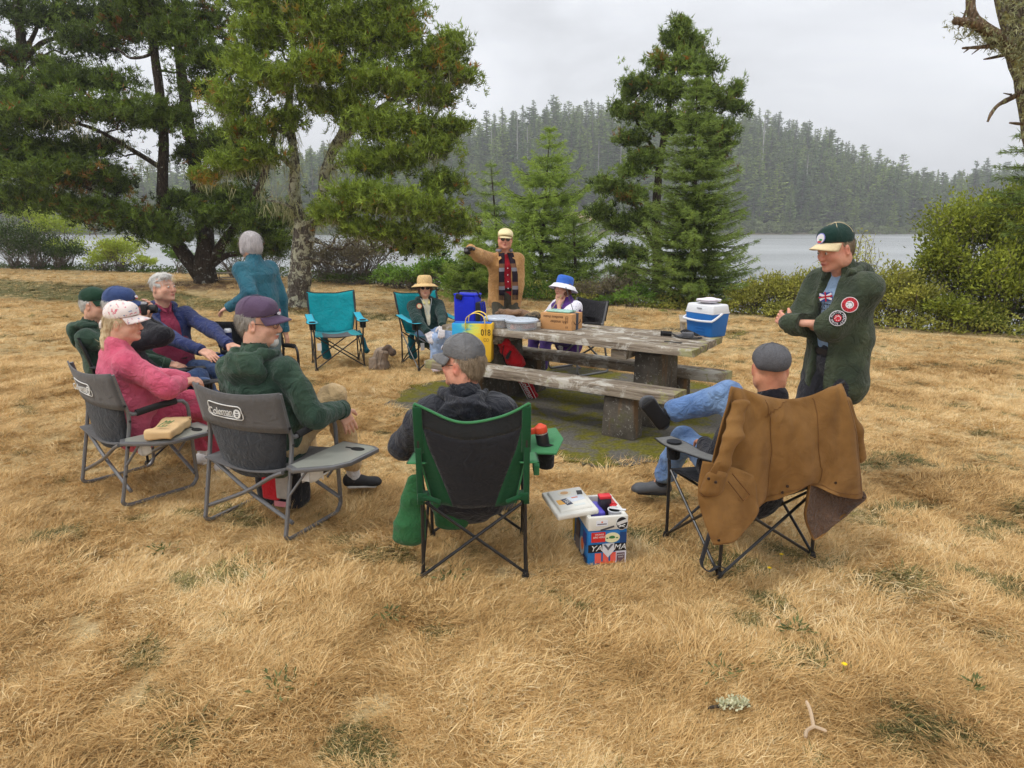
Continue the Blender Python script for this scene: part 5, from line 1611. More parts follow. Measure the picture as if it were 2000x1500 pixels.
chair3 = camp_chair('black folding chair mostly hidden behind the man in the navy cap', Vector((-3.14, 5.63, 0)), facing(.97, .2), BK, BK, BK, CH, 1.0, back_h=.86)
BLU = cfab('blue_polyester', 34, 84, 190, var=.1)
chair2 = camp_chair('blue folding chair under the white-haired man in the navy hoodie', Vector((-2.62, 6.05, 0)), facing(.80, -.60), BLU, BLU, BK, CH, 1.05, back_h=.82)
chairE = director_chair('empty black folding chair the woman in teal leans on', Vector((-2.36, 6.22, 0)), facing(.62, -.78), BK, BKM, BLACKM, 0, False, CH, 1.0)
chair9 = director_chair('black folding chair with steel legs under the woman in the bucket hat', Vector((.80, 8.02, 0)), facing(-.82, -.57), BK, BKM, GREYM, 0, False, CH, .95)
fwd11 = Vector((-.35, .94, 0)).normalized(); c11 = (G(1410, 1122) + G(1580, 1100)) / 2 + fwd11 * .235 
GARM = cfab('grey_arm', 104, 104, 102, var=.08, wrinkle=.15)
chair11 = camp_chair('black folding chair with grey cup-holder arm under the draped tan jacket', c11, facing(-.35, .94), BK, BK, BK, CH, 1.12, back_h=.985, armmat=GARM, tilt=-.03, vneck=.05)

# ================================================================== THINGS ON AND ROUND THE TABLE
def Tz(px, py, z=TABZ): return G(px, py, z)
# blue soft cooler
BLUEB = cfab('blue_bag', 26, 44, 196, var=.06, wrinkle=.15); CHAR = cfab('charcoal_bag', 40, 40, 48, var=.1)
p = Tz(914, 630); t = thing('cooler_bag', 'royal blue soft cooler bag with black front pocket on the table end', 'bag', p, R(-22))
mb = MB(); mb.box((0, 0, .145), (.235, .17, .27)); mb.obj('body', BLUEB, t, bevel=.02, seg=3)
mb = MB(); mb.box((0, 0, .012), (.245, .18, .024)); mb.obj('base', CHAR, t, bevel=.008)
mb = MB(); mb.box((0, 0, .288), (.24, .175, .02)); mb.obj('lid', BLUEB, t, bevel=.009)
mb = MB(); mb.box((.138, .0, .12), (.05, .15, .20)); mb.obj('side_pocket', CHAR, t, bevel=.018, seg=3)
for y in (-.045, .0, .045):
    mb = MB(); mb.tube(smooth_path([(.166, y, .03), (.172, y + .01, .12), (.166, y - .005, .215)], 3), .006, 6); mb.obj('piping', BLUEB, t)
mb = MB(); mb.tube(smooth_path([(-.07, -.06, .30), (-.06, -.05, .325), (.02, -.02, .325), (.10, .0, .32), (.13, .03, .25)], 4), .014, 7, flat=.5); mb.obj('handle', CHAR, t)
mb = MB(); mb.box((-.05, -.095, .27), (.07, .02, .055), Matrix.Rotation(R(15), 3, 'Y')); mb.obj('buckle', PLB, t, bevel=.008)

# food boxes
m, nt, out = nodes('clear_plastic')
bs = bsdf(nt, None, (.80, .83, .86, 1), .15, .6)
tr = N(nt, 'ShaderNodeBsdfTransparent', {'Color': (.96, .97, .98, 1)}); ms = N(nt, 'ShaderNodeMixShader', {0: .28})
nt.links.new(tr.outputs[0], ms.inputs[1]); nt.links.new(bs.outputs[0], ms.inputs[2]); nt.links.new(ms.outputs[0], out.inputs['Surface'])
CLEAR = m
FOOD = plain('muffins', lin(176, 122, 72), .9, .4, 30, bmp=.6, bscale=60); FOODR = plain('sausage_rolls', lin(186, 92, 58), .8, .4, 30, bmp=.6, bscale=60)
LIDM = plain('frosted_lid', lin(186, 196, 208), .3, .05)
def food_box(label, p, rad, food):
    t = thing('food_container', label, 'container', p, group='round food containers on the table')
    mb = MB(); mb.lathe([(rad * .90, .0), (rad * .93, .004), (rad * .985, .078), (rad * 1.0, .078)], 36); mb.obj('tub', CLEAR, t, solid=.003)
    L_ = MB(); r_ = random.Random(int(rad * 1000) + len(label))
    for i in range(26):
        a = r_.uniform(0, 6.28); q = rad * .74 * math.sqrt(r_.random())
        L_.lathe([(.0, .0), (.030, .004), (.034, .028), (.026, .046), (.0, .052)], 8, (q * math.cos(a), q * math.sin(a), .006 + r_.uniform(0, .012)), wob=lambda a_, z_: 1 + .15 * math.sin(3 * a_ + i))
    o = L_.obj('food', food, t); o['kind'] = 'stuff'
    mb = MB(); mb.lathe([(rad * 1.04, .072), (rad * 1.05, .078), (rad * 1.05, .088), (rad * 1.0, .093), (rad * .93, .090), (rad * .90, .096), (0, .097)], 36); mb.obj('lid', LIDM, t)
food_box('round clear food tub with brown baking, behind the other tub', Tz(976, 637), .155, FOOD)
food_box('round clear food tub of reddish rolls, nearest the table edge', Tz(1019, 642), .155, FOODR)
# yellow-green packet
p = Tz(945, 634); t = thing('packet', 'flat lime green packet tucked behind the food tubs', 'packet', p, R(-20))
mb = MB(); mb.box((0, 0, .012), (.14, .10, .02)); mb.obj('wrapper', plain('lime_wrap', lin(206, 222, 96), .5), t, bevel=.006)
mb = MB(); mb.box((.05, 0, .0225), (.02, .10, .004)); mb.obj('label_band', plain('lime_pale', lin(230, 232, 190), .5), t)
# crumpled jacket and camouflage pouch
BRN = cfab('brown_cord', 128, 98, 72, var=.2, wrinkle=.6)
t = thing('jacket', 'crumpled brown jacket heaped behind the food tubs', 'jacket', Tz(1000, 622), R(-25))
g_ = SDF(.010); g_.ell((0, 0, .05), (.17, .09, .06), k=.03).ell((.10, .03, .045), (.12, .07, .05), k=.03).ell((-.10, .02, .045), (.12, .08, .05), k=.03).ell((.02, -.05, .03), (.15, .06, .035), k=.03); g_.cut((0, 0, .002), (0, 0, -1)); g_.wrinkle(4, .016, 3); g_.obj('body', BRN, t)
g_ = SDF(.010); g_.chain([(-.12, -.05, .08), (0, -.10, .06), (.12, -.07, .07)], [.035, .035, .03]); g_.wrinkle(6, .012, 4); g_.obj('sleeve', BRN, t)
m, nt, out = nodes('dark_camouflage')
tc = N(nt, 'ShaderNodeTexCoord').outputs['Object']; n1 = noise(nt, tc, 22, 2, .5, 1)
bsdf(nt, out, ramp(nt, n1, [(.36, (.02, .018, .015)), (.45, (.10, .08, .05)), (.55, (.22, .16, .09)), (.62, (.03, .03, .025))]), .8)
n1.node
t = thing('pouch', 'dark camouflage pouch lying between brown jacket and cardboard box', 'pouch', Tz(1038, 626), R(-30))
g_ = SDF(.009); g_.ell((0, 0, .04), (.10, .06, .045), k=.03).ell((.05, 0, .05), (.06, .05, .045), k=.03); g_.cut((0, 0, .002), (0, 0, -1)); g_.wrinkle(5, .010, 5); g_.obj('body', m, t)
mb = MB(); mb.tube(smooth_path([(-.08, -.05, .03), (-.02, -.065, .05), (.05, -.06, .05), (.10, -.04, .03)], 4), .008, 6); mb.obj('strap', PLB, t)

# cardboard box
CARD = plain('cardboard', lin(196, 146, 96), .85, .06, 6, bmp=.1, bscale=50); INK = plain('box_ink', lin(74, 50, 34), .8, .02)
p = (Tz(1053, 641) + Tz(1119, 647)) / 2
fx = (Tz(1119, 647) - Tz(1053, 641)); bw = fx.length; fx.normalize(); fy = Vector((-fx.y, fx.x, 0))
bw = .335; bd, bh = .225, .155
t = thing('cardboard_box', 'brown cardboard box turned upside down with dark tape, on the table', 'box', p + fy * bd / 2, math.atan2(fx.y, fx.x))
mb = MB(); mb.box((0, 0, bh / 2), (bw, bd, bh)); mb.obj('carton', CARD, t, bevel=.003)
fr = lambda x, z: frame((x, -bd / 2 - .0015, z), (-1, 0, 0), (0, -1, 0))
text('lettering', 'Ah, another', INK, t, .040, fr(.025, .078), .0004, sx=.9)
text('lettering', 'excellent choice', INK, t, .036, fr(-.03, .122), .0004, sx=.9)
mb = MB()
for k in range(5): mb.box((.115, -bd / 2 - .001, .075 + k * .014), (.022, .0012, .003))
for x in (.103, .127): mb.box((x, -bd / 2 - .001, .103), (.003, .0012, .06))
mb.box((.108, -bd / 2 - .001, .03), (.005, .0012, .02)); mb.box((.122, -bd / 2 - .001, .03), (.005, .0012, .02)); mb.box((-bw / 2 + .01, -bd / 2 - .001, .03), (.006, .0012, .006)); mb.box((-bw / 2 + .01, -bd / 2 - .001, .045), (.006, .0012, .006))
mb.obj('printed_marks', INK, t, smooth=False)
mb = MB(); mb.box((bw / 2 + .001, 0, bh / 2 + .001), (.002, .05, bh)); mb.box((0.02, 0, bh + .001), (bw - .04, .05, .002)); mb.obj('tape', plain('dark_tape', lin(56, 66, 84), .35), t)
mb = MB(); mb.tube(smooth_path([(bw / 2 + .0025, -.075, .085), (bw / 2 + .0025, -.04, .055), (bw / 2 + .0025, .02, .052), (bw / 2 + .0025, .07, .075)], 4), .0028, 5); mb.tube([(bw / 2 + .0025, .06, .092), (bw / 2 + .0025, .072, .076), (bw / 2 + .0025, .055, .06)], .0028, 5); mb.obj('curved_arrow', INK, t)
# tray with wire handle on the box
q = p + fy * bd / 2
t = thing('wire_handled_tray', 'thin mint green tray with two slanting wire stays on the cardboard box', 'tray', (q.x, q.y, TABZ + bh + .003), math.atan2(fx.y, fx.x))
mb = MB(); mb.box((-.01, .01, .008), (.25, .15, .014)); mb.obj('tray', plain('mint_plastic', lin(150, 196, 180), .3), t, bevel=.005)
mb = MB(); mb.tube([(-.11, .0, .015), (-.02, .03, .155)], .0035, 6); mb.obj('stay', plain('brass_wire', lin(186, 168, 110), .4), t)
mb = MB(); mb.tube([(.125, .0, .015), (.02, .04, .235)], .0035, 6); mb.obj('stay', plain('dark_wire', lin(70, 66, 60), .4), t)

# hard cooler
BLUEC = plain('blue_hard_plastic', lin(28, 104, 178), .45, .05, bmp=.08); WHP = plain('white_plastic', lin(226, 228, 232), .4, .03)
p = (Tz(1333, 651) + Tz(1394, 662)) / 2; fx = (Tz(1394, 662) - Tz(1333, 651)).normalized(); fy = Vector((-fx.y, fx.x, 0))
t = thing('cooler', 'blue hard cooler with white lid and handle on the table corner', 'cooler', p + fy * .105, math.atan2(fx.y, fx.x))
mb = MB(); mb.box((0, 0, .105), (.285, .19, .21), taper=(1.12, 1.16)); mb.obj('body', BLUEC, t, bevel=.014, seg=3)
mb = MB(); mb.box((0, 0, .248), (.325, .226, .078), taper=(.93, .88)); mb.obj('lid', WHP, t, bevel=.016, seg=3)
mb = MB(); mb.box((0, 0, .212), (.322, .224, .012)); mb.obj('rim', WHP, t, bevel=.004)
mb = MB()
mb.tube(smooth_path([(-.168, 0, .21), (-.170, -.05, .185), (-.168, -.115, .155), (-.14, -.128, .148), (0, -.130, .142), (.14, -.128, .148), (.168, -.115, .155), (.170, -.05, .185), (.168, 0, .21)], 4), .010, 8); mb.obj('handle', WHP, t)
for z in (.05, .078): mb = MB(); mb.box((.02, -.1005 - z * .06, z), (.11, .004, .005)); mb.obj('moulded_line', BLUEC, t)
mb = MB(); mb.box((.005, -.113, .252), (.055, .004, .009)); mb.obj('lid_mark', plain('mark_grey', lin(150, 152, 158), .5), t)
ctop = (p + fy * .105)
t2 = thing('plate', 'white paper plates stacked on the blue hard cooler', 'plates', (ctop.x + .005, ctop.y, TABZ + .288), R(20))
for k in range(2):
    mb = MB(); mb.lathe([(0, .004), (.06, .004), (.085, .016), (.108, .022), (.108, .026), (.085, .020), (.06, .008), (0, .008)], 28, (0.004 * k, 0, .010 * k), wob=lambda a, z: 1 + .02 * math.sin(3 * a)); mb.obj('paper_plate', plain('paper_plate', lin(232, 226, 234), .7), t2)
g_ = SDF(.008); g_.ell((0, 0, .035), (.085, .07, .022)); g_.wrinkle(5, .006, 2); g_.obj('napkin', plain('napkin', lin(236, 226, 232), .8), t2)
# camera pouch with strap
t = thing('camera_pouch', 'small grey camera pouch with black strap lying before the blue cooler', 'pouch', Tz(1338, 660), R(-20))
g_ = SDF(.006); g_.box((.02, 0, .030), (.055, .03, .025), rd=.015).ell((-.05, 0, .015), (.05, .03, .016), k=.02); g_.wrinkle(8, .004, 3); g_.obj('body', cfab('pouch_grey', 92, 92, 96), t)
mb = MB(); mb.tube(smooth_path([(-.20, .03, .03), (-.12, .02, .028), (-.05, -.03, .012), (.03, -.06, .010), (.10, -.05, .012), (.13, 0, .012), (.09, .03, .03), (.0, .04, .06), (-.04, .02, .045)], 5), .016, 6, flat=.35); mb.obj('strap', cfab('strap_black', 30, 29, 30), t)
mb = MB(); mb.box((-.17, .03, .025), (.10, .012, .045)); mb.obj('strap_pad', PLB, t, bevel=.005)
mb = MB(); mb.tube(smooth_path([(.10, -.03, .02), (.15, -.04, .03), (.155, .0, .02), (.12, .02, .01)], 4), .003, 5); mb.obj('cord', plain('cord', lin(170, 150, 130), .8), t)
t = thing('strap', 'short black strap lying flat on the table top', 'strap', Tz(1314, 669), R(-33))
mb = MB(); mb.box((0, 0, .004), (.15, .022, .007)); mb.obj('webbing', PLB, t, bevel=.003)
mb = MB(); mb.box((.07, 0, .007), (.02, .026, .006)); mb.obj('buckle', plain('dark_steel', lin(70, 66, 62), .6), t)

# tote bag on the bench
m, nt, out = nodes('tote_print')
tc = N(nt, 'ShaderNodeTexCoord').outputs['Object']; sx_ = N(nt, 'ShaderNodeSeparateXYZ', {0: tc})
n1 = noise(nt, N(nt, 'ShaderNodeMapping', {'Vector': tc, 'Scale': (5, 5, 22)}).outputs[0], 1.0, 4, .7, 1.0)
f = N(nt, 'ShaderNodeMath', {0: mrange(nt, sx_.outputs['X'], -.2, .2), 1: mrange(nt, n1, .2, .8, -.22, .22)}, operation='ADD').outputs[0]
col = ramp(nt, f, [(.0, lin(40, 160, 220)), (.30, lin(60, 176, 214)), (.45, lin(196, 220, 120)), (.58, lin(226, 222, 90)), (.72, lin(236, 200, 60))])
col = mix(nt, mrange(nt, sx_.outputs['X'], .085, .09), col, lin(236, 188, 52))
n2 = noise(nt, tc, 9, 2, .5)
bsdf(nt, out, col, .6, .3, bump(nt, n2, .4, .02))
TOTE = m
p = G(925, 704, .45); t = thing('tote_bag', 'yellow and turquoise tote bag with black numbers standing on the near bench', 'bag', p, R(-8))
mb = MB(); mb.box((0, 0, .185), (.37, .17, .37), taper=(1.06, .8)); o = mb.obj('body', TOTE, t, bevel=.012)
mb = MB(); mb.box((0, 0, .3705), (.36, .115, .006)); mb.obj('lining', plain('blue_lining', lin(24, 96, 190), .7), t)
for y, a_ in ((-.07, 1), (.07, .9)):
    mb = MB(); mb.tube(smooth_path([(-.06, y * 1.05, .31), (-.06, y * 1.05, .37), (-.045, y, .43), (.03, y, .47), (.10, y, .45), (.125, y, .40), (.125, y * 1.05, .31)], 4), .017, 6, flat=.25); mb.obj('handle', plain('tote_handle', lin(240, 204, 84), .6), t)
FRT = lambda x, z, s_=0: frame((x, -.0865 + z * .045 - .001, z), (1, 0, 0), (0, -1, .05))
text('lettering', '018', plain('marker_ink', lin(40, 34, 24), .7), t, .085, FRT(.135, .285), .0005, sx=.75)
text('lettering', 'CO', plain('marker_pale', lin(150, 120, 50), .7), t, .045, FRT(.14, .215), .0005, sx=.8)

# red chair bag leaning between bench and table
REDB = cfab('red_nylon', 206, 26, 36, var=.1, wrinkle=.5); 
a_ = W(986, 668, 6.55); b_ = G(1040, 772, .035)
t = thing('chair_bag', 'long red chair bag leaning between bench and table pedestal', 'bag', (b_.x, b_.y, 0))
A_ = a_ - Vector((b_.x, b_.y, 0)); B_ = b_ - Vector((b_.x, b_.y, 0))
g_ = SDF(.011); mid = A_.lerp(B_, .45)
g_.ecap(A_ + Vector((0, 0, -.02)), mid, (1, 0, 0), (.085, .06), (.10, .07)); g_.cut(mid, B_ - A_); g_.wrinkle(4, .016, 8); g_.obj('upper_bag', REDB, t)
g_ = SDF(.010); g_.ecap(A_.lerp(B_, .40), B_, (1, 0, 0), (.075, .055), (.060, .05)); g_.cut(A_.lerp(B_, .62), A_ - B_) ; g_.wrinkle(5, .008, 9); g_.obj('lower_bag', cfab('deep_red_nylon', 180, 20, 34, wrinkle=.4), t)
g_ = SDF(.010); g_.ecap(A_.lerp(B_, .42), A_.lerp(B_, .64), (1, 0, 0), (.078, .058), (.072, .054)); g_.wrinkle(5, .008, 10); g_.obj('dark_panel', cfab('black_nylon', 34, 32, 38), t)
dr = (B_ - A_).normalized()
nv = Vector((-.35, -.93, .25)); nv = (nv - dr * nv.dot(dr)).normalized()
q = A_.lerp(B_, .82) + nv * .060
text('lettering', 'Coleman', WHITE_PRINT, t, .085, frame(q, dr, nv), .0006, sx=.8)
yv = nv.cross(dr)
mb = MB(); mb.tube([q - dr * .10 + yv * .04 + nv * .002, q + dr * .13 + yv * .04 + nv * .002, q + dr * .145 + yv * .02, q + dr * .145 - yv * .02, q + dr * .13 - yv * .04 + nv * .002, q - dr * .10 - yv * .04 + nv * .002], .003, 5); mb.obj('logo_frame', WHITE_PRINT, t)
mb = MB(); mb.tube(smooth_path([A_ + nv * .06, A_.lerp(B_, .12) + nv * .085 - yv * .05, A_.lerp(B_, .3) + nv * .09 - yv * .06, A_.lerp(B_, .52) + nv * .07 - yv * .05], 4), .004, 5); mb.obj('drawstring', PLB, t)
mb = MB(); mb.box(A_.lerp(B_, .16) + nv * .072, (.03, .006, .09), Matrix.Rotation(R(25), 3, 'Y')); mb.obj('opening', PLB, t)  # solid black slab on the bag, standing in for its dark mouth

# backpack on the grass
TAUP = cfab('taupe_canvas', 140, 124, 108, var=.12, wrinkle=.4); TAUD = cfab('brown_canvas', 86, 70, 58, var=.15, wrinkle=.4)
t = thing('backpack', 'taupe roll-top backpack slumped on the grass between the teal chairs', 'backpack', G(745, 722), R(-20))
g_ = SDF(.010); g_.ecap((-.03, 0, .09), (.03, 0, .22), (1, 0, 0), (.115, .085), (.10, .07), k=.03).box((-.03, 0, .055), (.115, .085, .05), rd=.03, k=.03); g_.cut((0, 0, .003), (0, 0, -1)); g_.wrinkle(4, .008, 4); g_.obj('body', TAUP, t)
g_ = SDF(.010); g_.ecap((.04, .01, .23), (.09, .02, .27), (0, 1, 0), (.08, .055), (.075, .05)).ell((.15, .02, .22), (.05, .06, .05), k=.03); g_.wrinkle(5, .012, 5); g_.obj('roll_top', TAUD, t)
g_ = SDF(.009); g_.box((-.06, -.085, .09), (.06, .025, .075), rd=.02); g_.wrinkle(5, .006, 6); g_.obj('front_pocket', TAUP, t)
for x in (-.01, .07): mb = MB(); mb.tube(smooth_path([(x + .02, -.07, .25), (x, -.095, .18), (x - .03, -.095, .06)], 4), .006, 5, flat=.4); mb.obj('strap', TAUD, t)
mb = MB(); mb.tube(smooth_path([(-.10, .12, .02), (-.02, .16, .03), (.06, .20, .02), (.0, .24, .015)], 4), .012, 6, flat=.4); mb.obj('shoulder_strap', TAUD, t)

# stickered cooler in front
p = (G(1150, 1106) + G(1230, 1104)) / 2; fx = (G(1230, 1104) - G(1150, 1106)).normalized(); fy = Vector((-fx.y, fx.x, 0))
cw, cdp, chh = .215, .30, .275
t = thing('cooler', 'small white cooler covered in stickers, lid swung open, on the grass', 'cooler', p + fy * cdp / 2 + Vector((-.03, 0, 0)), math.atan2(fx.y, fx.x) + R(7))
CB = plain('cooler_blue', lin(30, 116, 186), .45, .05); CWH = plain('cooler_white', lin(222, 220, 212), .45, .04, bmp=.06)
mb = MB(); mb.box((0, 0, .10), (cw * .96, cdp * .96, .20), taper=(1.03, 1.03)); mb.obj('body', CB, t, bevel=.012, seg=3)
for (x, y, a, b_) in ((0, -cdp / 2 + .012, cw, .024), (0, cdp / 2 - .012, cw, .024), (-cw / 2 + .012, 0, .024, cdp - .048), (cw / 2 - .012, 0, .024, cdp - .048)):
    mb = MB(); mb.box((x, y, .238), (a, b_, .075)); mb.obj('rim', CWH, t, bevel=.006)
mb = MB(); mb.box((0, 0, .204), (cw * .9, cdp * .9, .006)); mb.obj('inner_floor', plain('inner_grey', lin(90, 92, 100), .6), t)
# lid tipped out to the left
lid = thing('lid', None, None, (-cw / 2 - .055, .03, .288), 0); lid.parent = t; lid.rotation_euler = (R(2), R(-4), R(4))
ld = MB(); ld.box((0, 0, 0), (cw * 1.05, cdp * 1.0, .030)); l1 = ld.obj('lid', CWH, t, bevel=.010, seg=3); l1.matrix_basis = lid.matrix_basis.copy(); l1.location = lid.location; l1.rotation_euler = lid.rotation_euler
bpy.data.objects.remove(lid)
mb = MB(); mb.box((0.0, 0, .019), (cw * .84, cdp * .82, .016), taper=(.95, .95)); mb.obj('raised_panel', CWH, l1, bevel=.007)
def sticker(name, parent, c, size, col, z=(0, 0, 1), x=(1, 0, 0), rnd=False, rz=0.0, th=.0008):
    mb = MB(); w2, h2 = size[0] / 2, size[1] / 2
    n = 20
    if rnd: pts = [(w2 * math.cos(k * 6.2832 / n), h2 * math.sin(k * 6.2832 / n), 0) for k in range(n)]
    else: pts = [(-w2, -h2, 0), (w2, -h2, 0), (w2, h2, 0), (-w2, h2, 0)]
    Mx = frame(c, x, z) @ Matrix.Rotation(rz, 4, 'Z')
    mb.prism([Mx @ Vector(q) for q in pts], Vector(z).normalized() * th)
    return mb.obj(name, plain('ink_%d_%d_%d' % tuple(col), lin(*col), .5, .03), parent, smooth=False)
LT = .0272
sticker('sticker', l1, (-.055, -.03, LT), (.04, .055), (238, 178, 80)); sticker('sticker', l1, (-.005, .07, LT), (.075, .06), (222, 214, 196), rnd=True); sticker('sticker', l1, (-.005, .07, LT + .0009), (.045, .035), (206, 160, 110), rnd=True)
sticker('sticker', l1, (.035, -.01, LT), (.085, .06), (206, 212, 222), rz=R(8)); sticker('sticker', l1, (.03, .0, LT + .0009), (.035, .01), (214, 120, 90)); sticker('sticker', l1, (.075, .05, LT), (.03, .05), (40, 38, 42), rz=R(-12)); sticker('sticker', l1, (-.025, -.035, LT + .0004), (.035, .075), (56, 62, 86), rz=R(12)); sticker('sticker', l1, (.03, -.085, LT), (.06, .022), (210, 216, 214))
text('lettering', 'TEL', WHITE_PRINT, l1, .034, Matrix.Translation((-.025, -.035, LT + .0022)) @ Matrix.Rotation(R(-78), 4, 'Z'), .0004)
FRN = lambda x, z, e=.0: (x, -cdp * .48 * (1 + .03 * z / .2) - .0022 - e, z)
fs = dict(z=(0, -1, .03), x=(1, 0, 0))
sticker('sticker', t, FRN(-.052, .165), (.075, .055), (206, 44, 40), **fs); sticker('sticker', t, FRN(.022, .158), (.085, .056), (226, 222, 178), rnd=True, **fs)
sticker('sticker', t, FRN(.083, .155), (.036, .06), (24, 66, 120), **fs)
mb = MB(); q = Vector(FRN(.022, .158, .0012))
mb.prism([q + Vector((.017 * math.cos(a), 0, .011 * math.sin(a) * (1 if math.sin(a) > 0 else .5))) for a in [k * .3927 for k in range(16)]], (0, -.0006, 0)); mb.box(q + Vector((-.026, 0, -.002)), (.010, .001, .006)); mb.box(q + Vector((.027, 0, -.002)), (.010, .001, .006)); mb.obj('tree_print', plain('ink_green', lin(52, 120, 64), .6), t, smooth=False)
for k, (wd, s_) in enumerate((('VIKINGS', .013), ('ARE HERE.', .0145), ('FINALLY.', .014))):
    text('lettering', wd, WHITE_PRINT, t, s_, frame(FRN(-.047, .180 - k * .016, .0012), (1, 0, 0), (0, -1, 0)), .0003)
sticker('sticker', t, FRN(-.002, .102), (.205, .044), (20, 20, 24), **fs)
text('lettering', 'YA', WHITE_PRINT, t, .045, frame(FRN(-.062, .101, .0012), (1, 0, 0), (0, -1, 0)), .0004, shear=.25, sx=1.15)
text('lettering', 'MA', WHITE_PRINT, t, .045, frame(FRN(.066, .101, .0012), (1, 0, 0), (0, -1, 0)), .0004, shear=.25, sx=1.05)
mb = MB(); q = FRN(.003, .098, .0016)
mb.prism([Vector(q) + Vector(v) for v in ((-.032, 0, .028), (.032, 0, .028), (.032, 0, -.014), (0, 0, -.052), (-.032, 0, -.014))], (0, -.0008, 0)); mb.obj('sticker', plain('badge_grey', lin(212, 214, 220), .5, .1), t, smooth=False)
mb = MB(); q = FRN(.003, .098, .0026); mb.prism([Vector(q) + Vector(v) for v in ((-.028, 0, .024), (.0, 0, -.012), (.028, 0, .024), (.014, 0, .024), (0, 0, .006), (-.014, 0, .024))], (0, -.0006, 0)); mb.obj('badge_mark', plain('badge_dark', lin(96, 98, 108), .5), t, smooth=False)
sticker('sticker', t, FRN(-.05, .045), (.034, .056), (232, 98, 84), **fs); sticker('sticker', t, FRN(-.008, .045), (.030, .056), (232, 98, 84), **fs); sticker('sticker', t, FRN(.032, .048), (.030, .05), (232, 98, 84), **fs); sticker('sticker', t, FRN(.01, .016), (.10, .014), (228, 120, 44), **fs)
sticker('sticker', t, FRN(.073, .043), (.06, .078), (222, 220, 232), **fs); sticker('sticker', t, FRN(.073, .040, .001), (.044, .056), (104, 78, 88), **fs)
for k, wd in enumerate(('PRIVATE', 'CLASS')):
    text('lettering', wd, WHITE_PRINT, t, .010, frame(FRN(.073, .057 - k * .013, .0021), (1, 0, 0), (0, -1, 0)), .0003)
yr = -cdp / 2 - .0008
sticker('sticker', t, (-.035, yr, .243), (.062, .030), (228, 230, 238), **fs); sticker('sticker', t, (-.035, yr - .0008, .249), (.008, .008), (222, 110, 60), rz=R(45), **fs); sticker('sticker', t, (-.035, yr - .0008, .238), (.05, .006), (104, 104, 116), **fs)
sticker('sticker', t, (-.005, yr, .212), (.075, .010), (70, 70, 78), rz=R(14), **fs)
sticker('sticker', t, (.072, yr - .001, .236), (.066, .074), (232, 232, 230), rnd=True, **fs); sticker('sticker', t, (.072, yr - .002, .236), (.060, .068), (30, 30, 34), rnd=True, **fs)
sticker('sticker', t, (.072, yr - .003, .242), (.056, .017), (214, 214, 214), rz=R(18), **fs)
text('lettering', 'DUMBBELLS', plain('ink_30_30_34', lin(30, 30, 34), .5), t, .0095, frame((.072, yr - .0042, .242), (1, 0, .32), (0, -1, 0)), .0002) if False else None
mb = MB(); mb.tube([(.055, yr - .003, .216), (.090, yr - .003, .228)], .0022, 4); mb.tube([(.056, yr - .003, .228), (.088, yr - .003, .213)], .0022, 4); mb.obj('badge_mark', WHITE_PRINT, t)
lf = dict(z=(-1, 0, .03), x=(0, -1, 0)); xl = -cw * .48 - .0035
sticker('sticker', t, (xl - .0015, -.045, .075), (.085, .10), (176, 178, 176), rnd=True, **lf); sticker('sticker', t, (xl - .0025, -.055, .09), (.05, .065), (222, 110, 60), rnd=True, **lf); sticker('sticker', t, (xl - .001, .04, .14), (.08, .10), (64, 58, 70), **lf); sticker('sticker', t, (xl - .001, .05, .05), (.09, .07), (108, 104, 108), **lf)
sticker('sticker', t, (xl - .002, .125, .11), (.035, .15), (206, 170, 50), rnd=True, **lf); sticker('sticker', t, (xl - .001, -.09, .14), (.06, .07), (44, 60, 140), **lf); sticker('sticker', t, (xl - .002, -.10, .025), (.06, .035), (40, 46, 80), **lf)
# contents
p0 = t.matrix_basis if False else None
def inside(name, label, cat, lx, ly, z):
    M4 = Matrix.Translation(Vector(t.location)) @ Matrix.Rotation(t.rotation_euler.z, 4, 'Z')
    q = M4 @ Vector((lx, ly, z)); return thing(name, label, cat, q, t.rotation_euler.z)
cool = t
q = inside('food_pouch', 'red-topped dark packet standing in the open stickered cooler', 'packet', .035, .035, .207)
mb = MB(); mb.box((0, 0, .05), (.065, .055, .095), taper=(1.0, .9)); mb.obj('packet_body', plain('packet_dark', lin(50, 44, 54), .4), q, bevel=.006); mb = MB(); mb.box((0, 0, .104), (.066, .052, .016)); mb.obj('packet_top', plain('packet_red', lin(216, 46, 54), .4), q, bevel=.004)
q = inside('ice_pack', 'purple ice pack lying in the open stickered cooler', 'ice pack', -.03, .02, .207)
g_ = SDF(.008); g_.box((0, 0, .03), (.05, .08, .03), rd=.02); g_.wrinkle(6, .005, 2); g_.obj('pack', plain('purple_pack', lin(92, 84, 190), .4), q); mb = MB(); mb.box((0, -.075, .03), (.07, .02, .004)); mb.obj('seam', plain('purple_seam', lin(120, 110, 206), .4), q)
q = inside('tub', 'round white-rimmed pot with spoon in the open stickered cooler', 'pot', .062, -.065, .207)
mb = MB(); mb.lathe([(.030, 0), (.036, .06), (.040, .066), (.040, .070), (.036, .070), (.034, .058), (0, .056)], 20); mb.obj('pot', WHP, q); mb = MB(); mb.lathe([(0, .061), (.035, .061)], 18); mb.obj('pot_lid', plain('foil_olive', lin(120, 114, 92), .4, metal=.3), q); mb = MB(); mb.tube([(-.02, .03, .066), (.02, -.01, .072), (.05, -.03, .075)], .005, 6); mb.obj('spoon', WHP, q)
q = inside('lunch_bag', 'crumpled red bag at the back corner of the open stickered cooler', 'bag', .075, .03, .21)
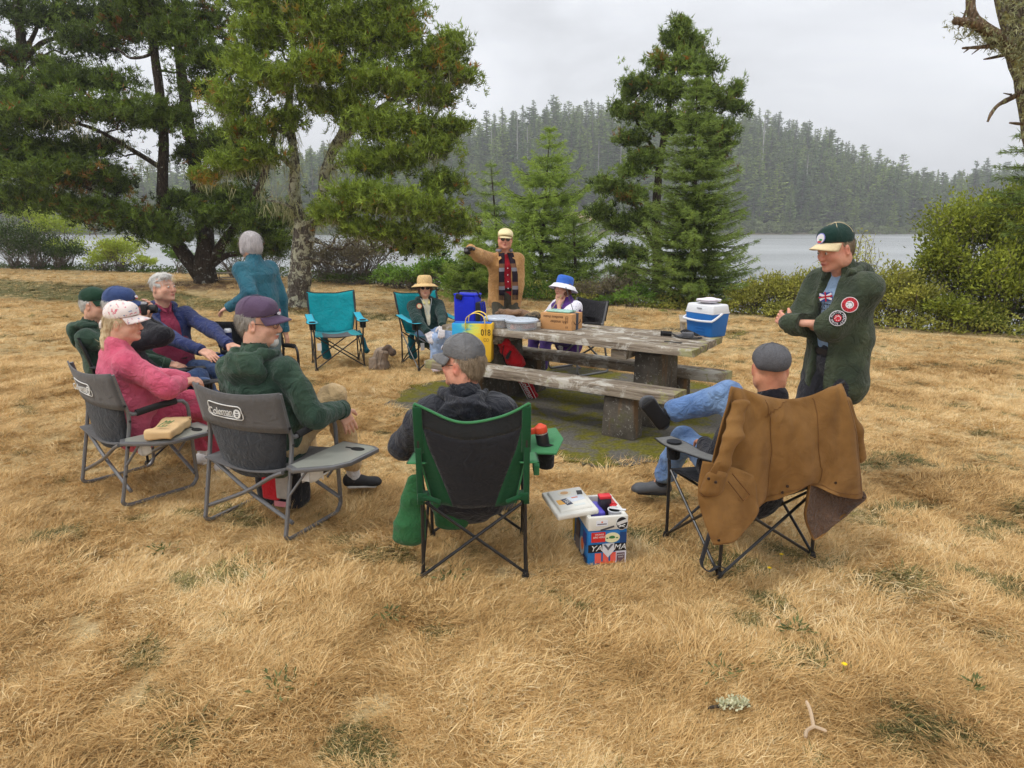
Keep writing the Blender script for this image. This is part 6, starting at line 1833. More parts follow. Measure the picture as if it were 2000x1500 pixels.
g_ = SDF(.008); g_.box((0.0, 0, .035), (.022, .05, .035), rd=.015); g_.wrinkle(7, .006, 5); g_.obj('bag_body', plain('packet_red', lin(216, 46, 54), .4), q); mb = MB(); mb.box((0, 0, .073), (.02, .08, .006)); mb.obj('fold', plain('packet_red', lin(216, 46, 54), .4), q)

# bottle in the green chair's pocket
M10 = Matrix.Translation(Vector(chair10.location)) @ Matrix.Rotation(chair10.rotation_euler.z, 4, 'Z')
q = M10 @ Vector((.375, .07, .525))
t = thing('bottle', 'black drinks bottle with orange lid in the green cup pocket', 'bottle', q, 0); t.rotation_euler = (0, R(-10), chair10.rotation_euler.z)
mb = MB(); mb.lathe([(.030, 0), (.033, .01), (.034, .13), (.034, .150), (.030, .156)], 20); mb.obj('flask', plain('bottle_black', lin(40, 36, 40), .35), t)
mb = MB(); mb.lathe([(.0345, .148), (.0345, .152)], 20); mb.obj('steel_ring', plain('steel_ring', lin(206, 200, 196), .3, metal=.6), t)
ORG = plain('orange_lid', lin(214, 74, 42), .5)
mb = MB(); mb.lathe([(.033, .152), (.035, .16), (.033, .185), (.018, .195), (.010, .202), (0, .203)], 20); mb.box((-.045, 0, .168), (.03, .024, .03)); mb.obj('lid', ORG, t, bevel=.003)
# long green chair bag hanging from the green chair
q = M10 @ Vector((-.30, -.13, 0))
t = thing('chair_bag', 'green cloth sack hanging beside the legs of the black and green chair', 'bag', (q.x, q.y, 0), chair10.rotation_euler.z)
GB = cfab('green_sack', 44, 96, 56, var=.1, wrinkle=.4)
g_ = SDF(.010); g_.ecap((.01, 0, .50), (-.03, -.02, .19), (1, 0, 0), (.05, .035), (.095, .05)); g_.wrinkle(3.5, .010, 4); g_.obj('sack', GB, t)
g_ = SDF(.010); g_.ecap((.15, .10, .40), (.17, .12, .20), (1, 0, 0), (.08, .03), (.09, .04)); g_.wrinkle(3.5, .010, 5); g_.obj('inner_fold', GB, t)
mb = MB(); mb.tube(smooth_path([(.02, 0, .54), (.035, -.01, .62), (.04, -.03, .60), (.05, -.04, .46)], 4), .006, 5); mb.obj('cord', GRN, t)

# paper bag on the side table
M5 = Matrix.Translation(Vector(chair5.location)) @ Matrix.Rotation(chair5.rotation_euler.z, 4, 'Z')
q = M5 @ Vector((.455, .05, .467)); t = thing('paper_bag', 'crumpled brown paper bag with green print lying on the grey side table', 'paper bag', q, chair5.rotation_euler.z + R(-48))
PAPR = plain('kraft_paper', lin(206, 174, 128), .85, .06, 8)
g_ = SDF(.008); g_.box((0.02, 0, .035), (.155, .085, .033), rd=.02).ell((-.16, 0, .03), (.04, .07, .025), k=.03); g_.wrinkle(4, .010, 7); g_.obj('bag_body', PAPR, t)
mb = MB(); mb.prism([(-.20, -.05, .02), (-.17, -.06, .05), (-.17, .06, .05), (-.20, .05, .02)], (-.012, 0, .004)); mb.obj('folded_mouth', PAPR, t)
text('lettering', 'ETIE', plain('bag_green', lin(80, 124, 76), .8), t, .075, Matrix.Translation((.04, 0, .0745)) @ Matrix.Rotation(R(180), 4, 'Z'), .0006)

# rucksack under the grey chair
M6 = Matrix.Translation(Vector(chair6.location)) @ Matrix.Rotation(chair6.rotation_euler.z, 4, 'Z')
q = M6 @ Vector((-.10, .20, 0)); t = thing('rucksack', 'black and red rucksack on the grass under the grey chair', 'bag', (q.x, q.y, 0), chair6.rotation_euler.z + R(8))
g_ = SDF(.010); g_.box((0, 0, .16), (.16, .09, .16), rd=.05); g_.cut((0, 0, .003), (0, 0, -1)); g_.wrinkle(4, .010, 3); g_.obj('body', BK, t)
g_ = SDF(.009); g_.box((-.02, -.09, .20), (.06, .02, .12), rd=.015); g_.wrinkle(5, .006, 4); g_.obj('red_panel', RED, t)
g_ = SDF(.009); g_.box((.07, -.10, .19), (.05, .015, .10), rd=.012); g_.wrinkle(5, .006, 5); g_.obj('grey_map', plain('printed_sheet', lin(176, 168, 160), .8, .15, 30), t)
mb = MB(); mb.box((.05, -.105, .06), (.09, .006, .035)); mb.obj('label_patch', plain('patch_pink', lin(206, 130, 136), .7), t)
# can
ME = Matrix.Translation(Vector(chairE.location)) @ Matrix.Rotation(chairE.rotation_euler.z, 4, 'Z')
q = W(447, 668, 5.95); t = thing('drinks_can', 'dark blue drinks can with silver top on the arm of the empty black chair', 'can', q)
mb = MB(); mb.lathe([(.024, 0), (.031, .008), (.031, .085), (.031, .09)], 18); mb.obj('can_body', plain('can_blue', lin(32, 44, 96), .3, metal=.3), t)
mb = MB(); mb.lathe([(.0312, .088), (.0312, .112), (.026, .120), (0, .118)], 18); mb.obj('can_top', plain('can_silver', lin(206, 208, 212), .3, metal=.5), t)
mb = MB(); mb.lathe([(.034, -.06), (.036, .03), (.034, .03)], 16); mb.obj('holder', BK, t)

# forest litter on the near grass
WD = plain('bleached_twig', lin(186, 162, 134), .9, .2, 30)
q = G(1588, 1440); t = thing('twig', 'small bleached three-pronged twig lying on the near grass', 'twig', q + Vector((0, 0, .03)))
mb = MB(); mb.tube(smooth_path([(0, .005, .01), (.006, .05, .035), (.004, .085, .05)], 3), [.0065] * 6 + [.004], 6); mb.obj('prong', WD, t)
mb = MB(); mb.tube(smooth_path([(0, .005, .01), (-.03, -.01, .005), (-.044, -.035, .0)], 3), [.0065] * 6 + [.005], 6); mb.obj('prong', WD, t)
mb = MB(); mb.tube(smooth_path([(0, .005, .01), (.022, -.005, .008), (.038, -.012, .004)], 3), [.006] * 6 + [.004], 6); mb.obj('prong', WD, t)
q = G(1428, 1392); t = thing('lichen_stick', 'short stick crusted with pale lichen in the near grass', 'stick', q + Vector((0, 0, .028)), R(5))
mb = MB(); mb.tube([(-.09, 0, 0), (0, .004, .004), (.07, 0, 0)], [.006, .007, .005], 7); mb.obj('stick', plain('dark_stick', lin(60, 52, 44), .9), t)
r_ = np.random.RandomState(4); Q = np.stack([r_.uniform(-.05, .06, 260), r_.randn(260) * .012, .006 + np.abs(r_.randn(260)) * .008], 1)
V, Fc, c_ = leaves(Q, unit(r_.randn(260, 3) + [0, 0, .7]), .013, r_, r_.uniform(.5, 1, 260), .8)
o = link('lichen_crust', npmesh('lichen_crust', V, Fc, [leafmat('pale_lichen', lin(150, 156, 120), lin(226, 224, 190))], False, None, c_), t); o['kind'] = 'stuff'
YEL = plain('yellow_petal', lin(244, 206, 22), .6); STM = plain('flower_stem', lin(110, 120, 52), .8)
fl0 = None
for k, (px, py) in enumerate(((1645, 1320), (1526, 1101), (1503, 1127))):
    q = G(px, py); t = thing('hawkweed_flower', ('bright yellow flower in the grass between twig and brown jacket', 'tiny yellow flower below the draped jacket, the farther of two', 'tiny yellow flower below the draped jacket, the nearer of two')[k], 'flower', q, k * 1.3, 'yellow flowers in the grass')
    mb = MB(); mb.tube([(0, 0, 0), (.004, .003, .05)], .0015, 5); mb.obj('stem', STM, t)
    mb = MB()
    for a in range(9):
        an = a * .698; d = Vector((math.cos(an), math.sin(an), .25)) * .013; s_ = Vector((-math.sin(an), math.cos(an), 0)) * .004
        b0 = Vector((.004, .003, .05)); mb.poly([b0, b0 + d * .6 + s_, b0 + d, b0 + d * .6 - s_])
    mb.obj('petals', YEL, t, smooth=False)
# small green weeds in the dry grass
WEED = leafmat('weed_leaf', lin(72, 82, 48), lin(132, 140, 88))
def weed(label, px, py, n, rad):
    t = thing('weed', label, 'weed', G(px, py), 0, 'green weeds in the dry grass')
    r_ = np.random.RandomState(px); Q = np.stack([r_.randn(n) * rad * .5, r_.randn(n) * rad * .5, r_.uniform(.01, .05, n)], 1)
    V, Fc, c_ = leaves(Q, unit(Q * [1, 1, 0] + [0, 0, .02]), .034, r_, r_.uniform(.2, .9, n), .34)
    link('leaves', npmesh('leaves', V, Fc, [WEED], False, None, c_), t)
for (px, py, n, rd, lb) in ((1555, 1238, 34, .06, 'flat green weed straight above the three-pronged twig'), (1900, 1345, 16, .03, 'single upright green weed near the right edge of the grass'), (545, 1355, 40, .09, 'grey-green weed patch in the left foreground grass'), (320, 1080, 26, .07, 'dark green weed left of the grey chair legs'), (755, 1215, 30, .07, 'dark weed in the middle of the near grass'), (880, 1130, 40, .10, 'green weed between the legs of the green chair'), (1410, 1320, 34, .08, 'straggly weed left of the bright yellow flower')):
    weed(lb, px, py, n, rd)

# ================================================================== PEOPLE
def skinmat(name, c, red, lips, brow):
    if name in _MC: return _MC[name]
    m, nt, out = nodes(name)
    at = N(nt, 'ShaderNodeAttribute', attribute_name='Col')
    sp = N(nt, 'ShaderNodeSeparateColor'); nt.links.new(at.outputs['Color'], sp.inputs[0])
    tc = N(nt, 'ShaderNodeTexCoord').outputs['Object']
    n1 = noise(nt, tc, 26, 4, .6); n2 = noise(nt, tc, 160, 3, .6)
    n3 = noise(nt, tc, 60, 3, .65)
    col = mix(nt, mrange(nt, n1, .3, .7), sc(c, .82), sc(c, 1.1)); col = mix(nt, mrange(nt, n3, .56, .72, 0, .28), col, sc(red, .8))
    col = mix(nt, mrange(nt, n2, .62, .75, 0, .3), col, sc(red, .7))
    col = mix(nt, sp.outputs[0], col, red); col = mix(nt, sp.outputs[1], col, lips); col = mix(nt, sp.outputs[2], col, brow)
    b = bsdf(nt, out, col, .55, .35, bump(nt, mix(nt, .5, n2, n3), .5, .005))
    b.inputs['Subsurface Weight'].default_value = .12
    b.inputs['Subsurface Radius'].default_value = (.012, .004, .002)
    _MC[name] = m
    return m
SK = skinmat('skin_fair', lin(226, 178, 152), lin(208, 130, 108), lin(176, 92, 84), lin(150, 130, 116))
SKR = skinmat('skin_ruddy', lin(220, 164, 138), lin(204, 112, 94), lin(162, 80, 74), lin(170, 150, 136))
SKT = skinmat('skin_tan', lin(206, 150, 116), lin(188, 104, 84), lin(160, 84, 76), lin(120, 100, 86))
EYEW = plain('eye_white', lin(220, 214, 208), .25, .02); EYED = plain('iris', lin(52, 54, 56), .2, .02)
LENS = plain('dark_lens', lin(26, 20, 22), .12, .02, spec=.8); FRAMEM = plain('glasses_frame', lin(48, 38, 34), .35)
def hairmat(name, c1, c2):
    if name in _MC: return _MC[name]
    m, nt, out = nodes(name)
    tc = N(nt, 'ShaderNodeTexCoord').outputs['Object']
    st = N(nt, 'ShaderNodeMapping', {'Vector': tc, 'Scale': (150, 150, 14)}).outputs[0]
    n1 = noise(nt, st, 1.0, 4, .7, .8)
    bsdf(nt, out, mix(nt, mrange(nt, n1, .3, .7), c1, c2), .6, .3, bump(nt, n1, .8, .006))
    _MC[name] = m; return m
H_WHITE = hairmat('white_hair', lin(176, 172, 166), lin(236, 234, 230)); H_GREY = hairmat('grey_hair', lin(112, 104, 98), lin(190, 184, 176)); H_SILV = hairmat('silver_hair', lin(150, 144, 146), lin(222, 216, 216))
H_BLOND = hairmat('pale_blonde_hair', lin(188, 160, 116), lin(232, 214, 178)); H_BROWN = hairmat('brown_hair', lin(70, 44, 32), lin(128, 84, 58)); H_SAND = hairmat('sandy_hair', lin(110, 92, 72), lin(170, 152, 128))

def v3(*a): return Vector(a)
def ik(a, b, l1, l2, pole):
    a, b, pole = Vector(a), Vector(b), Vector(pole)
    d = b - a; L = d.length
    if L > (l1 + l2) * .995:
        k = L / ((l1 + l2) * .995); l1 *= k; l2 *= k
    if L < abs(l1 - l2) * 1.05: L = abs(l1 - l2) * 1.05
    n = d.normalized(); x = (l1 * l1 - l2 * l2 + L * L) / (2 * L)
    h = math.sqrt(max(l1 * l1 - x * x, 0))
    p = pole - n * pole.dot(n)
    p = p.normalized() if p.length > 1e-6 else n.orthogonal().normalized()
    return a + n * x + p * h

class Person:
    def __init__(s, label, p, face, k=1.0, skin=SK):
        s.rz = facing(*face); s.k = k; s.skin = skin
        s.root = thing('person', label, 'person', (p[0], p[1], 0), s.rz)
        s.Mi = (Matrix.Translation((p[0], p[1], 0)) @ Matrix.Rotation(s.rz, 4, 'Z')).inverted()
        s.A, s.Lg, s.hands, s.feet = {}, {}, {}, {}
    def L(s, w): return s.Mi @ Vector(w)
    def D(s, w): return s.Mi.to_3x3() @ Vector(w)
    def trunk(s, hz, lean=0.0, y=0.0, twist=0.0, nl=.53, side=0.0):
        k = s.k
        s.P = v3(0, y, hz); s.up = v3(math.sin(side), -math.sin(lean), math.cos(lean)).normalized()
        s.X = v3(math.cos(twist), math.sin(twist), 0); s.Fw = s.up.cross(s.X).normalized()
        s.nl = nl * k; s.N = s.P + s.up * s.nl
        s.S = {q: s.P + s.up * (s.nl - .075 * k) + s.X * (q * .175 * k) for q in (-1, 1)}
        return s
    def head(s, yaw=0.0, pitch=0.0, roll=0.0, fwd=.045, up=.150, sc_=1.0):
        s.H = s.N + s.Fw * fwd * s.k + v3(0, 0, up * s.k)
        s.HM = (Matrix.Rotation(yaw, 3, 'Z') @ Matrix.Rotation(pitch, 3, 'X') @ Matrix.Rotation(roll, 3, 'Y')); s.hs = sc_ * s.k
        return s
    def h(s, x, y, z): return s.H + s.HM @ (Vector((x, y, z)) * s.hs)
    def arm(s, q, hand, pole):
        S = s.S[q]; E = ik(S, hand, .29 * s.k, .255 * s.k, pole); s.A[q] = (S, E, Vector(hand)); return s
    def leg(s, q, ankle, pole, foot, up=(0, 0, 1), knee=None):
        Hp = s.P + s.X * q * .09 * s.k; K = Vector(knee) if knee is not None else ik(Hp, ankle, .44 * s.k, .43 * s.k, pole); s.Lg[q] = (Hp, K, Vector(ankle)); s.feet[q] = (Vector(foot).normalized(), Vector(up)); return s
    # ---- the body: one mesh (skin) from crown to toes
    def body(s, red=.35, hand_res=.0052, hide_hands=()):
        red *= .75; k = s.k; parts = []
        g = SDF(.028)
        P, up, X = s.P, s.up, s.X
        g.ecap(P, P + up * .2 * k, X, (.14, .10), (.13, .095), .04).ecap(P + up * .2 * k, P + up * .40 * k, X, (.125, .085), (.12, .07), .04)
        g.cap(s.S[-1] - up * .02, s.S[1] - up * .02, .034, .034, .04); g.cap(s.N - up * .04, s.h(0, -.02, -.05), .052, .05, .04)
        for q, (S, E, Hd) in s.A.items(): g.chain([S, E, E.lerp(Hd, .92)], [.045, .036, .026])
        for q, (a, K, An) in s.Lg.items(): g.chain([a, K, An], [.072, .05, .034]); f, fu = s.feet[q]; g.cap(An, An + f * .05 - fu * .04, .026, .02)
        V, Q = g.build(); parts.append((V, Q, np.zeros((len(V), 3))))
        # head
        g = SDF((.0058 if s.root.location.y < 5.2 else .0068) * s.hs); hM = s.HM; c = lambda x, y, z: s.h(x, y, z); e = lambda r: tuple(q * s.hs for q in r)
        g.ell(c(0, -.012, .032), e((.074, .094, .088)), hM).ell(c(0, .026, -.030), e((.060, .070, .080)), hM, .03).ell(c(0, .045, -.078), e((.045, .046, .034)), hM, .03)
        for q in (-1, 1):
            g.ell(c(q * .04, .066, -.022), e((.024, .024, .024)), hM, .025)
            g.ell(c(q * .062, .0, -.055), e((.018, .05, .04)), hM, .03)
            g.ell(c(q * .032, .103, .010), e((.017, .013, .0115)), hM, .010, 's')
        g.cap(c(-.034, .084, .030), c(.034, .084, .030), .012 * s.hs, .012 * s.hs, .018)
        g.cap(c(0, .094, .016), c(0, .114, -.022), .0085 * s.hs, .0125 * s.hs, .012).ell(c(0, .106, -.028), e((.018, .012, .009)), hM, .010)
        g.ell(c(0, .098, -.052), e((.023, .011, .0055)), hM, .006).ell(c(0, .096, -.063), e((.021, .011, .0062)), hM, .006).ell(c(0, .085, -.092), e((.022, .020, .016)), hM, .02)
        for q in (-1, 1):
            g.ell(c(q * .029, .0885, .008), e((.0135, .012, .0125)), hM, .004)
            em = hM @ Matrix.Rotation(q * R(-22), 3, 'Z')
            g.ell(c(q * .080, -.010, -.006), e((.010, .021, .034)), em, .008).ell(c(q * .090, -.004, -.004), e((.007, .010, .016)), em, .006, 's')
        g.cap(c(0, -.02, -.05), s.N - up * .02, .056 * s.hs, .060 * s.k, .03).cap(c(0, .03, -.09), s.N + s.Fw * .045, .02, .025, .03)
        V, Q = g.build()
        lp = ((V - np.array(s.H)) @ np.array(hM)) / s.hs
        x, y, z = lp[:, 0], lp[:, 1], lp[:, 2]
        gs = lambda cx, cy, cz, r: np.exp(-(((np.abs(x) if cx else x) - cx) ** 2 + (y - cy) ** 2 + (z - cz) ** 2) / (r * r))
        rd = red * (.35 + gs(.042, .075, -.018, .035) + 1.1 * gs(0, .112, -.02, .022) + 1.2 * gs(.085, -.01, -.006, .03) + .6 * gs(0, -.08, -.07, .06) + .4 * gs(0, .08, -.09, .04))
        lips = np.clip(1.3 * np.exp(-((x / .021) ** 2 + ((z + .0575) / .0075) ** 2)) * (y > .085), 0, 1)
        brow = np.clip(1.2 * np.exp(-(((np.abs(x) - .032) / .018) ** 2 + ((z - .033) / .0055) ** 2)) * (y > .07), 0, .8)
        parts.append((V, Q, np.stack([np.clip(rd, 0, 1), lips, brow], 1)))
        # hands
        for q, (wp, d, dor, curl, kind) in s.hands.items():
            if q in hide_hands: continue
            V, Q = s.hand_sdf(q, wp, d, dor, curl, kind, 0, hand_res).build()
            parts.append((V, Q, np.tile([red * .6, 0, 0], (len(V), 1))))
        Vs, Qs, Cs, o = [], [], [], 0
        for V, Q, c_ in parts: Vs.append(V); Qs.append(Q + o); Cs.append(c_); o += len(V)
        return link('body', npmesh('body', np.concatenate(Vs), np.concatenate(Qs), [s.skin], True, None, np.concatenate(Cs)), s.root)
    def hand(s, q, d, dor, curl=.35, kind=''):
        S, E, Hd = s.A[q]
        s.hands[q] = (Hd, Vector(d).normalized(), Vector(dor).normalized(), curl, kind); return s
    def hand_sdf(s, q, wp, d, dor, curl, kind, t, res):
        k = s.k; g = SDF(res)
        y = d; z = (dor - y * dor.dot(y)).normalized(); x = y.cross(z)
        M = Matrix((x, y, z)).transposed()
        p = lambda a, b, c: wp + x * a * k + y * b * k + z * c * k
        g.box(p(0, .045, 0), (.038 * k + t, .046 * k + t, .0125 * k + t), M, .011, .012)
        g.cap(s.A[q][1].lerp(wp, .80), p(0, .02, 0), .024 * k + t, .026 * k + t, .02)
        th = -q                                             # thumb side along x
        for i, (xo, ln) in enumerate(((.030, .92), (.010, 1.0), (-.010, .95), (-.029, .76))):
            xo *= th
            cu = curl
            if kind == 'point' and i == 0: cu = .04
            elif kind == 'point': cu = 1.25
            b = p(xo, .082, 0); a = 0; sp_ = .10 * xo / .03
            pts = [b]
            for j, l in enumerate((.042, .026, .021)):
                a += cu * (.8 if j == 0 else 1.0)
                b = b + (y * math.cos(a) * math.cos(sp_) - z * math.sin(a) + x * math.sin(sp_) * math.cos(a)) * l * ln * k
                pts.append(b)
            g.chain(pts, [.0095 * k + t, .0088 * k + t, .0080 * k + t, .0068 * k + t], .004)
        b = p(th * .030, .022, -.006)
        c1 = b + (x * th * .75 + y * .65 - z * .25).normalized() * .040 * k; c2 = c1 + (x * th * .35 + y * .9 - z * .35).normalized() * .034 * k
        g.chain([b, c1, c2], [.015 * k + t, .0115 * k + t, .009 * k + t], .008)
        return g
    def gloves(s, mat, q, t=.003):
        wp, d, dor, curl, kind = s.hands[q]
        s.hand_sdf(q, wp, d, dor, curl, kind, t, .0055).obj('glove', mat, s.root)
    # ---- clothes
    def top(s, name, mat, t=.02, hem=.04, h=.0115, belly=0.0, wr=.010, sleeve=1.0, opening=None, seed=3, cuff=True, st=.0, hemflare=0.0, neck=True, arms=True):
        k = s.k; P, up, X, Fw = s.P, s.up, s.X, s.Fw; g = SDF(h); nl = s.nl
        f = 1 + hemflare
        g.ecap(P - up * hem, P + up * .16 * k, X, ((.165 * k + t) * f, (.118 * k + t) * f), (.158 * k + t, .112 * k + t), .05)
        g.ecap(P + up * .16 * k, P + up * .37 * k, X, (.158 * k + t, .112 * k + t), (.166 * k + t, .106 * k + t), .05)
        g.ecap(P + up * .37 * k, P + up * (nl - .09 * k), X, (.166 * k + t, .106 * k + t), (.115 * k + t, .060 * k + t), .045)
        g.cap(s.S[-1] - up * .018, s.S[1] - up * .018, .046 * k + t, .046 * k + t, .05)
        if belly: g.ell(P + up * .14 * k + Fw * .07, (.15 * k + t, .09 + belly, .15), Matrix((X, Fw, up)).transposed(), .06)
        if neck: g.cap(s.N - up * .05, s.N + up * .012, .066 * k + t * .6, .066 * k + t * .5, .03)
        if arms:
            for q, (S, E, Hd) in s.A.items():
                W_r = E.lerp(Hd, .97 if sleeve >= 1 else .5)
                if sleeve >= 1:
                    g.chain([S - up * .012, E, W_r], [.050 * k + t * .8 + st, .043 * k + t * .8 + st, .032 * k + t * .55 + st * .6], .03)
                    g.cut(W_r + (Hd - E).normalized() * .004, (Hd - E)) if False else None
                else: g.cap(S, S.lerp(E, sleeve), .062 * k + t, .064 * k + t, .035)
        g.cap(s.N + up * .005 + Fw * .015, s.N + up * .12 + Fw * .03, .050 * k, .058 * k, .012, 's')
        if opening:                                                    # open front: wedge taken out of the chest
            w0, w1, z0 = opening
            a = s.N + Fw * .16 - up * .02; b = P + Fw * .24 + up * z0
            g.ecap(a, b, X, (w0, .13), (w1, .16), .012, 's')
        if wr: g.wrinkle(3.0, wr * .8, seed); g.wrinkle(6.0, wr * .32, seed + 1)
        o = g.obj(name, mat, s.root)
        if arms and cuff and sleeve >= 1:
            for q, (S, E, Hd) in s.A.items():
                rr = .032 * k + t * .55 + st * .6
                mb = MB(); mb.lathe([(rr * .86, -.030), (rr * 1.0, -.026), (rr * .97, .0), (rr * .93, .022), (rr * .78, .026)], 18, E.lerp(Hd, .97), rot=(Hd - E).to_track_quat('Z', 'Y').to_matrix(), wob=lambda a, z: 1 + .025 * math.sin(9 * a))
                mb.obj('cuff', mat, o)
        return o
    def shirt(s, name, mat, t=.005, **k): return s.top(name, mat, t, hem=.02, arms=False, wr=.004, **k)
    def hood(s, mat, r=.045, drop=.09, w=1.0, seed=5, back=.115, wr=.012):
        N_, up, X, Fw = s.N, s.up, s.X, s.Fw; g = SDF(.0095)
        pts = []
        for a in range(-140, 141, 28):
            th = R(a); pts.append(N_ + X * (math.sin(th) * .100 * w) - Fw * (math.cos(th) * back * .85 - .015) + up * (.005 + .022 * math.cos(th)) - up * (.03 if abs(a) > 120 else 0))
        g.chain(pts, [r * (.6 + .4 * math.cos(R(a)) ** 2 if abs(a) < 100 else .55) for a in range(-140, 141, 28)], .03)
        M = Matrix((X, Fw, up)).transposed()
        g.ell(N_ - Fw * (back + .012) - up * (drop * .75), (.125 * w, .048, drop + .03), M, .05)
        g.ell(N_ - Fw * (back + .035) - up * (drop * .2), (.085 * w, .035, drop * .6), M, .04)
        g.ell(N_ - Fw * (back * .75) + up * .055, (.062 * w, .04, .035), M, .03, 's')
        g.wrinkle(4.2, wr, seed); g.wrinkle(9, wr * .4, seed + 2); return g.obj('hood', mat, s.root)
    def trousers(s, mat, t=.018, h=.014, wr=.008, seed=9, cuffz=.06, name='trousers', flare=.0, ends=None):
        k = s.k; g = SDF(h); P, up, X = s.P, s.up, s.X
        g.ecap(P - up * .01, P + up * .10 * k, X, (.155 * k + t, .115 * k + t), (.150 * k + t, .105 * k + t), .04)
        for q, (Hp, K, An) in s.Lg.items():
            e = K.lerp(An, (ends or {}).get(q, 1 - cuffz / .43))
            g.chain([Hp, K, e], [.080 * k + t, .060 * k + t, .046 * k + t + flare], .04)
        g.wrinkle(3.4, wr, seed); g.wrinkle(8, wr * .5, seed + 1); return g.obj(name, mat, s.root)
    def shoes(s, mat, sole, sock=None, names='shoe'):
        k = s.k; hh = .0075 if s.root.location.y < 4.6 else .011
        for q, (Hp, K, An) in s.Lg.items():
            f, u = s.feet[q]; u = (u - f * u.dot(f)).normalized(); x = f.cross(u); M = Matrix((x, f, u)).transposed()
            g = SDF(hh)
            g.ecap(An - u * .052 - f * .035, An - u * .058 + f * .135, x, (.040, .040), (.043, .028), .03).cap(An - u * .03 - f * .02, An - u * .05 + f * .04, .042, .04, .03)
            g.ell(An - u * .062 + f * .12, (.046, .06, .03), M, .03); g.cut(An - u * .078, -u); g.wrinkle(7, .0025, 3)
            o = g.obj(names, mat, s.root)
            g = SDF(hh); g.ecap(An - u * .080 - f * .035, An - u * .080 + f * .135, x, (.043, .016), (.047, .014), .02); g.obj('sole', sole, o)
            if sock:
                g = SDF(.012); g.cap(An - u * .03, An + (K - An).normalized() * .09, .042, .044); g.obj('sock', sock, s.root)
    # ---- head dress
    def eyes(s):
        for q in (-1, 1):
            mb = MB()
            c = s.h(q * .029, .0925, .0085)
            for (r, off, m_) in ((.0100, 0, 0), (.0052, .0062, 1)):
                prof = [(r * math.sin(a), -r * math.cos(a)) for a in [math.pi * i / 8 for i in range(9)]]
                mb.lathe(prof, 10, c + s.HM @ Vector((0, off * s.hs, 0)), m=m_)
            mb.obj('eye', [EYEW, EYED], s.root)
    def hair(s, mat, style='short', seed=4):
        hM = s.HM; g = SDF(.0075); c = s.h; e = lambda r: tuple(q * s.hs for q in r)
        if style == 'short':
            g.ell(c(0, -.022, .036), e((.082, .100, .092)), hM).ell(c(.01, .055, .096), e((.058, .045, .030)), hM, .03)
            g.ell(c(0, .088, -.012), e((.074, .062, .072)), hM, .02, 's').ell(c(0, .02, -.085), e((.10, .115, .062)), hM, .02, 's')
            for q in (-1, 1): g.ell(c(q * .088, .0, -.014), e((.03, .028, .034)), hM, .008, 's')
            g.wrinkle(14, .007, seed)
        elif style == 'bob':
            g.ell(c(0, -.020, .036), e((.096, .112, .100)), hM).ell(c(0, -.045, -.035), e((.092, .082, .075)), hM, .04).ell(c(.055, .02, -.03), e((.042, .05, .07)), hM, .03).ell(c(-.055, .02, -.03), e((.042, .05, .07)), hM, .03)
            g.ell(c(0, .105, -.03), e((.06, .06, .085)), hM, .02, 's'); g._pl(_n(c(0, 0, -.098)), _n(hM @ Vector((0, .15, -1))), .02)
            g.wrinkle(8, .005, seed)
        elif style == 'sides':
            g.ell(c(0, -.026, .020), e((.080, .096, .082)), hM).ell(c(0, -.068, -.036), e((.056, .030, .036)), hM, .03)
            g.ell(c(0, .075, 0), e((.10, .085, .14)), hM, .015, 's')
            for q in (-1, 1): g.ell(c(q * .088, -.006, -.012), e((.03, .026, .036)), hM, .008, 's')
            g.ell(c(0, .0, .12), e((.12, .14, .06)), hM, .01, 's'); g.wrinkle(12, .004, seed)
        elif style == 'tail':
            g.ell(c(0, -.026, .020), e((.082, .098, .084)), hM).ell(c(0, -.085, -.055), e((.055, .045, .06)), hM, .04).ell(c(0, -.10, -.115), e((.05, .045, .06)), hM, .04).ell(c(.01, -.095, -.16), e((.045, .035, .03)), hM, .03)
            g.ell(c(0, .085, 0), e((.10, .078, .14)), hM, .015, 's')
            for q in (-1, 1): g.ell(c(q * .088, -.002, -.012), e((.03, .024, .034)), hM, .008, 's')
            g.wrinkle(9, .005, seed)
        elif style == 'curls':
            for i in range(26):
                r_ = random.Random(seed * 100 + i); a = r_.uniform(-2.3, 2.3); zz = r_.uniform(-.06, .05)
                g.ell(c(math.sin(a) * .082, -math.cos(a) * .092 + .0, zz), e((.026, .026, .024)), hM, .012)
            g.ell(c(0, .10, -.02), e((.07, .06, .11)), hM, .015, 's'); g.wrinkle(12, .005, seed)
        V, Q = g.build(); o = link('hair', npmesh('hair', V, Q, [mat], True), s.root)
        # loose strands lying over the mass, so that its edge is soft
        r_ = np.random.RandomState(seed + 50); n = 1500 if s.root.location.y < 5 else 900
        p0 = V[r_.randint(0, len(V), n)]; hc = np.array(s.H); dn = np.array(hM @ Vector((0, -.55, -1)))
        nr = unit(p0 - hc); fl = dn + r_.randn(n, 3) * .35; fl = unit(fl - nr * (fl * nr).sum(1)[:, None])
        L_ = r_.uniform(.025, .06, n) * (1.3 if style in ('bob', 'tail') else .8); w = np.cross(fl, nr) * .0011
        a = p0 + nr * .001; b_ = p0 + fl * (L_ * .5)[:, None] + nr * .0035; c_ = p0 + fl * L_[:, None] + nr * r_.uniform(-.002, .006, n)[:, None]
        Vs = np.stack([a - w, a + w, b_ + w, b_ - w, c_], 1).reshape(-1, 3); i = np.arange(n)[:, None] * 5
        q = link('strands', npmesh('strands', Vs, np.concatenate([i + [0, 1, 2], i + [0, 2, 3], i + [3, 2, 4]]), [mat], True), o); q['kind'] = 'stuff'
        return o
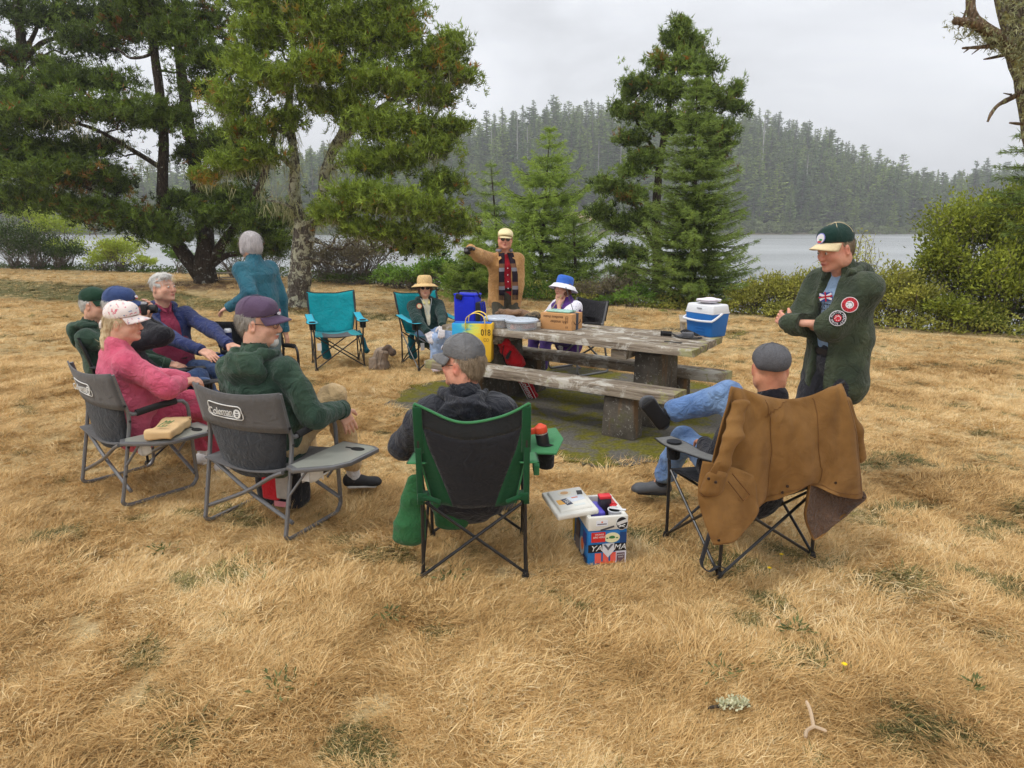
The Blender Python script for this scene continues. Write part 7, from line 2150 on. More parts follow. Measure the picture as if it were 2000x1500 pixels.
    def beard(s, mat, full=True):
        g = SDF(.0065); c = s.h; e = lambda r: tuple(q * s.hs for q in r)
        g.ell(c(0, .078, -.088), e((.032, .032, .032)), s.HM, .02).ell(c(0, .100, -.046), e((.026, .012, .007)), s.HM, .01)
        g.ell(c(0, .104, -.060), e((.016, .02, .007)), s.HM, .006, 's')
        g.wrinkle(14, .004, 3); return g.obj('beard', mat, s.root)
    def cap(s, mat, brim_mat=None, logo=None, tilt=0.0, h=.0075, soft=0.0, tall=1.06):
        hM = s.HM @ Matrix.Rotation(tilt, 3, 'X'); c = lambda x, y, z: s.H + hM @ (Vector((x, y, z)) * s.hs); e = lambda r: tuple(q * s.hs for q in r)
        g = SDF(h); g.ell(c(0, -.012, .062), e((.090, .110, .086 * tall)), hM).ell(c(0, .045, .085), e((.072, .052, .056)), hM, .03).ecap(c(0, -.012, .045), c(0, -.012, .07), hM @ Vector((1, 0, 0)), (.0895 * s.hs, .1085 * s.hs), (.089 * s.hs, .108 * s.hs), .02) if False else g.ell(c(0, -.012, .062), e((.085, .106, .086 * tall)), hM).ell(c(0, .045, .085), e((.068, .052, .056)), hM, .03)
        g._pl(_n(c(0, .0, .040)), _n(hM @ Vector((0, .22, -1))), .004)
        g.wrinkle(5, .003 + soft, 6); o = g.obj('cap', mat, s.root)
        # seams and button
        mb = MB()
        for a in (0, 60, 120, 180, 240, 300):
            pts = []
            for i in range(7):
                el = R(88 - i * 12.0); d = Vector((math.sin(R(a)) * math.cos(el), math.cos(R(a)) * math.cos(el), math.sin(el)))
                pts.append(c(d.x * .0865, d.y * .108 - .012 + (.006 if a in (0, 60, 300) else 0) * math.cos(el), .062 + d.z * .0868 * tall))
            mb.tube(pts, .0012, 4)
        so = mb.obj('seams', brim_mat or mat, o); so['kind'] = 'stuff'
        mb = MB(); mb.lathe([(0, .004), (.006, .003), (.008, 0)][::-1], 10, c(0, -.012, .062 + .086 * tall)); mb.obj('button', brim_mat or mat, o)
        P = []
        for i in range(17):
            a = R(-68 + 136 * i / 16); row = []
            for j in range(6):
                v = j / 5
                x = math.sin(a) * (.083 + .004 * v); y = math.cos(a) * .106 - .012
                y += v * .078 * max(math.cos(a * 1.15), 0) ** .6
                z = .046 + .012 * math.cos(a) - .018 * v - .026 * (math.sin(a)) ** 2 * v ** .7 - .010 * (1 - math.cos(a))
                row.append(c(x, y, z))
            P.append(row)
        mb = MB(); mb.grid(P); mb.obj('brim', brim_mat or mat, o, solid=.005 * s.hs, angle=70)
        if logo:
            for (x, z, w, hh, m_) in logo:
                mb = MB(); pts = []
                for i in range(14):
                    a = 6.283 * i / 14; xx = x + w * math.cos(a); zz = z + hh * math.sin(a)
                    el = math.asin(min(max((zz - .062) / .090, -1), 1)); yy = math.cos(el) * math.sqrt(max(0, 1 - (xx / .090) ** 2)) * .108 + .003
                    pts.append(c(xx, yy, zz))
                mb.prism(pts, hM @ Vector((0, .003, 0))); mb.obj('badge', m_, o)
        return o
    def flat_cap(s, mat, tilt=R(-6)):
        hM = s.HM @ Matrix.Rotation(tilt, 3, 'X'); c = lambda x, y, z: s.H + hM @ (Vector((x, y, z)) * s.hs); e = lambda r: tuple(q * s.hs for q in r)
        g = SDF(.0075); g.ell(c(0, -.012, .060), e((.094, .112, .072)), hM).ell(c(0, .05, .066), e((.080, .080, .046)), hM, .03).ell(c(0, -.07, .03), e((.080, .05, .05)), hM, .04)
        g._pl(_n(c(0, .0, .022)), _n(hM @ Vector((0, .35, -1))), .006); g.wrinkle(5, .004, 2); o = g.obj('flat_cap', mat, s.root)
        P = [[c(math.sin(a) * .080, math.cos(a) * .098 + .018 + v * .04 * math.cos(a), .050 - .014 * v - .012 * math.sin(a) ** 2) for v in (0, .5, 1)] for a in [R(-60 + 120 * i / 12) for i in range(13)]]
        mb = MB(); mb.grid(P); mb.obj('brim', mat, o, solid=.006)
        mb = MB(); mb.lathe([(.009, 0), (.007, .004), (0, .005)], 10, c(0, -.012, .131)); mb.obj('button', mat, o)
        mb = MB()
        for a in range(0, 360, 45): mb.tube([c(math.sin(R(a)) * .095 * math.cos(el), -.012 + math.cos(R(a)) * .113 * math.cos(el), .060 + .0725 * math.sin(el)) for el in [R(86 - 11 * i) for i in range(6)]], .0011, 4)
        so = mb.obj('seams', mat, o); so['kind'] = 'stuff'
        return o
    def brim_hat(s, mat, brim_mat, rw, ch, droop, name='sun_hat', tilt=0.0, band=None, top=.8):
        hM = s.HM @ Matrix.Rotation(tilt, 3, 'X'); o_ = s.H + hM @ Vector((0, -.010, .045)) 
        mb = MB(); mb.lathe([(.094, 0), (.094, ch * .5), (.088 * top / .8 * .95, ch * .85), (.070 * top / .8, ch), (.03, ch * 1.03), (0, ch * 1.03)], 28, o_, sy=1.15, rot=hM); o = mb.obj(name, mat, s.root, angle=70)
        mb = MB(); mb.lathe([(.092, .004), (.12, -.004), (rw * .85, -droop * .6), (rw, -droop), (rw, -droop - .004), (rw * .85, -droop * .6 - .005), (.12, -.009), (.092, -.002)], 32, o_, sy=1.06, rot=hM, wob=lambda a, z: 1 + (.03 * math.sin(2 * a + .6) + .015 * math.sin(5 * a)) * (1 if z < 0 else 0)); mb.obj('hat_brim', brim_mat, o, angle=70)
        if band: mb = MB(); mb.lathe([(.0955, .004), (.0955, .028)], 28, o_, sy=1.15, rot=hM); mb.obj('hat_band', band, o)
        return o
    def glasses(s, dark=True, frame_mat=None, round_=False):
        fm = frame_mat or FRAMEM; c = s.h; mb = MB(); ml = MB()
        for q in (-1, 1):
            ring = [c(q * .031 + .0225 * math.cos(a) * (1.08 if dark else 1), .106 - .018 * (abs(q * .031 + .0225 * math.cos(a)) / .055) ** 2, .006 + (.018 if dark else .016) * math.sin(a)) for a in [6.283 * i / 14 for i in range(14)]]
            if dark: ml.prism(ring, s.HM @ Vector((0, .003, 0)))
            mb.tube(ring + [ring[0]], .0022 if dark else .0016, 5)
            mb.tube([c(q * .053, .093, .010), c(q * .078, .05, .010), c(q * .082, -.005, .010)], .0022, 5)
        mb.tube([c(-.010, .108, .010), c(.010, .108, .010)], .002, 5)
        o = mb.obj('glasses', fm, s.root)
        if dark: ml.obj('lenses', LENS, o, angle=30)
        return o
    def patch(s, name, c, nrm, upv, r, mats, rings=(1.0, .9)):
        c, nrm, upv = Vector(c), Vector(nrm).normalized(), Vector(upv); x = upv.cross(nrm)
        o = None
        for i, (f, m_) in enumerate(zip(rings, mats)):
            mb = MB(); Mx = frame(c + nrm * (.0016 * i), x, nrm); mb.prism([Mx @ Vector((r * f * math.cos(a), r * f * math.sin(a), 0)) for a in [6.283 * k / 22 for k in range(22)]], nrm * .0014)
            q = mb.obj(name if i == 0 else 'ring', m_, o or s.root); o = o or q
        return o
JEAN = fabric('blue_denim', lin(96, 128, 178), var=.2, fade=lin(146, 176, 214), wrinkle=.5); JEAND = fabric('dark_denim', lin(46, 66, 104), var=.2, fade=lin(84, 108, 150), wrinkle=.5); JEANL = fabric('pale_denim', lin(140, 164, 204), var=.15, fade=lin(184, 202, 228), wrinkle=.5)
KHAKI = fabric('khaki_cotton', lin(196, 168, 124), var=.12, wrinkle=.5); BLKT = fabric('black_cotton', lin(30, 30, 36), var=.2, wrinkle=.5)
SHB = plain('black_shoe', lin(34, 34, 36), .7); SHG = plain('grey_shoe', lin(78, 80, 84), .6); SOLD = plain('dark_sole', lin(28, 26, 26), .8); SOLW = plain('pale_sole', lin(206, 204, 200), .7); SOCKW = fabric('white_sock', lin(216, 214, 214)); SOCKB = fabric('black_sock', lin(30, 30, 34))
HG = fabric('forest_green_fleece', lin(46, 68, 56), var=.2, fade=lin(70, 92, 74), wrinkle=.6, wscale=10)

# --- man in the purple cap, green hoodie
p = Person('man in purple cap, glasses and green hoodie turned sideways in the grey folding chair', chair6.location + Vector((.0, .03, 0)), fwd6[:2], 1.07, SK)
p.trunk(.465, R(8), .03, R(8), nl=.53).head(R(-60), R(-6), 0, .05, .145)
p.arm(1, p.L(W(668, 800, 3.98)), p.D((.5, -.7, -1.2))).arm(-1, v3(-.14, .27, .62), v3(-.6, -.6, -.3))
p.leg(1, p.L(W(692, 925, 4.22)), None, p.D((.97, .2, -.05)), knee=p.L(W(652, 775, 4.08))).leg(-1, v3(-.22, .62, .10), v3(-.1, .3, 1), v3(-.1, 1, 0))
p.hand(1, p.D((.35, .15, -.95)), p.D((.6, -.8, .1)), .25).hand(-1, v3(.4, .6, -.4), v3(0, .3, 1))
p.body(.35); p.eyes(); p.hair(H_GREY, 'sides'); p.beard(H_WHITE); p.glasses(False)
PURP = fabric('faded_purple_cotton', lin(90, 72, 96), var=.12, wrinkle=.2)
WHT = plain('badge_white', lin(226, 222, 226), .6); REDP = plain('badge_red', lin(206, 46, 60), .6)
p.cap(PURP, None, [(-.012, .080, .014, .010, REDP), (.012, .070, .020, .008, WHT)])
p.top('hoodie', HG, .036, .05, .0095, .03, .014, st=.008, seed=11); p.hood(HG, .044, .085, 1.2, 5, .105)
p.trousers(KHAKI, .020, .0105, .009); p.shoes(SHB, SOLW, SOCKW)

# --- woman in pink
PINK = fabric('rose_pink_fleece', lin(206, 88, 116), var=.12, fade=lin(224, 118, 140), wrinkle=.5)
p = Person('woman in rose pink sweatshirt and flowered white cap in the grey folding chair', chair5.location + Vector((.02, .0, 0)), fwd5[:2], .97, SK)
p.trunk(.475, R(5), .01, R(-10), nl=.520).head(R(-42), R(-4), 0, .05, .145)
p.arm(1, p.L(W(352, 748, 4.45)), p.D((.7, -.7, -.4))).arm(-1, p.L(W(362, 742, 4.55)), v3(-1, -.3, -.3))
p.leg(1, v3(.14, .52, .09), v3(0, .4, 1), v3(.1, 1, 0)).leg(-1, v3(-.14, .52, .09), v3(0, .4, 1), v3(-.1, 1, 0))
p.hand(1, p.D((.6, .4, .1)), p.D((.1, -.3, 1)), .5).hand(-1, p.D((.75, -.3, -.1)), p.D((.2, -.2, 1)), .5)
p.body(.45); p.eyes(); p.hair(H_BLOND, 'tail')
m, nt, out = nodes('flowered_cotton'); tc = N(nt, 'ShaderNodeTexCoord').outputs['Object']
n1 = noise(nt, tc, 34, 3, .6, .8); n2 = noise(nt, tc, 30, 2, .5, 1.0); col = mix(nt, mrange(nt, n1, .60, .64), lin(232, 220, 216), lin(206, 108, 124)); col = mix(nt, mrange(nt, n2, .66, .69), col, lin(130, 146, 176)); bsdf(nt, out, col, .9, .1)
p.cap(m, None, [(-.05, .085, .022, .018, plain('flower_red', lin(198, 96, 112), .8)), (-.062, .072, .014, .009, plain('flower_blue', lin(120, 140, 172), .8))])
mb = MB(); mb.tube(smooth_path([p.h(.03, -.115, .02), p.h(.05, -.118, .0), p.h(.045, -.12, -.03)], 3), .008, 6, flat=.4); mb.obj('cap_strap', plain('strap_white', lin(226, 216, 210), .8), p.root)
p.top('sweatshirt', PINK, .034, .07, .010, .02, .011, st=.010, seed=17); p.trousers(fabric('dark_rose_cotton', lin(180, 68, 94), wrinkle=.5), .02); p.shoes(plain('white_trainer', lin(216, 214, 212), .6), SOLW, SOCKW)

# --- man in the navy cap with camera
p = Person('man in navy blue cap and black fleece holding a camera up to his face', chair4.location - Vector((.20, .13, 0)), (.83, .55), 1.03, SK)
p.trunk(.455, R(10), .02, 0, nl=.52).head(R(-22), R(-4), 0, .05, .15)
hc = p.h(.02, .17, -.01)
p.arm(1, p.h(.045, .135, -.085), p.D((.5, -.8, -.7))).arm(-1, p.h(-.05, .14, -.08), p.D((.3, .9, -.5)))
p.leg(1, v3(.20, .55, .10), v3(.2, .4, 1), v3(.1, 1, 0)).leg(-1, v3(-.16, .56, .10), v3(0, .4, 1), v3(-.1, 1, 0))
p.hand(1, p.D((.35, .2, .9)), p.D((.3, -.9, 0)), .6).hand(-1, p.D((.4, .2, .9)), p.D((.3, .9, 0)), .6)
p.body(.35); p.eyes(); p.hair(H_WHITE, 'sides'); p.beard(H_WHITE)
NAVY = fabric('navy_cotton', lin(50, 68, 112), var=.15, wrinkle=.2, fade=lin(72, 92, 138))
p.cap(NAVY, None, [(0, .085, .026, .010, WHT), (.004, .075, .020, .005, REDP)])
p.top('fleece', BLKT, .028, .05, .011, .05, .009, seed=21); p.trousers(JEAND); p.shoes(SHB, SOLD, SOCKB)
mb = MB(); mb.lathe([(.058 * p.k, -.04), (.062 * p.k, .03), (.056 * p.k, .06)], 18, p.N + p.up * .02 + p.Fw * .01); mb.obj('collar', BLKT, p.root)
cw = p.root.matrix_basis @ hc if False else (p.Mi.inverted() @ p.h(.0, .165, .0))
t = thing('camera', 'small dark camera held up in front of the man in the navy cap', 'camera', cw, p.rz + R(-22))
mb = MB(); mb.box((0, 0, 0), (.13, .04, .08)); mb.obj('camera_body', PLB, t, bevel=.008); mb = MB(); mb.lathe([(.032, 0), (.032, .05), (.026, .055), (0, .05)], 16, (0, .02, -.002), rot=Matrix.Rotation(R(-90), 3, 'X')); mb.obj('lens', PLB, t); mb = MB(); mb.box((.03, 0, .046), (.04, .03, .014)); mb.obj('viewfinder', plain('camera_silver', lin(190, 190, 194), .3), t)

# --- man mostly hidden in green hoodie
p = Person('man in dark green cap and hoodie almost hidden behind the navy cap', chair3.location - Vector((.24, .05, 0)), (.97, .2), 1.0, SK)
p.trunk(.44, R(10), .0, 0, nl=.50).head(R(-10), R(-4), 0, .05, .15)
p.arm(1, p.L(W(328, 710, 5.60)), p.D((0, -.8, -.8))).arm(-1, v3(-.16, .38, .58), v3(-.8, -.3, -.6))
p.leg(1, v3(.12, .62, .10), v3(0, .3, 1), v3(.1, 1, 0)).leg(-1, v3(-.14, .56, .10), v3(0, .3, 1), v3(-.1, 1, 0))
p.hand(1, p.D((.95, .1, -.25)), p.D((.1, -.3, 1)), .3).hand(-1, v3(.2, .9, -.2), v3(0, 0, 1), .3)
p.body(.35); p.eyes(); p.hair(H_WHITE, 'sides'); DGR = fabric('dark_green_cotton', lin(26, 58, 42), var=.12, wrinkle=.2); p.cap(DGR, None, [(0, .085, .020, .016, WHT)])
p.top('hoodie', HG, .028, .05, .012, .03, .010, seed=23); p.hood(HG, .045, .08); p.trousers(JEANL); p.shoes(SHB, SOLD, SOCKW)

# --- white-haired man in navy hoodie
NVY = fabric('navy_fleece', lin(40, 50, 94), var=.15, fade=lin(56, 68, 118), wrinkle=.6); MAR = fabric('maroon_knit', lin(140, 50, 76), var=.12, wrinkle=.4)
q2 = Vector((-3.02, 5.97, 0)); chair2.location = q2; chair2.rotation_euler.z = facing(.74, -.67)
p = Person('white-haired man in navy hoodie and maroon shirt leaning back in the blue chair', q2, (.74, -.67), 1.04, SK)
p.trunk(.465, R(10), -.02, 0, nl=.55).head(R(22), R(2), 0, .06, .150)
p.arm(1, p.L(W(392, 684, 5.52)), p.D((-.8, -.5, -.4))).arm(-1, p.L(W(446, 672, 5.72)), p.D((.5, .8, -.2)))
p.leg(1, p.L(W(452, 800, 5.45)), v3(.2, .2, 1), p.D((.9, -.4, 0))).leg(-1, p.L(W(490, 790, 5.65)), v3(-.1, .2, 1), p.D((.9, -.2, 0)))
p.hand(1, p.D((.85, -.3, -.35)), p.D((.3, -.4, .9)), .2).hand(-1, p.D((.9, -.2, -.3)), p.D((.3, -.2, .9)), .25)
p.body(.35); p.eyes(); p.hair(H_WHITE, 'short', 8)
p.shirt('shirt', MAR, .012, belly=.01); p.top('hoodie', NVY, .026, .05, .010, 0.0, .012, opening=(.075, .085, .06), st=.006, seed=31); p.hood(NVY, .042, .08)
g = SDF(.007); g.cap(p.N + p.X * .055 + p.Fw * .03 + p.up * .015, p.N + p.Fw * .105 - p.up * .06 + p.X * .018, .018, .010).cap(p.N - p.X * .055 + p.Fw * .03 + p.up * .015, p.N + p.Fw * .105 - p.up * .06 - p.X * .018, .018, .010); g.obj('collar', MAR, p.root)
p.trousers(JEAND); p.shoes(SHG, SOLD, SOCKB)
mb = MB(); wq = p.A[-1][1].lerp(p.A[-1][2], .97); mb.lathe([(.031, -.008), (.033, 0), (.031, .008)], 14, wq, rot=(p.A[-1][2] - p.A[-1][1]).to_track_quat('Z', 'Y').to_matrix()); mb.obj('wristband', PLB, p.root)

# --- standing woman in teal
TEALF = fabric('teal_fleece', lin(38, 92, 110), var=.14, fade=lin(58, 114, 130), wrinkle=.5)
p = Person('grey-haired woman in teal fleece standing with her back turned, hand on a chair', (W(512, 600, 6.35).x, 6.35), (-.80, .60), .945, SK)
p.trunk(.93, R(-7), .0, R(8), nl=.52).head(R(6), R(-8), 0, .05, .145)
p.arm(-1, p.L(W(448, 600, 6.15)), p.D((.5, -.5, -1))).arm(1, p.L(W(556, 645, 6.50)), p.D((.8, .3, -.6)))
p.leg(-1, v3(-.12, .04, .09), v3(0, 1, 0), v3(-.1, 1, 0)).leg(1, v3(.12, -.04, .09), v3(0, 1, 0), v3(.1, 1, 0))
p.hand(-1, p.D((-.9, .2, -.35)), p.D((0, -.3, 1)), .45).hand(1, p.D((.2, .1, -1)), p.D((1, -.1, 0)), .3)
p.body(.3); p.hair(H_SILV, 'bob', 6); p.top('fleece', TEALF, .030, .10, .0105, 0, .009, st=.004, seed=41)
mb = MB(); mb.lathe([(.064, -.02), (.062, .035), (.056, .04)], 18, p.N + p.up * .01, rot=p.up.to_track_quat('Z', 'Y').to_matrix()); mb.obj('collar', fabric('dark_teal_collar', lin(28, 40, 54)), p.root)
p.trousers(fabric('grey_blue_trousers', lin(112, 128, 130)), .02); p.shoes(SHG, SOLD)

# --- woman in straw hat
p = Person('woman in straw hat, sunglasses, dark green jacket and white gloves seated by the table', (-1.02, 8.40), (.50, -.87), .92, SK)
p.trunk(.40, R(14), -.04, R(-14), nl=.47).head(R(-20), R(-3), 0, .05, .150)
p.arm(1, p.L(W(834, 648, 7.96)), p.D((-.9, -.1, -.7))).arm(-1, p.L(W(864, 636, 7.98)), p.D((.9, .3, -.7)))
p.leg(1, p.L(W(848, 706, 7.95)), None, p.D((.3, -.9, -.1)), knee=p.L(W(852, 662, 7.98))).leg(-1, p.L(W(866, 700, 8.0)), None, p.D((.5, -.8, -.2)), knee=p.L(W(874, 654, 8.05)))
p.hand(1, p.D((.45, -.4, -.75)), p.D((.1, -.9, .45)), .15).hand(-1, p.D((-.05, -.5, -.85)), p.D((.2, -.8, .5)), .15)
p.body(.3, .006, (1, -1)); p.hair(H_BROWN, 'bob', 9)
DGJ = fabric('dark_green_jacket', lin(24, 52, 48), var=.14, wrinkle=.5); CREAM = fabric('cream_shirt', lin(226, 218, 190), wrinkle=.3); YSH = fabric('pale_yellow_collar', lin(238, 222, 150))
p.shirt('shirt', CREAM, .010); p.top('jacket', DGJ, .030, .05, .011, 0, .009, opening=(.05, .03, .20), st=.006, seed=51); p.hood(DGJ, .04, .07)
g = SDF(.008); g.cap(p.N + p.X * .055 + p.Fw * .03, p.N + p.Fw * .12 - p.up * .07 + p.X * .03, .020, .014).cap(p.N - p.X * .055 + p.Fw * .03, p.N + p.Fw * .12 - p.up * .07 - p.X * .03, .020, .014); g.obj('collar', YSH, p.root)
GLV = fabric('white_glove', lin(226, 220, 222), wrinkle=.3); p.gloves(GLV, 1); p.gloves(GLV, -1)
p.patch('badge', p.P + p.up * .33 + p.Fw * .155 + p.X * .10, p.Fw, p.up, .035, [plain('badge_orange', lin(176, 76, 50), .8), plain('badge_cream', lin(214, 200, 160), .8)], (1, .75))
mb = MB()
for q in (-1, 1): mb.tube(smooth_path([p.N + p.X * q * .06 + p.Fw * .08, p.P + p.up * .40 + p.Fw * .150 + p.X * q * .06, p.P + p.up * .22 + p.Fw * .158 + p.X * q * .008], 4), .003, 5)
mb.obj('zip', plain('zip_silver', lin(190, 194, 196), .4), p.root)
p.glasses(True)
STR = plain('straw', lin(214, 182, 128), .85, .22, 60, bmp=.6, bscale=90); p.brim_hat(STR, STR, .165, .105, .035, 'straw_hat', R(11))
p.trousers(JEANL); p.shoes(plain('pink_shoe', lin(206, 190, 196), .7), SOLW, SOCKW)

# --- pointing man
TANJ = fabric('tan_suede', lin(188, 140, 86), var=.14, fade=lin(208, 164, 110), wrinkle=.55)
p = Person('man in cream flat cap and tan jacket standing and pointing with gloved hand', (W(985, 500, 8.45).x, 8.45), (.20, -.98), 1.0, SKR)
p.trunk(.87, R(2), 0, R(6), nl=.53).head(R(-10), R(-2), R(-4), .05, .152)
p.arm(1, p.L(W(919, 486, 7.92)), p.D((-.7, .0, -.8))).arm(-1, p.L(W(1008, 598, 8.40)), p.D((.5, .7, -.2)))
p.leg(1, v3(.11, .02, .09), v3(0, 1, 0), v3(.2, 1, 0)).leg(-1, v3(-.11, .04, .09), v3(0, 1, 0), v3(-.2, 1, 0))
p.hand(1, p.D((-.35, -.92, .05)), p.D((-.3, -.1, 1)), .4, 'point').hand(-1, p.D((0, -.1, -1)), p.D((.9, .2, 0)), .35)
p.body(.4, .006, (1, -1)); p.hair(H_WHITE, 'sides'); p.glasses(True)
BLG = plain('black_leather', lin(30, 24, 26), .35); p.gloves(BLG, 1, .006); p.gloves(BLG, -1, .004)
p.flat_cap(fabric('cream_wool', lin(232, 216, 168), wrinkle=.2), R(-4))
REDS = fabric('red_shirt', lin(176, 24, 42), wrinkle=.5); p.shirt('shirt', REDS, .008)
p.top('jacket', TANJ, .036, .05, .011, .0, .009, opening=(.06, .055, -.10), st=.010, seed=61, hemflare=.06)
m, nt, out = nodes('plaid_wool'); tc = N(nt, 'ShaderNodeTexCoord').outputs['Object']; sz = N(nt, 'ShaderNodeSeparateXYZ', {0: tc})
w1 = N(nt, 'ShaderNodeMath', {0: N(nt, 'ShaderNodeMath', {0: sz.outputs['Z'], 1: 4.6}, operation='MULTIPLY').outputs[0]}, operation='FRACT').outputs[0]
rp = N(nt, 'ShaderNodeValToRGB'); nt.links.new(w1, rp.inputs[0]); rp.color_ramp.interpolation = 'CONSTANT'; el = rp.color_ramp.elements
for pos, c_ in ((.0, lin(44, 36, 44)), (.42, lin(128, 126, 132)), (.62, lin(116, 82, 62)), (.84, lin(44, 36, 44))):
    if pos == 0: el[0].color = c_
    else:
        e_ = el.new(pos); e_.color = c_
el[-1].color = lin(44, 36, 44)
bsdf(nt, out, rp.outputs[0], .95, .1); PLAID = m
for q in (-1, 1):
    def scf(u, v, q=q):
        zt = lerp(.52, .02, v); b = p.P + p.up * zt + p.X * (q * (lerp(.055, .085, min(v * 2, 1)) + (u - .5) * .07)) + p.Fw * (.085 + .095 * math.sin(min(v * 2.6, 1.57)) - .02 * abs(u - .5) + .006 * math.sin(7 * v + 3 * u + q))
        return b
    sheet('scarf', PLAID, p.root, scf, 5, 18, .010)
    mb = MB()
    for i in range(9):
        b = Vector(scf(i / 8, 1)); mb.tube([b, b - Vector((0, 0, .06)) + p.Fw * random.uniform(-.005, .005)], .0028, 4)
    o = mb.obj('fringe', PLAID, p.root); o['kind'] = 'stuff'
g = SDF(.009); pts = [p.N + p.X * (math.sin(R(a)) * .078) - p.Fw * (math.cos(R(a)) * .075 - .012) + p.up * .02 for a in range(-120, 121, 30)]; g.chain(pts, [.026] * len(pts), .02); g.obj('scarf_wrap', PLAID, p.root)
for q in (-1, 1):
    mb = MB(); a0 = p.N + p.X * q * .07 - p.Fw * .01 + p.up * .03; mb.prism([a0, a0 + p.X * q * .045 - p.up * .03 + p.Fw * .06, p.P + p.up * .43 + p.X * q * .115 + p.Fw * .135, p.P + p.up * .46 + p.X * q * .07 + p.Fw * .12], p.Fw * .012); mb.obj('collar', TANJ, p.root, bevel=.004)
for z in (.10, .18, .26, .34): mb = MB(); mb.lathe([(.007, 0), (.006, .003), (0, .004)], 10, p.P + p.up * z + p.Fw * (.158 if z < .2 else .148), rot=p.Fw.to_track_quat('Z', 'Y').to_matrix()); mb.obj('button', WHT, p.root)
p.trousers(fabric('dark_olive_cotton', lin(72, 68, 56), wrinkle=.4), .014); p.shoes(SHB, SOLD)
mb = MB(); mb.lathe([(.170, -.02), (.176, .02)], 24, p.P + p.up * .085, sy=.74); mb.obj('belt', plain('belt_dark', lin(34, 28, 26), .5), p.root)

# --- woman in bucket hat
p = Person('woman in blue and white bucket hat and purple vest resting chin on hand', (chair9.location.x - .15, chair9.location.y - .06), (-.82, -.57), .95, SK)
p.trunk(.40, R(-5), -.02, 0, nl=.50).head(R(8), R(2), 0, .055, .15)
ch = p.h(-.015, .075, -.185)
p.arm(-1, ch, v3(-.5, .6, -1)).arm(1, v3(.16, .30, .60), v3(.8, -.3, -.6))
p.leg(1, v3(.12, .46, .10), v3(0, .3, 1), v3(.1, 1, 0)).leg(-1, v3(-.12, .46, .10), v3(0, .3, 1), v3(-.1, 1, 0))
p.hand(-1, v3(.15, .0, .95), v3(-.6, .7, .1), 1.15).hand(1, v3(.1, .9, -.2), v3(0, 0, 1), .3)
p.body(.4, .006); p.eyes(); p.hair(H_BROWN, 'curls', 3)
m, nt, out = nodes('dotted_white_cotton'); tc = N(nt, 'ShaderNodeTexCoord').outputs['Object']
vv = N(nt, 'ShaderNodeTexVoronoi', {'Vector': tc, 'Scale': 48.0}); bsdf(nt, out, mix(nt, mrange(nt, vv.outputs['Distance'], .22, .26), lin(130, 130, 176), lin(232, 230, 240)), .9, .1, bump(nt, noise(nt, tc, 12, 3), .4, .02))
DOT = m; PUR = fabric('purple_fleece', lin(86, 48, 128), var=.15, wrinkle=.4)
p.top('blouse', DOT, .022, .04, .011, .04, .008, sleeve=.72, st=.01, seed=71); p.top('vest', PUR, .040, .05, .011, .03, .008, opening=(.05, .07, -.05), arms=False, seed=72)
HB = fabric('blue_hat_cotton', lin(60, 108, 200), var=.1, wrinkle=.2); HW = fabric('white_hat_cotton', lin(232, 232, 238), var=.04, wrinkle=.2)
p.brim_hat(HB, HW, .165, .100, .055, 'bucket_hat', R(15), None, .85)
p.trousers(fabric('dark_purple_cotton', lin(66, 44, 104)), .02); p.shoes(plain('patterned_shoe', lin(160, 110, 150), .7, .3, 60), SOLW, SOCKW)

# --- man in grey cap in the green chair
BLKJ = fabric('black_nylon_shell', lin(38, 40, 48), var=.12, rough=.55, wrinkle=.8, wscale=9)
p = Person('man in faded grey cap and black rain jacket seated in the green chair', chair10.location + Vector((-.045, .0, 0)), (.08, .99), 1.02, SKR)
p.trunk(.375, R(9), .05, R(12), nl=.53).head(R(66), R(-2), 0, .03, .140)
p.arm(-1, v3(-.22, .26, .54), v3(-1.1, -.7, -.5)).arm(1, v3(.12, .38, .56), v3(.5, -.6, -.8))
p.leg(1, v3(.16, .62, .10), v3(0, .3, 1), v3(.1, 1, 0)).leg(-1, v3(-.14, .60, .10), v3(0, .3, 1), v3(-.1, 1, 0))
p.hand(-1, v3(.5, .8, -.1), v3(0, 0, 1), .4).hand(1, v3(-.3, .9, -.1), v3(0, 0, 1), .4)
p.body(.6); p.eyes(); p.hair(H_SAND, 'sides', 5); p.glasses(True)
GCAP = fabric('washed_grey_cotton', lin(92, 92, 94), var=.25, fade=lin(128, 128, 130), wrinkle=.3); p.cap(GCAP, None, [(-.012, .082, .022, .012, WHT), (.016, .074, .014, .010, WHT)], tall=1.12)
p.top('rain_jacket', BLKJ, .036, .05, .0085, .02, .016, st=.014, seed=81); p.hood(BLKJ, .040, .075, 1.12, 7, .10, .018); p.trousers(JEAND); p.shoes(SHG, SOLD, SOCKB)
mb = MB(); mb.tube(smooth_path([p.N + p.X * -.05 + p.Fw * .09, p.N + p.X * -.07 + p.Fw * .12 + p.up * .02, p.N + p.X * -.06 + p.Fw * .13 - p.up * .03], 4), .003, 5); mb.obj('drawcord', PLB, p.root)

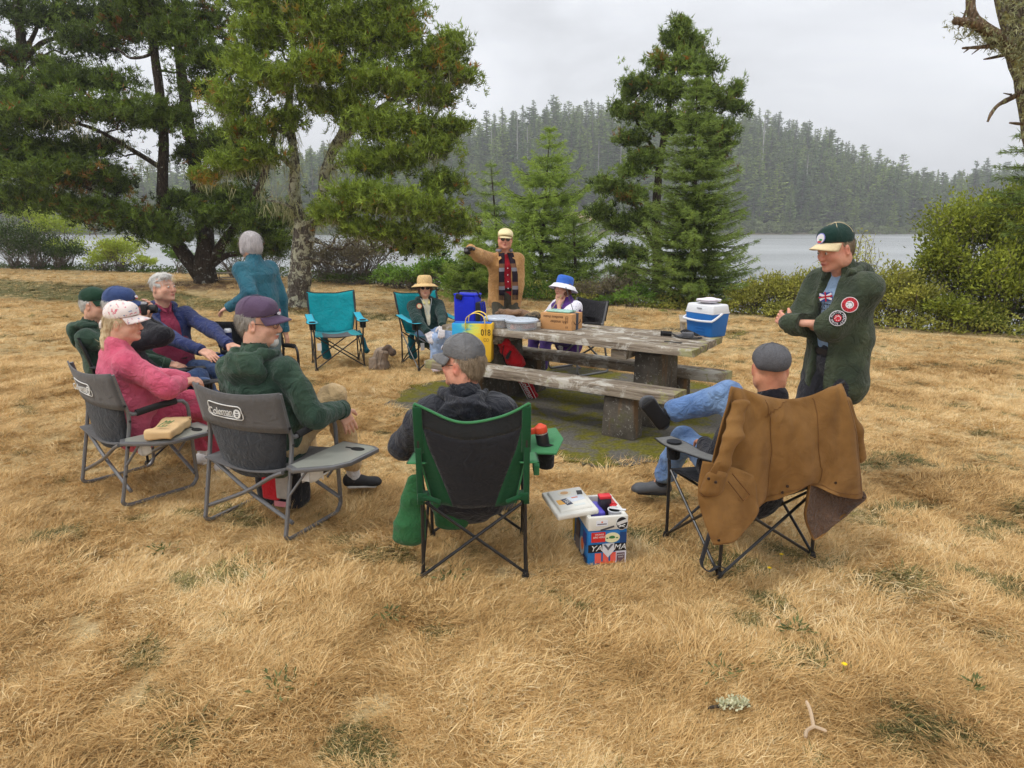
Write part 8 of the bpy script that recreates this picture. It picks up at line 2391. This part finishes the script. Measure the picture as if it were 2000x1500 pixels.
# --- man in flat cap under the draped jacket
GHER = plain('grey_herringbone', lin(88, 88, 92), .95, .28, 160, bmp=.6, bscale=200)
p = Person('man in grey flat cap with crossed legs, seen from behind in the jacket-draped chair', chair11.location + Vector((.09, .0, 0)), (-.35, .94), 1.02, SKT)
p.trunk(.36, R(10), .05, 0, nl=.50).head(R(-34), R(-10), 0, .03, .146)
p.arm(1, v3(.24, .26, .60), v3(.8, -.4, -.6)).arm(-1, v3(-.20, .22, .56), v3(-.6, -.5, -.6))
p.leg(1, p.L(W(1284, 812, 3.88)), None, p.D((-.62, -.10, .80)), p.D((-.2, .9, .3)), knee=p.L(W(1424, 772, 3.68))).leg(-1, p.L(W(1290, 938, 4.06)), None, p.D((-.95, .1, 0)), knee=p.L(W(1338, 856, 3.92)))
p.hand(1, v3(-.3, .8, -.1), v3(0, 0, 1), .4).hand(-1, v3(.4, .8, -.1), v3(0, 0, 1), .4)
p.body(.55); p.flat_cap(GHER, R(2))
p.top('t_shirt', fabric('black_tee', lin(26, 26, 34), wrinkle=.5), .026, .06, .010, .03, .010, seed=91)
p.trousers(JEAN, .020, .0095, .010, ends={1: .72, -1: .82}, flare=.012); p.shoes(SHG, SOLD, SOCKB)

# --- standing man with crossed arms
OLV = fabric('olive_green_fleece', lin(54, 64, 50), var=.14, fade=lin(80, 88, 66), wrinkle=.5); PBL = fabric('pale_blue_cotton', lin(150, 176, 206), wrinkle=.4); BJN = fabric('black_denim', lin(44, 44, 50), wrinkle=.5)
pf = G(1614, 962)
p = Person('man in green and cream cap and patched green hoodie standing with crossed arms', (pf.x - .03, pf.y), (-.90, -.44), 1.0, SKR)
p.trunk(.925, R(-3), 0, R(-4), nl=.535).head(R(-6), R(-18), 0, .085, .138, 1.04)
p.arm(-1, v3(.15, .29, 1.135), v3(-.6, .1, -1)).arm(1, v3(-.06, .17, 1.10), v3(.8, .6, -1))
p.leg(-1, v3(-.12, .02, .09), v3(0, 1, 0), v3(-.15, 1, 0)).leg(1, v3(.12, .06, .09), v3(0, 1, 0), v3(.15, 1, 0))
p.hand(-1, v3(.9, -.1, .25), v3(0, 1, .2), .5).hand(1, v3(-.9, .1, -.1), v3(0, .9, .3), .35)
p.body(.5, .005, (1,)); p.eyes(); p.hair(H_SAND, 'sides', 3)
CRM = fabric('cream_brim', lin(222, 204, 164), var=.05, wrinkle=.1)
co = p.cap(fabric('bottle_green_cotton', lin(20, 50, 44), var=.12, wrinkle=.2), CRM, [(0, .086, .032, .029, plain('badge_blue', lin(126, 126, 196), .7)), (0, .086, .028, .025, WHT), (-.006, .080, .010, .005, plain('badge_green', lin(56, 150, 84), .7)), (.002, .068, .016, .005, REDP)], tilt=R(6))
p.shirt('t_shirt', PBL, .004)
p.top('hoodie', OLV, .046, .15, .0095, .0, .014, opening=(.07, .045, -.22), st=.016, seed=101, hemflare=.10); p.hood(OLV, .044, .075, 1.12, 8)
p.trousers(BJN, .022); p.shoes(plain('slate_shoe', lin(70, 82, 92), .6), SOLD)
S, E, Hd = p.A[-1]
ax = (E - S).normalized(); nn = (p.L((0, 0, 1.75)) - S.lerp(E, .6)).normalized(); nn = (nn - ax * nn.dot(ax)).normalized()
INKK = plain('patch_black', lin(24, 22, 24), .7); PRED = plain('patch_red', lin(190, 40, 54), .7)
for (t_, mats, inner, word) in ((.52, [WHT, PRED], INKK, 'AUSTIN'), (.86, [WHT, INKK], PRED, 'AUSTIN HEALEY')):
    c_ = S.lerp(E, t_) + nn * (.119 if t_ < .6 else .112)
    o = p.patch('arm_patch', c_, nn, -ax, .046, mats, (1, .92))
    Mx = frame(c_ + nn * .0032, (-ax).cross(nn), nn)
    arc_text('lettering', word, WHT if word != 'AUSTIN' else INKK, o, .017, Mx, .034, 165 if len(word) < 8 else 210, 15 if len(word) < 8 else -30)
    arc_text('lettering', 'HEALEY' if len(word) < 8 else 'SPRITE', WHT if word != 'AUSTIN' else INKK, o, .017, Mx, .034, 200 if len(word) < 8 else 225, 340 if len(word) < 8 else 315)
    mb = MB(); mb.prism([Mx @ Vector((.022 * math.cos(a), .022 * math.sin(a), 0)) for a in [6.283 * k / 18 for k in range(18)]], nn * .0012); q_ = mb.obj('ring', WHT if word == 'AUSTIN' else inner, o)
    mb = MB(); [mb.tube([Mx @ Vector((.004 + .013 * math.cos(a), .013 * math.sin(a), .0015)), Mx @ Vector((-.002 + .017 * math.cos(a + .9), .017 * math.sin(a + .9), .0015))], .0015, 4) for a in (0, 1.05, 2.1, 3.14, 4.2, 5.2)]; mb.obj('emblem', INKK if word == 'AUSTIN' else WHT, o)
# print on the shirt: a little flag swirl over dark lettering
Fs_, Us, Xs = p.Fw, p.up, p.X
bc = p.P + Us * .34 + Fs_ * .128
for (dx, dz, w_, h_, rz_, m_) in ((.0, .05, .10, .05, 12, plain('flag_blue', lin(46, 66, 150), .7)), (.0, .05, .10, .014, 30, WHT), (.0, .05, .10, .014, -12, WHT), (0, .05, .105, .009, 12, PRED), (0, .05, .010, .06, 12, PRED)):
    Mx = frame(bc - Xs * dx + Us * dz + Fs_ * (.002 if m_ is WHT else .004 if m_ is PRED else 0), -Xs, Fs_) @ Matrix.Rotation(R(rz_), 4, 'Z')
    mb = MB(); mb.prism([Mx @ Vector(v) for v in ((-w_ / 2, -h_ / 2, 0), (w_ / 2, -h_ / 2, 0), (w_ / 2, h_ / 2, 0), (-w_ / 2, h_ / 2, 0))], Fs_ * .0015); mb.obj('flag_print', m_, p.root)
text('lettering', 'BRISTEL', INKK, p.root, .06, frame(bc - Us * .015 + Fs_ * .003, -Xs, Fs_), .0006, sx=.6)
mb = MB(); mb.lathe([(.183, -.018), (.183, .018)], 24, p.P + p.up * .04, sy=.76); mb.obj('belt', plain('belt_dark', lin(34, 28, 26), .5), p.root)
mb = MB(); mb.tube(smooth_path([p.P - p.X * .235 + p.Fw * .02 + p.up * .07, p.P - p.X * .242 + p.Fw * .05 - p.up * .02, p.P - p.X * .235 + p.Fw * .09 - p.up * .10], 4), .007, 5, flat=.5); mb.obj('pocket_edge', OLV, p.root)

# ================================================================== TAN JACKET DRAPED OVER THE CHAIR
BRNJ = fabric('tan_canvas', lin(120, 85, 44), var=.14, fade=lin(146, 109, 64), wrinkle=.2, wscale=6, sheen=.05)
SEAM = plain('dark_stitch', lin(104, 68, 32), .9); LINQ = fabric('quilted_lining', lin(100, 74, 56), var=.1, wrinkle=.9, wscale=26); BTN = plain('dark_button', lin(56, 44, 40), .3, metal=.4)
jb = W(1510, 1000, 3.2); jb.z = 0
J = thing('jacket', 'tan canvas work jacket draped over the back of the folding chair', 'jacket', jb)
def cgrid(rows, name, mat, nu=40, nv=44, th=.006, fold=.012, seed=3, swag=0.0):
    """cloth through a net of control points (smooth in both directions), with vertical folds"""
    G_ = [[Vector(q) - jb for q in r] for r in rows]
    def cr(P, t):
        n = len(P) - 1; x = min(max(t, 0), .9999) * n; i = int(x); f = x - i
        a, b, c, d = P[max(i - 1, 0)], P[i], P[i + 1], P[min(i + 2, n)]
        return .5 * ((2 * b) + (c - a) * f + (2 * a - 5 * b + 4 * c - d) * f * f + (3 * b - a - 3 * c + d) * f ** 3)
    fn = lambda u, v: cr([cr(r, u) for r in G_], v)
    pts = np.array([fn(i / nu, j / nv) for i in range(nu + 1) for j in range(nv + 1)], np.float32)
    w = folds(pts * [1, 1, .22], 2.6, seed, fold * 1.7, 5) + folds(pts * [1, 1, .6], 8.0, seed + 3, fold * .35, 5)
    k = 0; P = []
    for i in range(nu + 1):
        row = []
        for j in range(nv + 1):
            q = Vector(pts[k]); vv = j / nv; uu = i / nu; q.y += float(w[k]) * min(1, .25 + 1.2 * vv) + swag * (math.sin(math.pi * uu) ** 1.5 * .034 + .022 * math.sin(6.283 * (3.1 * uu + .45 * (uu - .5) * vv)) + .011 * math.sin(6.283 * (6.3 * uu - .3 * vv) + 1)) * max(0, vv - .12) + swag * .013 * sum(math.sin(8 * math.atan2(vv - .10, (uu - u0) * 1.3) + u0 * 5) * math.exp(-(((math.hypot(uu - u0, vv - .10) - .30) / .22) ** 2)) for u0 in (.08, .95)); row.append(q); k += 1
        P.append(row)
    mb = MB(); mb.grid(P); o = mb.obj(name, mat, J, solid=th, angle=80)
    return fn, P
def J_(px, py, off=0.0):                      # a point near the plane of the chair's back
    return W(px, py, 3.035 + (px - 1435) / 210 * .2 + off)
def rowj(off, *q): return [J_(x, y, off + (z[0] if z else 0)) for x, y, *z in q]
rows = [  # over the top edge, shoulders, back, hem
    rowj(.13, (1452, 800), (1478, 800), (1505, 812), (1545, 815), (1590, 806), (1618, 795), (1640, 792)),
    rowj(-.005, (1430, 756), (1462, 764), (1500, 776), (1540, 780), (1585, 772), (1620, 757), (1642, 749)),
    rowj(-.055, (1418, 800), (1462, 800), (1502, 806), (1545, 812), (1590, 806), (1632, 800), (1658, 790)),
    rowj(-.075, (1402, 860, .02), (1455, 860), (1502, 862), (1548, 866), (1592, 864), (1640, 856), (1672, 846, .02)),
    rowj(-.085, (1385, 920, .05), (1440, 925), (1495, 925), (1545, 922), (1595, 915), (1648, 910), (1680, 900, .02)),
    rowj(-.085, (1370, 975, .07), (1432, 980), (1492, 975), (1536, 955), (1590, 944), (1650, 955), (1688, 955)),
    rowj(-.085, (1372, 1012, .07), (1420, 1012), (1470, 1000), (1522, 975), (1575, 950), (1640, 968), (1690, 978))]
fn, PJ = cgrid(rows, 'back_panel', BRNJ, 44, 44, .006, .013, 3, 1.0)
# left front flap hanging lower, and the right flap showing its lining
rows2 = [[J_(1372, 900, -0.055), J_(1400, 905, -0.085), J_(1440, 915, -0.105), J_(1475, 930, -0.105)], [J_(1362, 960, -0.085), J_(1395, 965, -0.125), J_(1435, 970, -0.135), J_(1478, 975, -0.115)],
         [J_(1372, 1010, -0.105), J_(1400, 1012, -0.145), J_(1440, 1012, -0.155), J_(1480, 995, -0.125)], [J_(1392, 1062, -0.125), J_(1410, 1062, -0.155), J_(1440, 1052, -0.165), J_(1474, 1010, -0.135)]]
cgrid(rows2, 'front_flap', BRNJ, 20, 22, .006, .008, 5)
rows3 = [[J_(1580, 940, -0.040), J_(1612, 944, -0.020), J_(1650, 950, 0.000), J_(1686, 960, -0.020)], [J_(1576, 975, -0.040), J_(1606, 985, -0.020), J_(1640, 985, -0.010), J_(1690, 972, -0.040)],
         [J_(1572, 1010, -0.050), J_(1600, 1018, -0.040), J_(1628, 1010, -0.030), J_(1672, 986, -0.050)], [J_(1588, 1052, -0.060), J_(1602, 1045, -0.060), J_(1624, 1024, -0.050), J_(1650, 1004, -0.060)]]
fn3, _ = cgrid(rows3, 'lining_flap', LINQ, 20, 20, .008, .010, 6)
mb = MB(); pts = [fn3(0, t / 10) - Vector((0, .006, 0)) for t in range(11)] + [fn3(t / 10, 1) - Vector((0, .006, 0)) for t in range(11)]
mb.tube(pts, .012, 6, flat=.5); mb.obj('flap_edge', BRNJ, J)
# sleeve down the left side
Ls = lambda x, y, off: J_(x, y, off) - jb
g = SDF(.0085); sp = [Ls(1444, 790, -.055), Ls(1432, 850, -.085), Ls(1412, 905, -.10), Ls(1396, 945, -.10)]; [g.ecap(sp[i], sp[i + 1], (.94, .34, 0), (.060 - .003 * i, .030), (.057 - .003 * i, .030), .03) for i in range(3)]; g.wrinkle(3.2, .010, 4); g.wrinkle(7, .005, 9); g.obj('sleeve', BRNJ, J)
g = SDF(.0085); g.ecap(Ls(1398, 930, -.11), Ls(1390, 957, -.11), (.94, .34, 0), (.060, .030), (.062, .031)); g.wrinkle(5, .004, 4); g.obj('cuff', BRNJ, J)
g = SDF(.0085); g.chain([Ls(1650, 785, .05), Ls(1664, 840, .05), Ls(1676, 890, .05)], [.045, .045, .038], .04); g.wrinkle(4, .010, 7); g.obj('sleeve', BRNJ, J)
# seams, hem, buttons
def seam(us, vs, name='seam', r=.0015, off=.010):
    mb = MB(); n = 26; pts = []
    for i in range(n + 1):
        u = np.interp(i / n, np.linspace(0, 1, len(us)), us); v = np.interp(i / n, np.linspace(0, 1, len(vs)), vs)
        a = int(round(u * 44)); b = int(round(v * 44)); q = PJ[a][b]
        q2 = PJ[min(a + 1, 44)][b]; q = q.lerp(q2, u * 44 - a) if u * 44 > a else q
        pts.append(q - Vector((0, .0055, 0)))
    mb.tube(pts, r, 5); mb.obj(name, SEAM, J)
seam((.30, .34, .36, .36, .34), (.22, .4, .6, .8, .97)); seam((.67, .68, .70, .70), (.22, .5, .75, .95)); seam((.02, .5, .98), (.87, .87, .88)); seam((.30, .40, .48), (.36, .28, .20)); seam((.96, .97, .97), (.3, .6, .9))
for (x, y, d) in ((1384, 935, -.145), (1398, 942, -.152), (1404, 1055, -.155), (1372, 925, -.07), (1632, 943, -.098), (1648, 946, -.098), (1528, 962, -.098), (1538, 950, -.098), (1686, 972, -.09)):
    mb = MB(); mb.lathe([(.0075, 0), (.006, .004), (0, .005)], 10, Ls(x, y, d), rot=Matrix.Rotation(R(90), 3, 'X')); mb.obj('button', BTN, J)
mb = MB(); mb.tube([Ls(1430, 925, -.15), Ls(1464, 966, -.15), Ls(1452, 978, -.15), Ls(1422, 940, -.15)], .003, 5); mb.obj('pocket_welt', SEAM, J)
mb = MB(); mb.prism([Ls(1408, 900, -.155), Ls(1399, 926, -.150), Ls(1386, 921, -.148), Ls(1397, 902, -.152)], (0, -.006, 0)); mb.obj('cuff_tab', BRNJ, J, bevel=.002)
# dangling carry strap of the chair
M11 = Matrix.Translation(Vector(chair11.location)) @ Matrix.Rotation(chair11.rotation_euler.z, 4, 'Z'); iM = M11.inverted()
mb = MB(); pth = smooth_path([iM @ q for q in (W(1390, 1030, 3.10), W(1376, 1075, 3.10), W(1370, 1102, 3.10), W(1385, 1116, 3.10), W(1402, 1106, 3.12), W(1420, 1112, 3.13))], 5)
mb.tube(pth, .016, 6, flat=.2); mb.obj('carry_strap', BK, chair11)
